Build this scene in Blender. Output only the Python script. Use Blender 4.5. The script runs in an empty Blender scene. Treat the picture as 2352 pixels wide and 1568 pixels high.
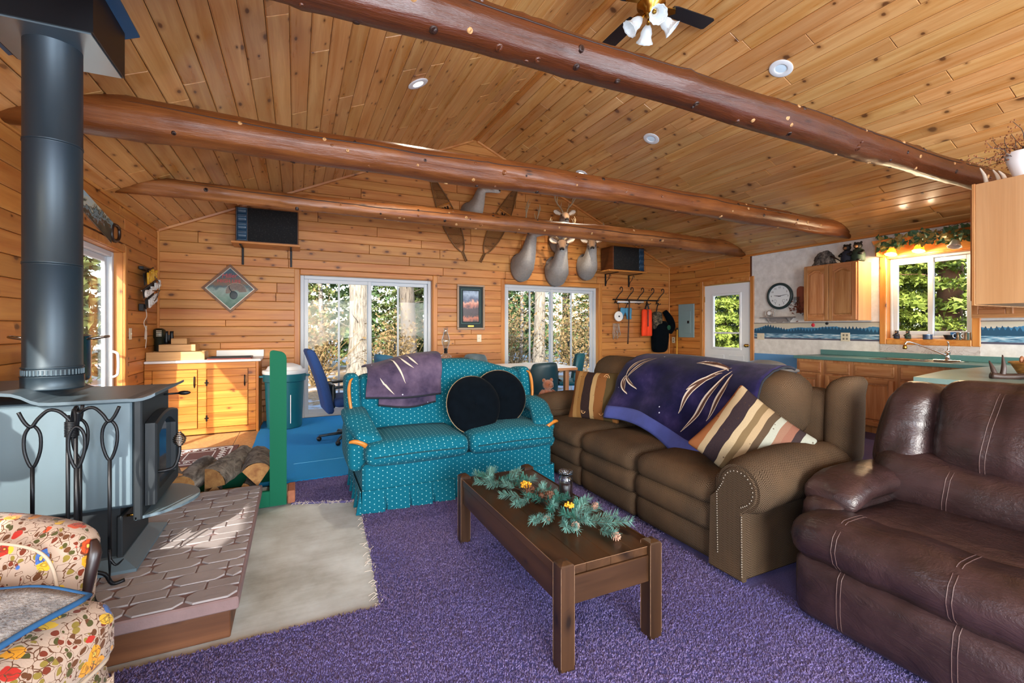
import bpy, math, random
import numpy as np
from mathutils import Vector, Matrix
random.seed(11); rng = np.random.default_rng(5)
S = bpy.context.scene; COL = S.collection
PI = math.pi
# ---------------------------------------------------------------- camera, sky, sun, daylight, exposure
cam = bpy.data.cameras.new('camera'); cam.lens = 16.0; cam.sensor_width = 36.0; cam.shift_y = -32/2352
cam.clip_start = .05
cam_o = bpy.data.objects.new('camera', cam); COL.objects.link(cam_o)
cam_o.location = (0, 0, 1.28); cam_o.rotation_euler = (PI/2, 0, -math.atan(496/1045))
S.camera = cam_o
vs = S.view_settings; vs.view_transform = 'Standard'; vs.look = 'None'; vs.gamma = 1; vs.use_curve_mapping = False
vs.exposure = 0.75
S.cycles.use_denoising = True
S.cycles.max_bounces = 6; S.cycles.diffuse_bounces = 4; S.cycles.glossy_bounces = 3; S.cycles.transparent_max_bounces = 10; S.cycles.adaptive_threshold = .05
S.cycles.sample_clamp_indirect = 6
w = bpy.data.worlds.new('sky'); S.world = w; w.use_nodes = True
wn = w.node_tree; bg = wn.nodes['Background']
sk = wn.nodes.new('ShaderNodeTexSky'); sk.sky_type = 'NISHITA'; sk.sun_disc = False
sk.sun_elevation = math.radians(27); sk.sun_rotation = math.radians(205); sk.air_density = 1.2; sk.dust_density = 1.5
wn.links.new(sk.outputs[0], bg.inputs[0]); bg.inputs[1].default_value = .52
def lamp(name, typ, loc, energy, col=(1, 1, 1), target=None, **k):
    d = bpy.data.lights.new(name, typ); d.energy = energy; d.color = col
    for a, b in k.items(): setattr(d, a, b)
    o = bpy.data.objects.new(name, d); COL.objects.link(o); o.location = loc
    if target is not None:
        o.rotation_euler = (Vector(target)-Vector(loc)).to_track_quat('-Z', 'Y').to_euler()
    return o
SUND = Vector((.50, 1, -.68))
lamp('sun', 'SUN', (0, 0, 12), 7.0, (1, .93, .82), target=Vector((0, 0, 12))+SUND, angle=.012)
# daylight entering the windows of the front wall and the left wall behind the camera
COOL = (.80, .90, 1.0)
lamp('daylight_front', 'AREA', (4.6, -2.5, 1.25), 185, COOL, target=(4.6, 5, 1.2), shape='RECTANGLE', size=2.4, size_y=1.9)
lamp('daylight_front', 'AREA', (.6, -2.5, 1.25), 210, COOL, target=(.6, 5, 1.2), shape='RECTANGLE', size=2.4, size_y=1.9)
lamp('daylight_left', 'AREA', (-1.50, -1.2, 1.4), 90, COOL, target=(3, -1.2, 1.3), shape='RECTANGLE', size=1.2, size_y=1.2)

# ---------------------------------------------------------------- helpers
def prop(o, label=None, cat=None, group=None, kind=None):
    if label: o['label'] = label
    if cat: o['category'] = cat
    if group: o['group'] = group
    if kind: o['kind'] = kind
    return o
def T(name, label, cat, loc=(0, 0, 0), rz=0, group=None, kind=None):
    o = bpy.data.objects.new(name, None); COL.objects.link(o); o.empty_display_size = .1
    o.location = loc; o.rotation_euler = (0, 0, rz)
    return prop(o, label, cat, group, kind)
def ST(name): return T(name, None, None, kind='structure')
def dup(o, loc=None, rz=None, label=None, par=None, sc=None):
    c = o.copy(); COL.objects.link(c); c.parent = par
    if loc is not None: c.location = loc
    if rz is not None: c.rotation_euler = (0, 0, rz)
    if label: c['label'] = label
    if sc: c.scale = (sc,)*3 if not hasattr(sc, '__len__') else sc
    for ch in list(o.children): dup(ch, par=c)
    return c
def rotz(a): return Matrix.Rotation(a, 4, 'Z')
def lerp(a, b, t): return a+(b-a)*t
def sst(a, b, x):
    t = min(1, max(0, (x-a)/(b-a))); return t*t*(3-2*t)

class MB:
    """collects shapes; build() links them as one mesh object"""
    def __init__(s, root=None):
        s.v = []; s.f = []; s.uv = []; s.M = None
        s.off = -Vector(root.location) if root is not None else None; s.root = root
    def add(s, vs, fs):
        b = len(s.v)
        if s.M is not None: vs = [s.M @ Vector(p) for p in vs]
        s.v.extend(tuple(p) for p in vs); s.f.extend(tuple(i+b for i in f) for f in fs)
        return s
    def box(s, x0, x1, y0, y1, z0, z1, b=0.0):
        if x0 > x1: x0, x1 = x1, x0
        if y0 > y1: y0, y1 = y1, y0
        if z0 > z1: z0, z1 = z1, z0
        if b <= 0:
            return s.add([(x0,y0,z0),(x1,y0,z0),(x1,y1,z0),(x0,y1,z0),(x0,y0,z1),(x1,y0,z1),(x1,y1,z1),(x0,y1,z1)],
                         [(3,2,1,0),(4,5,6,7),(0,1,5,4),(1,2,6,5),(2,3,7,6),(3,0,4,7)])
        b = min(b, (x1-x0)*.45, (y1-y0)*.45, (z1-z0)*.45)
        V = []; I = {}
        X = (x0, x1); Y = (y0, y1); Z = (z0, z1)
        for i in (0, 1):
            for j in (0, 1):
                for k in (0, 1):
                    for a in range(3):
                        d = [b if i == 0 else -b, b if j == 0 else -b, b if k == 0 else -b]; d[a] = 0
                        I[i, j, k, a] = len(V); V.append((X[i]+d[0], Y[j]+d[1], Z[k]+d[2]))
        F = []
        for a in range(3):
            o = [q for q in range(3) if q != a]
            for sd in (0, 1):
                q = []
                for p in ((0, 0), (1, 0), (1, 1), (0, 1)):
                    e = [0]*3; e[a] = sd; e[o[0]] = p[0]; e[o[1]] = p[1]; q.append(I[e[0], e[1], e[2], a])
                if (sd == 0) != (a == 1): q.reverse()
                F.append(tuple(q))
        for a in range(3):
            o = [q for q in range(3) if q != a]
            for p in ((0, 0), (1, 0), (0, 1), (1, 1)):
                e = [0]*3; e[o[0]] = p[0]; e[o[1]] = p[1]
                e0 = list(e); e1 = list(e); e1[a] = 1
                F.append((I[(*e0, o[0])], I[(*e1, o[0])], I[(*e1, o[1])], I[(*e0, o[1])]))
        for i in (0, 1):
            for j in (0, 1):
                for k in (0, 1): F.append((I[i,j,k,0], I[i,j,k,1], I[i,j,k,2]))
        return s.add(V, F)
    def loft(s, rings, caps=True, closed=True):
        n = len(rings[0]); V = [p for r in rings for p in r]; F = []
        for i in range(len(rings)-1):
            for j in range(n if closed else n-1):
                a = i*n+j; b = i*n+(j+1) % n; F.append((a, b, b+n, a+n))
        if caps and closed:
            F.append(tuple(range(n-1, -1, -1))); m = (len(rings)-1)*n; F.append(tuple(m+i for i in range(n)))
        return s.add(V, F)
    def tube(s, pts, r, n=8, caps=True, flat=1.0):
        P = [Vector(p) for p in pts]; R = list(r) if hasattr(r, '__len__') else [r]*len(P)
        if 3 <= len(P) <= 16 and n >= 5:      # Catmull-Rom: round the bends
            Q, W = [], []; cl = (P[0]-P[-1]).length < 1e-6
            for i in range(len(P)-1):
                a = P[i-1] if i else (P[-2] if cl else P[0]); b, c = P[i], P[i+1]; d = P[i+2] if i+2 < len(P) else (P[1] if cl else P[-1])
                for k in range(4):
                    t = k/4; Q.append(.5*((2*b)+(c-a)*t+(2*a-5*b+4*c-d)*t*t+(3*b-a-3*c+d)*t**3)); W.append(lerp(R[i], R[i+1], t))
            Q.append(P[-1]); W.append(R[-1]); P, R = Q, W
        rings = []; t0 = None; up = None
        for i, p in enumerate(P):
            t = (P[min(i+1, len(P)-1)]-P[max(i-1, 0)])
            if t.length < 1e-9: t = Vector((0, 0, 1))
            t.normalize()
            if up is None:
                up = Vector((0, 0, 1)) if abs(t.z) < .9 else Vector((1, 0, 0))
                up = (up-t*up.dot(t)).normalized()
            else:
                up = up-t*up.dot(t)
                up = up.normalized() if up.length > 1e-6 else t.orthogonal().normalized()
            sd = t.cross(up)
            rings.append([p+(up*math.cos(a)*flat+sd*math.sin(a))*R[i] for a in [2*PI*k/n for k in range(n)]])
        return s.loft(rings, caps)
    def lathe(s, prof, n=24, c=(0, 0, 0), axis='z', caps=True):
        rings = []
        for r, h in prof:
            ring = []
            for k in range(n):
                a = 2*PI*k/n; x, y = r*math.cos(a), r*math.sin(a)
                p = (x, y, h) if axis == 'z' else ((h, x, y) if axis == 'x' else (y, h, x))
                ring.append((p[0]+c[0], p[1]+c[1], p[2]+c[2]))
            rings.append(ring)
        return s.loft(rings, caps)
    def cyl(s, c, r, h, n=20, axis='z', b=0):
        pr = [(r, 0), (r, h)] if not b else [(r-b, 0), (r, b), (r, h-b), (r-b, h)]
        return s.lathe(pr, n, c, axis)
    def prism(s, poly, d0, d1, pl='xy', bev=0):
        def mp(a, b, d): return (a, b, d) if pl == 'xy' else ((a, d, b) if pl == 'xz' else (d, a, b))
        n = len(poly)
        if bev:
            cx = sum(p[0] for p in poly)/n; cy = sum(p[1] for p in poly)/n
            def ins(p):
                l = math.hypot(p[0]-cx, p[1]-cy) or 1; k = max(0, 1-bev/l); return (cx+(p[0]-cx)*k, cy+(p[1]-cy)*k)
            sg = 1 if d1 > d0 else -1
            return s.loft([[mp(*p, d0) for p in poly], [mp(*p, d1-sg*bev) for p in poly], [mp(*ins(p), d1) for p in poly]])
        return s.loft([[mp(*p, d0) for p in poly], [mp(*p, d1) for p in poly]])
    def ell(s, c, r, n=14, m=9):
        r = r if hasattr(r, '__len__') else (r, r, r)
        rings = []
        for i in range(m+1):
            t = PI*(.02+.96*i/m)
            rings.append([(c[0]+r[0]*math.sin(t)*math.cos(2*PI*k/n), c[1]+r[1]*math.sin(t)*math.sin(2*PI*k/n), c[2]-r[2]*math.cos(t)) for k in range(n)])
        return s.loft(rings)
    def grid(s, fn, nu, nv, th=0):
        """surface fn(u,v)->xyz for u,v in 0..1; th>0 closes it into a sheet of that thickness"""
        P = [[Vector(fn(i/nu, j/nv)) for j in range(nv+1)] for i in range(nu+1)]
        V = [p for r in P for p in r]; m = nv+1; F = []
        for i in range(nu):
            for j in range(nv): a = i*m+j; F.append((a, a+m, a+m+1, a+1))
        if th:
            W = []
            for i in range(nu+1):
                for j in range(nv+1):
                    du = P[min(i+1, nu)][j]-P[max(i-1, 0)][j]; dv = P[i][min(j+1, nv)]-P[i][max(j-1, 0)]
                    nn = du.cross(dv); nn = nn.normalized() if nn.length > 1e-12 else Vector((0, 0, 1))
                    W.append(P[i][j]-nn*th)
            k = len(V); V += W
            F += [tuple(k+q for q in reversed(f)) for f in F[:]]
            for i in range(nu):
                a, b = i*m, (i+1)*m; F.append((a, k+a, k+b, b)); a, b = i*m+nv, (i+1)*m+nv; F.append((a, b, k+b, k+a))
            for j in range(nv):
                a, b = j, j+1; F.append((a, b, k+b, k+a)); a, b = nu*m+j, nu*m+j+1; F.append((a, k+a, k+b, b))
        return s.add(V, F)
    def soft(s, c, sz, r=.05, n=8, puff=(0, 0, 0), fn=None, M=None):
        """upholstered block: rounded box, crowned faces, optional deform fn(p)->p in local coordinates"""
        a = [q/2 for q in sz]; r = min(r, *[q*.98 for q in a])
        ns = [max(3, min(26, int(round(n*q/max(a))))) for q in a]
        idx = {}; V = []; F = []
        def pt(i, j, k):
            key = (i, j, k)
            if key in idx: return idx[key]
            p = [(-1+2*q/m)*h for q, m, h in zip(key, ns, a)]
            # denser near the edges
            p = [h*math.sin(x/h*PI/2)*.5+x*.5 for x, h in zip(p, a)]
            q = [max(-(h-r), min(h-r, x)) for x, h in zip(p, a)]
            d = [x-y for x, y in zip(p, q)]; l = math.sqrt(sum(x*x for x in d))
            o = [y+(x/l*r if l > 0 else 0) for x, y in zip(d, q)]
            f = [1-min(1, abs(x)/h)**2.4 for x, h in zip(p, a)]
            o = [o[0]+puff[0]*f[1]*f[2]*(p[0]/a[0]), o[1]+puff[1]*f[0]*f[2]*(p[1]/a[1]), o[2]+puff[2]*f[0]*f[1]*(p[2]/a[2])]
            if fn: o = fn(Vector(o))
            o = Vector(o)
            if M is not None: o = M @ o
            idx[key] = len(V); V.append((o[0]+c[0], o[1]+c[1], o[2]+c[2])); return idx[key]
        A, B, C = ns
        for i in range(A):
            for j in range(B):
                F.append((pt(i,j,0), pt(i,j+1,0), pt(i+1,j+1,0), pt(i+1,j,0))); F.append((pt(i,j,C), pt(i+1,j,C), pt(i+1,j+1,C), pt(i,j+1,C)))
        for i in range(A):
            for k in range(C):
                F.append((pt(i,0,k), pt(i+1,0,k), pt(i+1,0,k+1), pt(i,0,k+1))); F.append((pt(i,B,k), pt(i,B,k+1), pt(i+1,B,k+1), pt(i+1,B,k)))
        for j in range(B):
            for k in range(C):
                F.append((pt(0,j,k), pt(0,j,k+1), pt(0,j+1,k+1), pt(0,j+1,k))); F.append((pt(A,j,k), pt(A,j+1,k), pt(A,j+1,k+1), pt(A,j,k+1)))
        return s.add(V, F)
    def build(s, name, mat, par=None, smooth=False, label=None, kind=None, uv=True, auto=None):
        par = par if par is not None else s.root
        v = s.v
        if s.off is not None: v = [(p[0]+s.off[0], p[1]+s.off[1], p[2]+s.off[2]) for p in v]
        me = bpy.data.meshes.new(name); me.from_pydata(v, [], s.f); me.update()
        me.materials.append(mat)
        if uv and len(me.loops):
            co = np.empty(len(me.vertices)*3, np.float32); me.vertices.foreach_get('co', co); co = co.reshape(-1, 3)
            li = np.empty(len(me.loops), np.int32); me.loops.foreach_get('vertex_index', li)
            nr = np.empty(len(me.polygons)*3, np.float32); me.polygons.foreach_get('normal', nr); nr = np.abs(nr.reshape(-1, 3))
            lt = np.empty(len(me.polygons), np.int32); me.polygons.foreach_get('loop_total', lt)
            ax = np.repeat(nr.argmax(1), lt); p = co[li]
            u = np.where(ax == 0, p[:, 1], p[:, 0]); q = np.where(ax == 2, p[:, 1], p[:, 2])
            me.uv_layers.new(name='UVMap').data.foreach_set('uv', np.stack([u, q], 1).astype(np.float32).ravel())
        if smooth:
            me.polygons.foreach_set('use_smooth', np.ones(len(me.polygons), bool))
            if auto is not None:
                try: me.set_sharp_from_angle(angle=math.radians(auto))
                except Exception: pass
        o = bpy.data.objects.new(name, me); COL.objects.link(o)
        if par is not None: o.parent = par
        if label: o['label'] = label
        if kind: o['kind'] = kind
        return o
def sub(m, par, *a, **k):
    """build a sub-part under a part (same local frame as the thing)"""
    return m.build(*a, par=par, **k)

# ---------------------------------------------------------------- material helpers
def lin(c):
    if isinstance(c, str):
        c = c.lstrip('#'); c = [int(c[i:i+2], 16)/255 for i in (0, 2, 4)]
        c = [x/12.92 if x <= .04045 else ((x+.055)/1.055)**2.4 for x in c]
    return (c[0], c[1], c[2], 1)
class N:
    def __init__(s, name, rough=.5, metal=0, spec=.5, coat=0, crough=.1, sheen=0):
        s.m = bpy.data.materials.new(name); s.m.use_nodes = True; s.t = s.m.node_tree; s.b = s.t.nodes['Principled BSDF']
        s.b.inputs['Roughness'].default_value = rough; s.b.inputs['Metallic'].default_value = metal
        s.b.inputs['Specular IOR Level'].default_value = spec
        if coat: s.b.inputs['Coat Weight'].default_value = coat; s.b.inputs['Coat Roughness'].default_value = crough
        if sheen: s.b.inputs['Sheen Weight'].default_value = sheen
        s.out = s.t.nodes['Material Output']
    def set(s, sock, v):
        if isinstance(v, bpy.types.NodeSocket): s.t.links.new(v, sock)
        elif isinstance(v, str) or (hasattr(v, '__len__') and len(v) == 3 and sock.type == 'RGBA'): sock.default_value = lin(v)
        else: sock.default_value = v
    def n(s, typ, ins=(), out=0, **props):
        nd = s.t.nodes.new('ShaderNode'+typ)
        for k, v in props.items(): setattr(nd, k, v)
        it = ins.items() if isinstance(ins, dict) else enumerate(ins)
        for k, v in it:
            if v is not None: s.set(nd.inputs[k], v)
        return nd.outputs[out]
    def obj(s): return s.n('TexCoord', out=3)
    def uv(s): return s.n('TexCoord', out=2)
    def gen(s): return s.n('TexCoord', out=0)
    def rnd(s): return s.n('ObjectInfo', out='Random')
    def map(s, v, sc=(1, 1, 1), loc=(0, 0, 0), rot=(0, 0, 0)): return s.n('Mapping', {0: v, 1: loc, 2: rot, 3: sc})
    def noise(s, v, sc=5, det=3, rough=.5, dist=0): return s.n('TexNoise', {'Vector': v, 'Scale': sc, 'Detail': det, 'Roughness': rough, 'Distortion': dist})
    def vor(s, v, sc=5, out=0, feat='F1', rand=1): return s.n('TexVoronoi', {'Vector': v, 'Scale': sc, 'Randomness': rand}, out=out, feature=feat)
    def wave(s, v, sc=5, dist=0, det=2, typ='BANDS', d='X', ds=1): return s.n('TexWave', {'Vector': v, 'Scale': sc, 'Distortion': dist, 'Detail': det, 'Detail Scale': ds}, out=1, wave_type=typ, bands_direction=d)
    def math(s, op, a, b=None, c=None, clamp=False): return s.n('Math', [a, b, c], operation=op, use_clamp=clamp)
    def vm(s, op, a, b=None): return s.n('VectorMath', [a, b], operation=op)
    def mix(s, f, a, b, typ='MIX'):
        nd = s.t.nodes.new('ShaderNodeMix'); nd.data_type = 'RGBA'; nd.blend_type = typ
        s.set(nd.inputs[0], f); s.set(nd.inputs[6], a); s.set(nd.inputs[7], b); return nd.outputs[2]
    def ramp(s, f, st, interp='LINEAR'):
        nd = s.t.nodes.new('ShaderNodeValToRGB'); r = nd.color_ramp; r.interpolation = interp
        while len(r.elements) < len(st): r.elements.new(.5)
        for e, (p, c) in zip(r.elements, st): e.position = p; e.color = lin(c) if not isinstance(c, (int, float)) else (c, c, c, 1)
        s.set(nd.inputs[0], f); return nd.outputs[0]
    def sep(s, v):
        nd = s.t.nodes.new('ShaderNodeSeparateXYZ'); s.set(nd.inputs[0], v); return nd.outputs
    def comb(s, x=0, y=0, z=0): return s.n('CombineXYZ', [x, y, z])
    def bump(s, h, st=.3, d=.01): s.set(s.b.inputs['Normal'], s.n('Bump', {'Strength': st, 'Distance': d, 'Height': h})); return s
    def col(s, c): s.set(s.b.inputs['Base Color'], c); return s
    def ro(s, c): s.set(s.b.inputs['Roughness'], c); return s
    def emit(s, c, st): s.set(s.b.inputs['Emission Color'], c); s.b.inputs['Emission Strength'].default_value = st; return s
def plain(name, c, rough=.5, metal=0, var=.12, sc=8, bump=0, **k):
    q = N(name, rough, metal, **k); o = q.obj(); nz = q.noise(o, sc, 4)
    c = lin(c); q.col(q.mix(nz, [x*(1-var) for x in c[:3]], [min(1, x*(1+var)) for x in c[:3]]))
    if bump: q.bump(q.noise(o, sc*6, 3), bump, .004)
    return q.m
AX = {'x': (1, 0, 0), 'y': (0, 1, 0), 'z': (0, 0, 1)}
def wood(name, axis, dark, lightc, rough=.4, knots=1.0, kcol='#3a1c0c', grain=1.0, coat=.0, hue=None, rstr=.5, plank=True):
    q = N(name, rough, coat=coat, crough=.15, spec=.4); o = q.obj()
    r = q.rnd() if plank else .37
    o2 = q.vm('ADD', o, q.comb(q.math('MULTIPLY', r, 37.0), q.math('MULTIPLY', r, 61.0), q.math('MULTIPLY', r, 23.0))) if plank else o
    al = AX[axis]; st = [(.8 if a else 13.0)*grain for a in al]
    g = q.noise(q.map(o2, st), 1.0, 5, .6, .8)
    fine = q.noise(q.map(o2, [(3.0 if a else 110.0) for a in al]), 1.0, 3, .6)
    c = q.mix(q.ramp(g, [(.32, 0.), (.68, 1.)]), dark, lightc)
    c = q.mix(q.math('MULTIPLY', fine, .32), c, q.mix(.55, dark, (0.02, .01, .0)), 'MIX')
    if plank:
        v = q.math('MULTIPLY_ADD', q.math('FRACT', q.math('MULTIPLY', r, 7.13)), rstr, 1-rstr*.5)
        c = q.mix(1.0, c, q.comb(v, q.math('MULTIPLY', v, q.math('MULTIPLY_ADD', r, .10, .95)), v), 'MULTIPLY')
    if knots:
        s3 = q.sep(o2); oth = [s3[i] for i in range(3) if not al[i]]; alg = [s3[i] for i in range(3) if al[i]][0]
        kv = q.comb(q.math('MULTIPLY', alg, 4.2), q.math('MULTIPLY', q.math('ADD', oth[0], oth[1]), 7.5), 0)
        def v2(out): return q.n('TexVoronoi', {'Vector': q.vm('ADD', kv, q.map(q.noise(o2, 14, 2), (.10,)*3)) if out == 0 else kv, 'Scale': 1.0}, out=out, voronoi_dimensions='2D')
        kd = v2(0)
        kc = q.sep(v2(1)); pick = q.math('GREATER_THAN', kc[0], 1-.42*knots); kd = q.math('MULTIPLY', kd, q.math('MULTIPLY_ADD', kc[1], 1.5, .75))
        k = q.math('MULTIPLY', q.ramp(kd, [(.07, 1.), (.13, 0.)]), pick)
        halo = q.math('MULTIPLY', q.ramp(kd, [(.12, .55), (.30, 0.)]), pick)
        c = q.mix(halo, c, q.mix(.5, dark, kcol)); c = q.mix(q.math('MULTIPLY', k, .8), c, kcol)
    q.col(c); q.ro(q.math('MULTIPLY_ADD', g, .18, rough-.09)); q.bump(fine, .08, .002)
    return q.m
def glass(name, tint=(1, 1, 1), refl=.10, edge=.5, pw=2.5):
    q = N(name); t = q.t; tr = t.nodes.new('ShaderNodeBsdfTransparent'); tr.inputs[0].default_value = (*tint, 1)
    gl = t.nodes.new('ShaderNodeBsdfGlossy'); gl.inputs['Roughness'].default_value = .02; gl.inputs[0].default_value = (.95, .97, 1, 1)
    fr = t.nodes.new('ShaderNodeLayerWeight'); fr.inputs[0].default_value = .35
    f = q.math('MULTIPLY_ADD', q.math('POWER', fr.outputs[1], pw), edge, refl*.06, clamp=True)
    mx = t.nodes.new('ShaderNodeMixShader'); t.links.new(f, mx.inputs[0]); t.links.new(tr.outputs[0], mx.inputs[1]); t.links.new(gl.outputs[0], mx.inputs[2])
    t.links.new(mx.outputs[0], q.out.inputs[0]); return q.m
# ---------------------------------------------------------------- materials
pine_c = wood('pine_ceiling', 'y', '#c1803f', '#dfad70', .30, 1.0, '#4a2410', rstr=.22, coat=.25)
pine_x = wood('pine_wall_back', 'x', '#ad672f', '#cf9350', .42, 1.0, '#45200d', rstr=.3)
pine_y = wood('pine_wall_side', 'y', '#ad6328', '#cf8d48', .42, 1.0, '#45200d', rstr=.3)
trim_x = wood('pine_trim_x', 'x', '#b56a2b', '#d69650', .4, .15, rstr=.15)
trim_y = wood('pine_trim_y', 'y', '#b56a2b', '#d69650', .4, .15, rstr=.15)
trim_z = wood('pine_trim_z', 'z', '#b56a2b', '#d69650', .4, .25, rstr=.15)
def log_mat(name, a, b, rough):
    q = N(name, rough, spec=.45, coat=.18, crough=.25); o = q.obj()
    g = q.noise(q.map(o, (1.2, 16, 16)), 1, 5, .65, .6); big = q.noise(q.map(o, (2, 5, 5)), 1.3, 3)
    c = q.mix(q.ramp(g, [(.3, 0.), (.7, 1.)]), a, b); c = q.mix(q.ramp(big, [(.42, 0.), (.7, .65)]), c, '#5a2a10')
    kd = q.vor(q.map(o, (2.6, 9, 9)), 1.0); c = q.mix(q.ramp(kd, [(.05, .85), (.13, 0.)]), c, '#2c1408')
    fn = q.noise(q.map(o, (9, 60, 60)), 1, 4, .7); c = q.mix(q.math('MULTIPLY', fn, .35), c, '#3a1a0a'); q.col(c); q.bump(q.math('ADD', q.math('ADD', g, big), q.math('MULTIPLY', fn, .6)), .55, .012); return q.m
log_far = log_mat('log_honey', '#84481f', '#b0723c', .42)
log_mid = log_mat('log_amber', '#6a3614', '#965828', .40)
log_near = log_mat('log_redbrown', '#3a1a09', '#602f12', .38)
knot_d = plain('knot_dark', '#2a1309', .5, var=.4, sc=60); knot_p = plain('knot_pale', '#b98a58', .5, var=.4, sc=60)
dark_gap = plain('groove_shadow', '#5a2f14', .8)
q = N('concrete', .55); o = q.obj(); a = q.noise(o, 2.2, 6, .6); b = q.noise(q.map(o, (1.5, 22, 1)), 2, 4)
q.col(q.mix(q.ramp(q.math('ADD', q.math('MULTIPLY', a, .9), q.math('MULTIPLY', b, .1)), [(.35, 0.), (.65, 1.)]), '#979890', '#cdd5d4')); q.bump(a, .15, .01); concrete = q.m
q = N('plywood', .6); o = q.obj(); a = q.noise(o, 30, 5, .7); b = q.noise(o, 3, 4)
c = q.mix(q.ramp(a, [(.35, 0.), (.7, 1.)]), '#a2713f', '#c99a63'); c = q.mix(q.ramp(b, [(.45, 0.), (.7, .5)]), c, '#8c6a4c'); q.col(c); plywood = q.m
def carpet_m(name, a, b, c3=None):
    q = N(name, .95, spec=.05, sheen=.06); o = q.obj(); n1 = q.noise(o, 260, 2, .7); n2 = q.noise(o, 1.3, 3)
    c = q.mix(q.ramp(n1, [(.3, 0.), (.72, 1.)]), a, b)
    if c3: c = q.mix(q.ramp(n2, [(.4, 0.), (.65, .6)]), c, c3)
    q.col(c); q.bump(n1, .6, .01); return q.m
purple = carpet_m('purple_carpet', '#3d345e', '#6a5f92', '#40447c')
blue_c = carpet_m('blue_carpet', '#1074b4', '#2a9cda', '#1886c6')
q = N('tuft', .95, spec=.05, sheen=.08); o = q.obj(); n1 = q.noise(o, 90, 2, .7); n2 = q.noise(o, 1.1, 3); sx = q.sep(o)
c = q.mix(q.ramp(n1, [(.3, 0.), (.7, 1.)]), '#473c69', '#8d80b2')
c = q.mix(q.ramp(n2, [(.38, 0.), (.66, .45)]), c, '#464b94'); q.col(c); tuft = q.m
white_vinyl = plain('white_vinyl', '#c2c8ce', .35, var=.03)
white_paint = plain('white_paint', '#e4e7ea', .4, var=.03)
pane = glass('window_glass', (.97, .98, .99), .08, .35)
clear = glass('clear_glass', (.88, .92, .94), .7, .7, 1.7)
q = N('wallpaper', .75); o = q.obj(); a = q.noise(q.map(o, (1, 1.5, 1.5)), 7, 4, .6); b = q.noise(o, 40, 2)
q.col(q.mix(q.ramp(a, [(.35, 0.), (.68, 1.)]), '#cdc9c4', '#e2dfdb')); wallpaper = q.m
blue_wall = plain('blue_wall', '#5f93c4', .6, var=.06, sc=3)
steel_blue = plain('stove_steel', '#4d5c66', .42, .35, var=.08, sc=3)
stove_pan = plain('stove_panel', '#5f7079', .45, .2, var=.06, sc=2)
stove_dk = plain('stove_cast_iron', '#23282c', .5, .3, var=.15, sc=10)
pipe_m = plain('pipe_enamel', '#2a3740', .42, .4, var=.1, sc=2)
blackm = plain('black_iron', '#14161a', .42, .5, var=.2)
blackp = plain('black_plastic', '#121418', .45, var=.2)
chrome = plain('chrome', '#c9cdd0', .16, 1, var=.05)
steel = plain('brushed_steel', '#9a948c', .26, 1, var=.12, sc=4)
brass = plain('brass', '#b3863c', .25, 1, var=.1)
white_pl = plain('white_plastic', '#e6e8ea', .35, var=.03)
cream_pl = plain('cream_plastic', '#d9cdb4', .45, var=.05)
oak = lambda ax, nm='oak_': wood(nm+ax, ax, '#a5683a', '#cb9462', .42, 0, grain=1.6, rstr=.25)
oak_x, oak_y, oak_z = oak('x'), oak('y'), oak('z')
ply_pan = wood('birch_ply_panel', 'z', '#bd8c5c', '#d0a272', .5, .08, grain=.55, plank=False)
counter_g = plain('green_laminate', '#4f7a78', .35, var=.1, sc=60)
green_p = plain('green_paint', '#0a5a40', .65, var=.08, sc=3, spec=.15)
table_w = wood('walnut_stain_y', 'y', '#28180c', '#4a2f1b', .34, .5, '#140a05', rstr=.2)
table_z = wood('walnut_stain_z', 'z', '#24150b', '#432a18', .38, .3, '#140a05', rstr=.2)
table_x = wood('walnut_stain_x', 'x', '#24150b', '#432a18', .36, .6, '#140a05', rstr=.2)
honey_w = plain('carved_oak', '#b9742a', .35, var=.3, sc=30)
teal_pl = plain('teal_plastic', '#12606e', .4, var=.06)
paver_m = plain('paver', '#8f8786', .75, var=.2, sc=9, bump=.3)
paver_b = plain('paver_base', '#7a6260', .85, var=.25, sc=12, bump=.3)
def dots(name, base, base2, dot, du=.030, dv=.036, r=.0035):
    q = N(name, .9, spec=.08, sheen=.03); u = q.uv(); x, y, z = q.sep(u)
    def fr(a, d, off=0): return q.math('MULTIPLY', q.math('SUBTRACT', q.math('FRACT', q.math('ADD', q.math('DIVIDE', a, d), off)), .5), d)
    colid = q.math('FLOOR', q.math('DIVIDE', x, du)); odd = q.math('MULTIPLY', q.math('FRACT', q.math('MULTIPLY', colid, .5)), 1.0)
    dx = fr(x, du); dy = q.math('MULTIPLY', q.math('SUBTRACT', q.math('FRACT', q.math('ADD', q.math('DIVIDE', y, dv), odd)), .5), dv)
    d = q.math('SQRT', q.math('ADD', q.math('MULTIPLY', dx, dx), q.math('MULTIPLY', dy, dy)))
    m = q.math('LESS_THAN', d, r); n1 = q.noise(u, 300, 2); n2 = q.noise(q.obj(), 4, 2)
    st = q.wave(u, 34, 0, 0)
    c = q.mix(q.math('MULTIPLY_ADD', n1, .5, q.math('MULTIPLY', st, .35)), base, base2); c = q.mix(m, c, dot)
    q.col(c); q.bump(n1, .25, .003); return q.m
teal_f = dots('teal_dot_fabric', '#0a4a5c', '#127086', '#8cc4c6')
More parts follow.
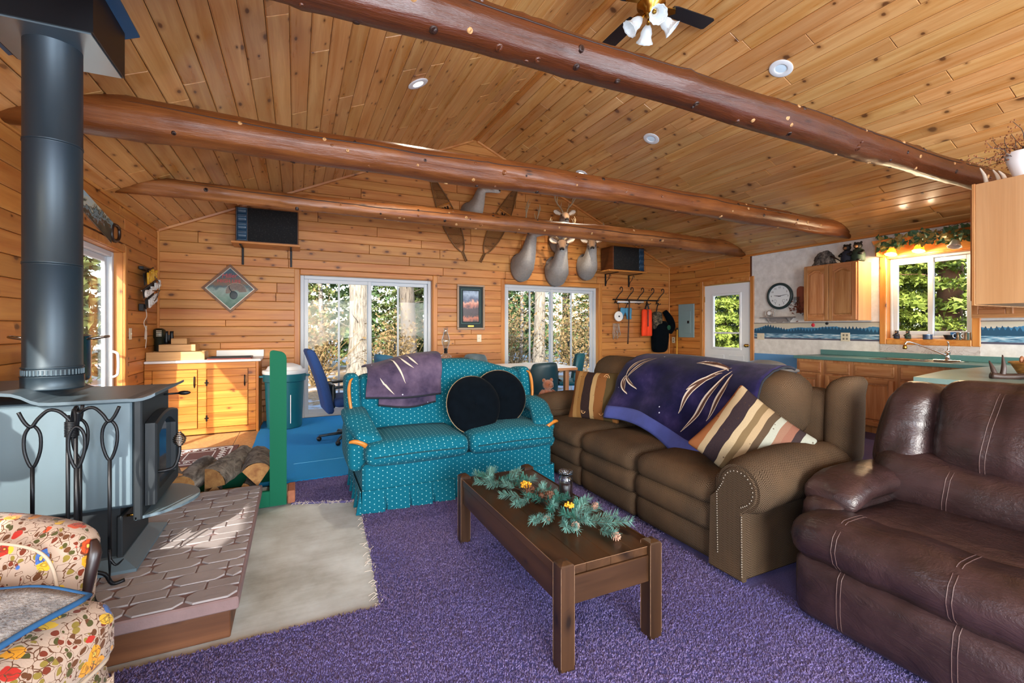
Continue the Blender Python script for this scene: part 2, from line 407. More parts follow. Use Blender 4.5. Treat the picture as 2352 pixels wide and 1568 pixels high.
def herring(name, a, b, w=.014):
    q = N(name, .95, spec=.04); u = q.uv(); x, y, z = q.sep(u)
    tri = q.math('PINGPONG', x, w); s_ = q.math('FRACT', q.math('DIVIDE', q.math('ADD', y, tri), w*.62))
    m = q.math('GREATER_THAN', s_, .5); n1 = q.noise(u, 200, 2); n2 = q.noise(q.obj(), 3, 3)
    c = q.mix(m, a, b); c = q.mix(q.math('MULTIPLY', n1, .45), c, '#2b2119'); c = q.mix(q.ramp(n2, [(.45, 0.), (.7, .3)]), c, '#6b5138'); q.col(c); q.bump(q.math('ADD', m, n1), .25, .003); return q.m
sofa_f = herring('herringbone_fabric', '#261c13', '#5e4f40')
q = N('brown_leather', .34, spec=.55); o = q.obj(); n1 = q.noise(o, 7, 4, .6); n2 = q.noise(o, 120, 2); wr = q.noise(q.map(o, (1, .6, 1.6)), 9, 5, .7, 1.5)
q.col(q.mix(q.ramp(n1, [(.3, 0.), (.7, 1.)]), '#231717', '#392728')); q.bump(q.math('ADD', q.math('MULTIPLY', wr, .9), q.math('MULTIPLY', n2, .12)), .38, .02); q.ro(q.math('MULTIPLY_ADD', n1, .22, .22)); leather = q.m
seam_m = plain('leather_seam', '#4d3937', .5)
q = N('navy_velvet', .95, spec=.03, sheen=.02); q.col(q.mix(q.noise(q.obj(), 20, 3), '#04070b', '#0b1219')); velvet = q.m
cord_m = plain('gold_cord', '#8f7c5e', .6)
q = N('star_blanket', .95, spec=.04, sheen=.06); o = q.obj(); n1 = q.noise(o, 4.5, 4, .6); n2 = q.noise(o, 150, 2); xyz = q.sep(o)
c = q.ramp(n1, [(.30, '#0a0a22'), (.48, '#181638'), (.60, '#282248'), (.72, '#3a3258')]); c = q.mix(q.math('MULTIPLY', n2, .3), c, '#1a1630')
st_ = q.vor(o, 9, 0); c = q.mix(q.ramp(st_, [(.035, 1.), (.055, 0.)]), c, '#cfd3ea'); q.col(c); q.bump(n2, .3, .004); star_b = q.m
q = N('plum_blanket', .95, spec=.04, sheen=.08); o = q.obj(); n1 = q.noise(o, 5, 4, .6); n2 = q.noise(o, 150, 2)
c = q.ramp(n1, [(.3, '#2e283e'), (.55, '#54475c'), (.75, '#6a5b70')]); c = q.mix(q.ramp(q.vor(o, 8, 0), [(.03, 1.), (.05, 0.)]), c, '#cfd3ea'); q.col(c); q.bump(n2, .3, .004); plum_b = q.m
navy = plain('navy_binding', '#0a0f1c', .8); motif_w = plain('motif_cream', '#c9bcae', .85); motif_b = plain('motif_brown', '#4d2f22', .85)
periw = plain('blanket_border', '#3a4484', .9, var=.3, sc=14)
def floral(name):
    q = N(name, .85, spec=.2, sheen=.1); o = q.obj(); ow = q.vm('ADD', o, q.map(q.noise(o, 22, 2), (.03,)*3))
    v = q.vor(ow, 19, 0); cid = q.sep(q.vor(ow, 19, 1)); v2 = q.vor(ow, 52, 0); c2 = q.sep(q.vor(ow, 52, 1))
    base = '#a8917e'
    leafc = q.ramp(c2[1], [(0, '#5a341a'), (.3, '#45421c'), (.5, '#6a2a16'), (.75, '#7d6a2a')], 'CONSTANT')
    c = q.mix(q.math('MULTIPLY', q.math('GREATER_THAN', c2[0], .25), q.math('LESS_THAN', v2, .42)), base, leafc)
    fl = q.ramp(cid[0], [(0, '#b7431c'), (.3, '#d08a1c'), (.55, '#a8281c'), (.72, '#3d62a0'), (.85, '#c9a02c')], 'CONSTANT')
    c = q.mix(q.ramp(v, [(.36, 1.), (.38, 0.)]), c, fl); c = q.mix(q.ramp(v, [(.18, 1.), (.20, 0.)]), c, q.mix(.4, fl, '#2a1a10'))
    c = q.mix(q.ramp(v, [(.10, 1.), (.12, 0.)]), c, '#d9b24a')
    edge = q.n('TexVoronoi', {'Vector': ow, 'Scale': 52}, feature='DISTANCE_TO_EDGE'); c = q.mix(q.math('MULTIPLY', q.math('LESS_THAN', edge, .045), q.math('GREATER_THAN', c2[0], .45)), c, '#5a3822')
    q.col(c); q.bump(q.noise(o, 250, 2), .2, .003); return q.m
floral_f = floral('floral_chintz')
def stripes(name, cols, ang, w=.5):
    q = N(name, .95, spec=.04); g = q.obj(); gx = q.sep(q.map(g, (1, 1, 1), rot=(0, 0, ang))); wob = q.math('MULTIPLY', q.math('SUBTRACT', q.noise(g, 9, 1), .5), .05)
    t = q.math('ADD', q.math('ADD', q.math('MULTIPLY', gx[0], 1/w), .5), wob)
    c = q.ramp(t, [(i/len(cols), c) for i, c in enumerate(cols)], 'CONSTANT')
    c = q.mix(q.ramp(q.vor(g, 24, 0), [(.10, .75), (.13, 0.)]), c, '#3a2c22'); c = q.mix(q.math('MULTIPLY', q.noise(g, 200, 2), .3), c, '#5b4636')
    q.col(c); q.bump(q.noise(g, 200, 2), .25, .003); return q.m
pale_bark = N('pale_bark', .95); o = pale_bark.obj(); a = pale_bark.noise(pale_bark.map(o, (16, 16, 2.6)), 1.4, 5, .7, .6); pale_bark.col(pale_bark.mix(pale_bark.ramp(a, [(.35, 0.), (.62, 1.)]), '#575046', '#968d80')); pale_bark.bump(a, .7, .02); pale_bark = pale_bark.m
bark = N('bark', .95); o = bark.obj(); a = bark.noise(bark.map(o, (14, 14, 2.2)), 1.2, 5, .7, .6); bark.col(bark.mix(bark.ramp(a, [(.35, 0.), (.65, 1.)]), '#3a322b', '#7d7367')); bark.bump(a, .8, .03); bark = bark.m
birch = N('birch_bark', .9); o = birch.obj(); a = birch.noise(birch.map(o, (3, 3, 16)), 1.6, 4, .6); birch.col(birch.mix(birch.ramp(a, [(.4, 0.), (.6, 1.)]), '#3f3934', '#8f8981')); birch.bump(a, .5, .01); birch = birch.m
split_w = wood('split_wood', 'y', '#80512a', '#b0824f', .8, .3, grain=1.4)
# ---------------------------------------------------------------- room shell
XL, XR, YB, YF, EAVE, RIDGE = -1.573, 6.866, 7.0, -2.6, 2.5, 4.37
XM = (XL+XR)/2; K = (RIDGE-EAVE)/(XM-XL)
def zc(x): return EAVE+K*(x-XL) if x < XM else EAVE+K*(XR-x)

def boards(root, mp, rows, ulim, openings, mat, lens=(.9, 2.6), gap=.0035, bev=.006, th=.02, name='plank', stuff=None):
    """tongue-and-groove boards: mp(u, v, d) -> xyz; ulim(v) -> (u0, u1); openings (u0, u1, v0, v1)"""
    k = 0
    for v0, v1 in rows:
        a0, b0 = ulim(v0); a1, b1 = ulim(v1); a0, b0 = max(a0, -99), min(b0, 99)
        if b1-a1 < .03 and b0-a0 < .08: continue
        seg = [(min(a0, a1), max(b0, b1))]
        for u0, u1, w0, w1 in openings:
            if min(w1, v1)-max(w0, v0) < .3*(v1-v0): continue
            new = []
            for s0, s1 in seg:
                if u1 <= s0 or u0 >= s1: new.append((s0, s1)); continue
                if u0-s0 > .02: new.append((s0, u0))
                if s1-u1 > .02: new.append((u1, s1))
            seg = new
        for s0, s1 in seg:
            cuts = [s0]; x = s0+random.uniform(.25, lens[1])
            while x < s1-.25: cuts.append(x); x += random.uniform(*lens)
            cuts.append(s1)
            for c0, c1 in zip(cuts, cuts[1:]):
                def lim(u, v):
                    a, b = ulim(v); return max(a, min(b, u))
                A, B, C, D = (lim(c0, v0)+gap/2, v0+gap/2), (lim(c1, v0)-gap/2, v0+gap/2), (lim(c1, v1)-gap/2, v1-gap/2), (lim(c0, v1)+gap/2, v1-gap/2)
                if B[0]-A[0] < .01 and C[0]-D[0] < .01: continue
                def ins(p, du, dv): return (p[0]+du, p[1]+dv)
                bu = min(bev, max(0, (C[0]-D[0])*.3), max(0, (B[0]-A[0])*.3)); bu2 = bu*.5
                fr = [ins(A, bu2, bev), ins(B, -bu2, bev), ins(C, -bu2, -bev), ins(D, bu2, -bev)]
                dz = random.uniform(-.0012, .0012)
                V = [mp(*p, 0) for p in (A, B, C, D)]+[mp(*p, th-bev*.8+dz) for p in (A, B, C, D)]+[mp(*p, th+dz) for p in fr]
                F = [(0,1,5,4),(1,2,6,5),(2,3,7,6),(3,0,4,7),(4,5,9,8),(5,6,10,9),(6,7,11,10),(7,4,8,11),(8,9,10,11)]
                m = MB(); m.add(V, F); m.build(name, mat, root, uv=False); k += 1
    return k
def rows(z0, z1, hs):
    r = []; z = z0; i = 0
    while z < z1-.02:
        h = hs[i % len(hs)] if not callable(hs) else hs(z); r.append((z, min(z+h, z1))); z += h; i += 1
    return r
TH = .02
# floor
fl = ST('floor')
MB().box(XL-.2, XR+.2, YF-.2, YB+.2, -.12, 0).build('slab', concrete, fl)
for x0, x1, y0, y1 in ((-1.57, -.86, 3.72, 4.9), (-.855, -.30, 3.72, 4.9), (-1.57, -.62, 4.905, 6.98), (-.615, -.30, 4.905, 6.98)):
    MB().box(x0, x1, y0, y1, .0, .006, .002).build('plywood_sheet', plywood, fl)
# carpets
pc = T('carpet', 'purple shag carpet covering the living area floor', 'carpet', (2, 1, 0))
hole = [(-1.56, 2.14), (.35, 2.13), (.385, 2.7), (.42, 3.50), (-.03, 3.66), (-.03, 4.14)]
def wig(p, q, n, a):
    return [(lerp(p[0], q[0], i/n)+random.uniform(-a, a), lerp(p[1], q[1], i/n)+random.uniform(-a, a)) for i in range(n)]
poly = [(-1.56, -2.58), (6.85, -2.58), (6.85, 4.14)]+[(-.03, 4.14)]
e = []
for p, q_ in zip(hole[::-1][1:], hole[::-1][2:]): e += wig(p, q_, 9, .008)
poly += e+[hole[0]]
m = MB(pc); m.prism(poly, 0.0, .012); m.build('backing', purple)
# pile: individual leaning tufts where the photograph shows them
def tufts(regions, dens, h=.0115, wd=.0052):
    P = []
    for x0, x1, y0, y1, test in regions:
        n = int((x1-x0)*(y1-y0)*dens); x = rng.uniform(x0, x1, n); y = rng.uniform(y0, y1, n); k = test(x, y); P.append(np.stack([x[k], y[k]], 1))
    P = np.concatenate(P); n = len(P); a = rng.uniform(0, 2*PI, n); le = rng.uniform(.001, .011, n); la = rng.uniform(0, 2*PI, n); hh = h*rng.uniform(.7, 1.25, n)
    V = np.zeros((n, 4, 3), np.float32)
    for k in range(3):
        V[:, k, 0] = P[:, 0]+wd*np.cos(a+2.094*k); V[:, k, 1] = P[:, 1]+wd*np.sin(a+2.094*k); V[:, k, 2] = .008
    V[:, 3, 0] = P[:, 0]+le*np.cos(la); V[:, 3, 1] = P[:, 1]+le*np.sin(la); V[:, 3, 2] = .008+hh
    F = np.array([[0, 1, 3], [1, 2, 3], [2, 0, 3]])[None]+(np.arange(n)*4)[:, None, None]
    return V.reshape(-1, 3), F.reshape(-1, 3)
def tri_mesh(name, V, F, mat, par, kind=None):
    me = bpy.data.meshes.new(name); me.vertices.add(len(V)); me.vertices.foreach_set('co', V.astype(np.float32).ravel())
    me.loops.add(len(F)*3); me.loops.foreach_set('vertex_index', F.astype(np.int32).ravel())
    me.polygons.add(len(F)); me.polygons.foreach_set('loop_start', np.arange(0, len(F)*3, 3, dtype=np.int32)); me.polygons.foreach_set('loop_total', np.full(len(F), 3, np.int32))
    me.update(calc_edges=True); me.validate(); me.materials.append(mat)
    o = bpy.data.objects.new(name, me); COL.objects.link(o); o.parent = par
    if par is not None: o.location = -par.location
    if kind: o['kind'] = kind
    return o
edge_x = lambda y: np.interp(y, [2.13, 2.7, 3.5], [.35, .385, .42])
V, F = tufts([(-1.0, 2.2, .55, 2.14, lambda x, y: x < 2.0+.1*(y < 1.5)), (.33, 2.1, 2.13, 3.55, lambda x, y: x > edge_x(y)-.006),
              (-.04, .5, 3.5, 4.14, lambda x, y: (y > 3.66-(x+.03)*.36))], 21000)
tri_mesh('pile', V, F, tuft, pc, 'stuff')
m = MB(pc)
for i in range(150):
    t = random.random()
    if t < .62: y = random.uniform(2.13, 3.5); x = float(edge_x(y)); d = (random.uniform(-.05, .02), random.uniform(-.05, .05))
    else: x = random.uniform(-.02, .42); y = 3.66-(x+.03)*.36; d = (random.uniform(-.04, .04), random.uniform(-.05, .02))
    m.tube([(x, y, .008), (x+d[0]*.5+random.uniform(-.015, .015), y+d[1]*.5, .012+random.uniform(0, .012)), (x+d[0], y+d[1], .005)], .0011, 3)
m.build('frayed_backing_threads', motif_w, kind='stuff')
bc = T('carpet', 'bright blue low-pile carpet under the dining area', 'carpet', (2, 5.5, 0))
poly = wig((-.40, 6.97), (-.42, 5.1), 10, .008)+wig((-.42, 5.1), (-.33, 4.16), 6, .01)+[(-.30, 4.15), (6.85, 4.15), (6.85, 6.98)]
m = MB(bc); m.prism(poly, 0.007, .02); m.build('pile', blue_c)
m = MB(bc); m.tube([(-.02, 4.66, .020), (.46, 4.69, .020), (1.4, 4.7, .020)], .003, 4); m.build('seam', plain('seam_thread', '#5aa8d0', .8))

# back wall with two patio doors
W1 = (.05, 1.94, 0.0, 2.02); W2 = (3.18, 5.11, 0.0, 2.02)
wb = ST('wall_back')
m = MB()
for x0, x1, z0, z1 in ((XL-.15, W1[0], -.1, EAVE), (W1[1], W2[0], -.1, EAVE), (W2[1], XR+.15, -.1, EAVE), (W1[0], W1[1], 2.02, EAVE), (W2[0], W2[1], 2.02, EAVE)):
    m.box(x0, x1, YB, YB+.14, z0, z1)
m.prism([(XL-.15, EAVE), (XR+.15, EAVE), (XM, RIDGE+.06)], YB, YB+.14, 'xz'); m.build('backing', dark_gap, wb)
hb = lambda z: [.14, .085, .125, .085, .14, .115][int(z*7.3) % 6] if z < 1.9 else [.14, .14, .125][int(z*7.1) % 3]
def ul(z):
    if z <= EAVE: return XL, XR
    return XL+(z-EAVE)/K, XR-(z-EAVE)/K
boards(wb, lambda u, v, d: (u, YB-d, v), rows(0.0, RIDGE-.01, hb), ul, [W1, W2], pine_x, (.8, 2.4))
# left wall: sliding door far, window near (behind the frame edge)
LD = (4.02, 5.80, 0.0, 2.03); LW = (-.1, 1.75, .95, 2.2)
wl = ST('wall_left'); m = MB()
for y0, y1, z0, z1 in ((YF, LW[0], -.1, EAVE+.1), (LW[1], LD[0], -.1, EAVE+.1), (LD[1], YB+.14, -.1, EAVE+.1), (LW[0], LW[1], -.1, LW[2]), (LW[0], LW[1], LW[3], EAVE+.1), (LD[0], LD[1], LD[3], EAVE+.1)):
    m.box(XL-.14, XL, y0, y1, z0, z1)
m.build('backing', dark_gap, wl)
boards(wl, lambda u, v, d: (XL+d, u, v), rows(0, EAVE, lambda z: [.14, .12, .14][int(z*7.3) % 3]), lambda z: (.6, YB-.02), [LD, LW], pine_y, (1.0, 2.8))
MB().box(XL, XL+.02, YF, LW[0]-.02, 0, EAVE).build('panel', pine_y, wl)
# right wall: pine near the corner, wallpaper in the kitchen
RD = (5.16, 6.13, 0.0, 2.06); KW = (2.40, 3.22, 1.14, 2.16)
wr = ST('wall_right'); m = MB()
for y0, y1, z0, z1 in ((YF, KW[0], -.1, EAVE+.1), (KW[1], RD[0], -.1, EAVE+.1), (RD[1], YB+.14, -.1, EAVE+.1), (KW[0], KW[1], -.1, KW[2]), (KW[0], KW[1], KW[3], EAVE+.1), (RD[0], RD[1], RD[3], EAVE+.1)):
    m.box(XR, XR+.14, y0, y1, z0, z1)
m.build('backing', dark_gap, wr)
boards(wr, lambda u, v, d: (XR-d, u, v), rows(0, EAVE, lambda z: [.14, .12, .14, .1][int(z*7.3) % 4]), lambda z: (5.17, YB-.02), [RD], pine_y, (.7, 1.6))
m = MB()
for y0, y1, z0, z1 in ((YF, KW[0], .86, EAVE), (KW[1], RD[0]-.03, .86, EAVE), (KW[0], KW[1], .86, KW[2]), (KW[0], KW[1], KW[3], EAVE)):
    m.box(XR-.012, XR, y0, y1, z0, z1)
m.build('wallpaper', wallpaper, wr)
m = MB(); m.box(XR-.014, XR, YF, RD[0]-.03, 0, .86); m.build('lower_panel', blue_wall, wr)
# scenic border strip
q = N('border_print', .7); o = q.obj(); X, Y_, Z_ = q.sep(o)
zz = q.math('DIVIDE', q.math('SUBTRACT', Z_, 1.10), .245)
h1 = q.math('MULTIPLY_ADD', q.noise(q.comb(0, Y_, 0), 3.2, 1), .62, .36); tr = q.math('MULTIPLY', q.vor(q.comb(0, q.math('MULTIPLY', Y_, 1), 0), 26, 0), .35)
sky_ = q.mix(zz, '#b9c2c4', '#c8bca4'); c = q.mix(q.math('LESS_THAN', zz, q.math('ADD', h1, q.math('MULTIPLY', q.noise(q.comb(0, Y_, 0), 40, 1), .12))), sky_, '#3f7aa0')
t2 = q.math('SUBTRACT', q.math('MULTIPLY_ADD', q.noise(q.comb(3, Y_, 0), 2.6, 1), .9, .30), q.math('MULTIPLY', q.math('PINGPONG', Y_, .022), 9))
c = q.mix(q.math('LESS_THAN', zz, t2), c, '#1c4a66'); lk = q.noise(q.map(o, (1, 5, 40)), 1.6, 3)
c = q.mix(q.math('LESS_THAN', zz, .36), c, q.ramp(lk, [(.35, '#23506e'), (.5, '#6f9db8'), (.66, '#c9d6da')])); c = q.mix(q.math('LESS_THAN', zz, .09), c, '#4b4a5c'); q.col(c); border = q.m
for y0, y1, nm in ((KW[1]+.07, RD[0]-.03, 1), (YF+.3, KW[0]-.07, 2)):
    m = MB(); m.box(XR-.016, XR-.011, y0, y1, 1.10, 1.345); m.build('border_strip', border, wr)
    m = MB(); m.box(XR-.022, XR-.011, y0, y1, 1.345, 1.358, .003); m.build('border_moulding', plain('taupe_rail', '#8b7f78', .6), wr)
# marble backsplash sheet below the kitchen window
q = N('marble_sheet', .3); o = q.obj(); v_ = q.noise(q.map(o, (1, 2, 3)), 3, 5, .6, 2.5)
q.col(q.ramp(v_, [(.35, '#b7aca6'), (.47, '#c4bcb6'), (.50, '#9a8f8c'), (.53, '#c9c2bd'), (.7, '#b9b3b4')]))
MB().box(XR-.017, XR-.011, 2.33, 3.29, .965, 1.09).build('splash_sheet', q.m, wr)
# front wall behind the camera with two window openings
wf = ST('wall_front'); m = MB(); fo = [(-.6, 1.8), (3.4, 5.8)]
for x0, x1, z0, z1 in ((XL-.1, -.6, 0, EAVE), (1.8, 3.4, 0, EAVE), (5.8, XR+.1, 0, EAVE), (-.6, 1.8, 0, .3), (-.6, 1.8, 2.2, EAVE), (3.4, 5.8, 0, .3), (3.4, 5.8, 2.2, EAVE)):
    m.box(x0, x1, YF-.1, YF, z0, z1)
m.prism([(XL-.1, EAVE), (XR+.1, EAVE), (XM, RIDGE+.06)], YF-.1, YF, 'xz'); m.build('panel', pine_x, wf)
# ceiling
ce = ST('ceiling')
L = math.hypot(XM-XL, RIDGE-EAVE); ca, sa = (XM-XL)/L, (RIDGE-EAVE)/L
def mpl(u, v, d): return (XL+v*ca+d*sa, u, EAVE+v*sa-d*ca)
def mpr(u, v, d): return (XR-v*ca-d*sa, u, EAVE+v*sa-d*ca)
for mp_ in (mpl, mpr):
    m = MB(); m.add([mp_(YF-.1, -.1, -.12), mp_(YB+.15, -.1, -.12), mp_(YB+.15, L+.05, -.12), mp_(YF-.1, L+.05, -.12), mp_(YF-.1, -.1, 0), mp_(YB+.15, -.1, 0), mp_(YB+.15, L, 0), mp_(YF-.1, L, 0)],
                    [(0,1,2,3),(4,5,6,7),(0,1,5,4),(1,2,6,5),(2,3,7,6),(3,0,4,7)]); m.build('backing', dark_gap, ce)
    n = boards(ce, mp_, rows(.0, L-.055, lambda z: .1395), lambda v: (-.3, YB-.015), [], pine_c, (1.2, 3.2), bev=.007)
    m = MB(); m.add([mp_(YF, 0, TH), mp_(-.3, 0, TH), mp_(-.3, L-.06, TH), mp_(YF, L-.06, TH)], [(0,1,2,3)]); m.build('panel', pine_c, ce, uv=False)
    # ridge board, eave trim and gable trim
    v0, v1 = L-.055, L-.004; m = MB(); m.add([mp_(YF, v0, 0), mp_(YB, v0, 0), mp_(YB, v1, 0), mp_(YF, v1, 0), mp_(YF, v0, .034), mp_(YB, v0, .034), mp_(YB, v1, .022), mp_(YF, v1, .022)], [(4,5,6,7),(0,1,5,4),(2,3,7,6),(1,2,6,5),(3,0,4,7)]); m.build('ridge_board', trim_y, ce)
i = 1
def trim(m, mat):
    global i
    o = m.build('trim_%d' % i, mat); o['kind'] = 'structure'; i += 1
m = MB(); m.box(XL+TH, XL+TH+.022, -.3, YB-TH, EAVE-.03, EAVE+.0, .006); trim(m, trim_y)
m = MB(); m.box(XR-.022-TH, XR-.012, -.3, YB-TH, EAVE-.035, EAVE-.005, .006); trim(m, trim_y)
for x in (XL+.02, XR-.045): m = MB(); m.box(x, x+.025, YB-.045, YB-.018, 0, EAVE-.02, .006); trim(m, trim_z)
for sg in (0, 1):
    mp_ = mpl if sg == 0 else mpr
    m = MB(); m.add([mp_(YB-.05, 0, TH), mp_(YB-.05, L-.05, TH), mp_(YB-.02, L-.05, TH), mp_(YB-.02, 0, TH), mp_(YB-.045, 0, .045), mp_(YB-.045, L-.05, .045), mp_(YB-.02, L-.05, .05), mp_(YB-.02, 0, .05)], [(4,5,6,7),(0,1,5,4),(2,3,7,6),(1,2,6,5),(3,0,4,7)]); trim(m, trim_x)

# windows and doors: local x = width, y = outwards, z = up
def casing(root, w, h, wd=.075, z0=0, mat4=None, sill=False, dep=.026, front=-.026):
    ax = {0: (trim_x, trim_z)}
    mx, mz = mat4 or (trim_x, trim_z)
    for (x0, x1, a, b, mm) in ((-wd, 0, z0-(wd if sill else 0), h+wd, mz), (w, w+wd, z0-(wd if sill else 0), h+wd, mz), (0, w, h, h+wd, mx))+(((0, w, z0-wd, z0, mx),) if sill else ()):
        q = MB(); q.box(x0, x1, front, front+dep-.001, a, b, .008); q.build('casing', mm, root)
    for (x0, x1, a, b, mm) in ((-.018, .004, z0, h, mz), (w-.004, w+.018, z0, h, mz), (.004, w-.004, h-.004, h+.018, mx))+(((.004, w-.004, z0-.02, z0+.004, mx),) if sill else ()):
        q = MB(); q.box(x0, x1, -.002, .145, a, b); q.build('jamb', mm, root)
def slider(name, loc, rz, w, h, z0=0.0, mats=None, bars=True, sill=False, fr=.055, handle=True, split=.5, cover=None):
    r = T(name, None, None, loc, rz, kind='structure')
    casing(r, w, h, z0=z0, mat4=mats, sill=sill)
    m = MB(); y0, y1 = .065, .14
    for x0, x1, a, b in ((.004, fr, z0, h-.004), (w-fr, w-.004, z0, h-.004), (fr, w-fr, h-fr, h-.004), (fr, w-fr, z0+.004, z0+fr*1.1)): m.box(x0, x1, y0, y1, a, b, .006)
    m.build('frame', white_vinyl, r)
    xm = w*split
    for k, (x0, x1, y) in enumerate(((fr, xm+.03, .07), (xm-.03, w-fr, .105))):
        m = MB(); s_ = .052
        for a0, a1, b0, b1 in ((x0, x0+s_, z0+fr, h-fr), (x1-s_, x1, z0+fr, h-fr), (x0+s_, x1-s_, h-fr-s_, h-fr), (x0+s_, x1-s_, z0+fr, z0+fr+s_*1.2)): m.box(a0, a1, y, y+.03, b0, b1, .004)
        sash = m.build('sash', white_vinyl, r)
        m = MB(); m.box(x0+s_, x1-s_, y+.012, y+.017, z0+fr+s_, h-fr-s_); m.build('pane', pane, sash)
        if bars:
            xc = (x0+x1)/2; m = MB(); m.box(xc-.013, xc+.013, y+.004, y+.026, z0+fr+s_, h-fr-s_); m.build('mullion', white_vinyl, sash)
    if handle:
        hx = w-fr-.03 if handle == 1 else fr+.03; m = MB(); m.tube([(hx, .07, 1.05), (hx, .02, 1.03), (hx, .01, .98), (hx, .01, .86), (hx, .02, .81), (hx, .07, .79)], .012, 8); m.build('handle', white_vinyl, r, True)
    return r
w1 = slider('window_1', (W1[0], YB, 0), 0, W1[1]-W1[0], W1[3], handle=0)
w2 = slider('window_2', (W2[0], YB, 0), 0, W2[1]-W2[0], W2[3], handle=0)
for r_, x in ((w1, 1.30), (w2, 1.30)):
    m = MB(); m.box(x, x+.03, .05, .07, .93, 1.03, .006); m.build('latch', blackp, r_)
d1 = slider('door_1', (XL, LD[0], 0), PI/2, LD[1]-LD[0], LD[3], mats=(trim_y, trim_z), bars=False, handle=1)
w4 = slider('window_4', (XL, LW[0], 0), PI/2, LW[1]-LW[0], LW[3], LW[2], (trim_y, trim_z), bars=False, sill=True, handle=0)
kw = slider('window_3', (XR, KW[1], 0), -PI/2, KW[1]-KW[0], KW[3], KW[2], (trim_y, trim_z), bars=False, sill=True, handle=0, fr=.035)
# white entry door with glass
d2 = T('door_2', None, None, (XR, RD[1], 0), -PI/2, kind='structure'); wd = RD[1]-RD[0]
casing(d2, wd, RD[3], mat4=(trim_y, trim_z))
gx0, gx1, gz0, gz1 = .20, .75, .92, 1.86; m = MB()
for x0, x1, a, b in ((.005, gx0, .01, 2.045), (gx1, wd-.005, .01, 2.045), (gx0, gx1, gz1, 2.045), (gx0, gx1, .01, gz0)): m.box(x0, x1, .02, .06, a, b)
m.build('slab', white_paint, d2)
m = MB()
for x0, x1, a, b in ((gx0-.03, gx0+.012, gz0-.03, gz1+.03), (gx1-.012, gx1+.03, gz0-.03, gz1+.03), (gx0, gx1, gz1-.012, gz1+.03), (gx0, gx1, gz0-.03, gz0+.012)): m.box(x0, x1, .006, .045, a, b, .008)
m.box(gx0, gx1, .03, .05, 1.17, 1.20, .004)
m.build('glazing_bead', white_paint, d2)
m = MB(); m.box(gx0, gx1, .036, .042, gz0, gz1); m.build('pane', pane, d2)
for x0 in (.13, .53):
    m = MB(); m.box(x0, x0+.30, .012, .022, .25, .80, .008); m.build('raised_panel', white_paint, d2)
m = MB(); m.cyl((wd-.075, -.002, .975), .028, .02, 16, 'y'); m.ell((wd-.075, -.03, .975), (.03, .026, .03)); m.cyl((wd-.075, -.02, .975), .012, .03, 10, 'y'); m.build('knob', brass, d2, True)
for z in (.35, 1.75):
    m = MB(); m.box(-.002, .012, .008, .022, z, z+.1); m.build('hinge', brass, d2)
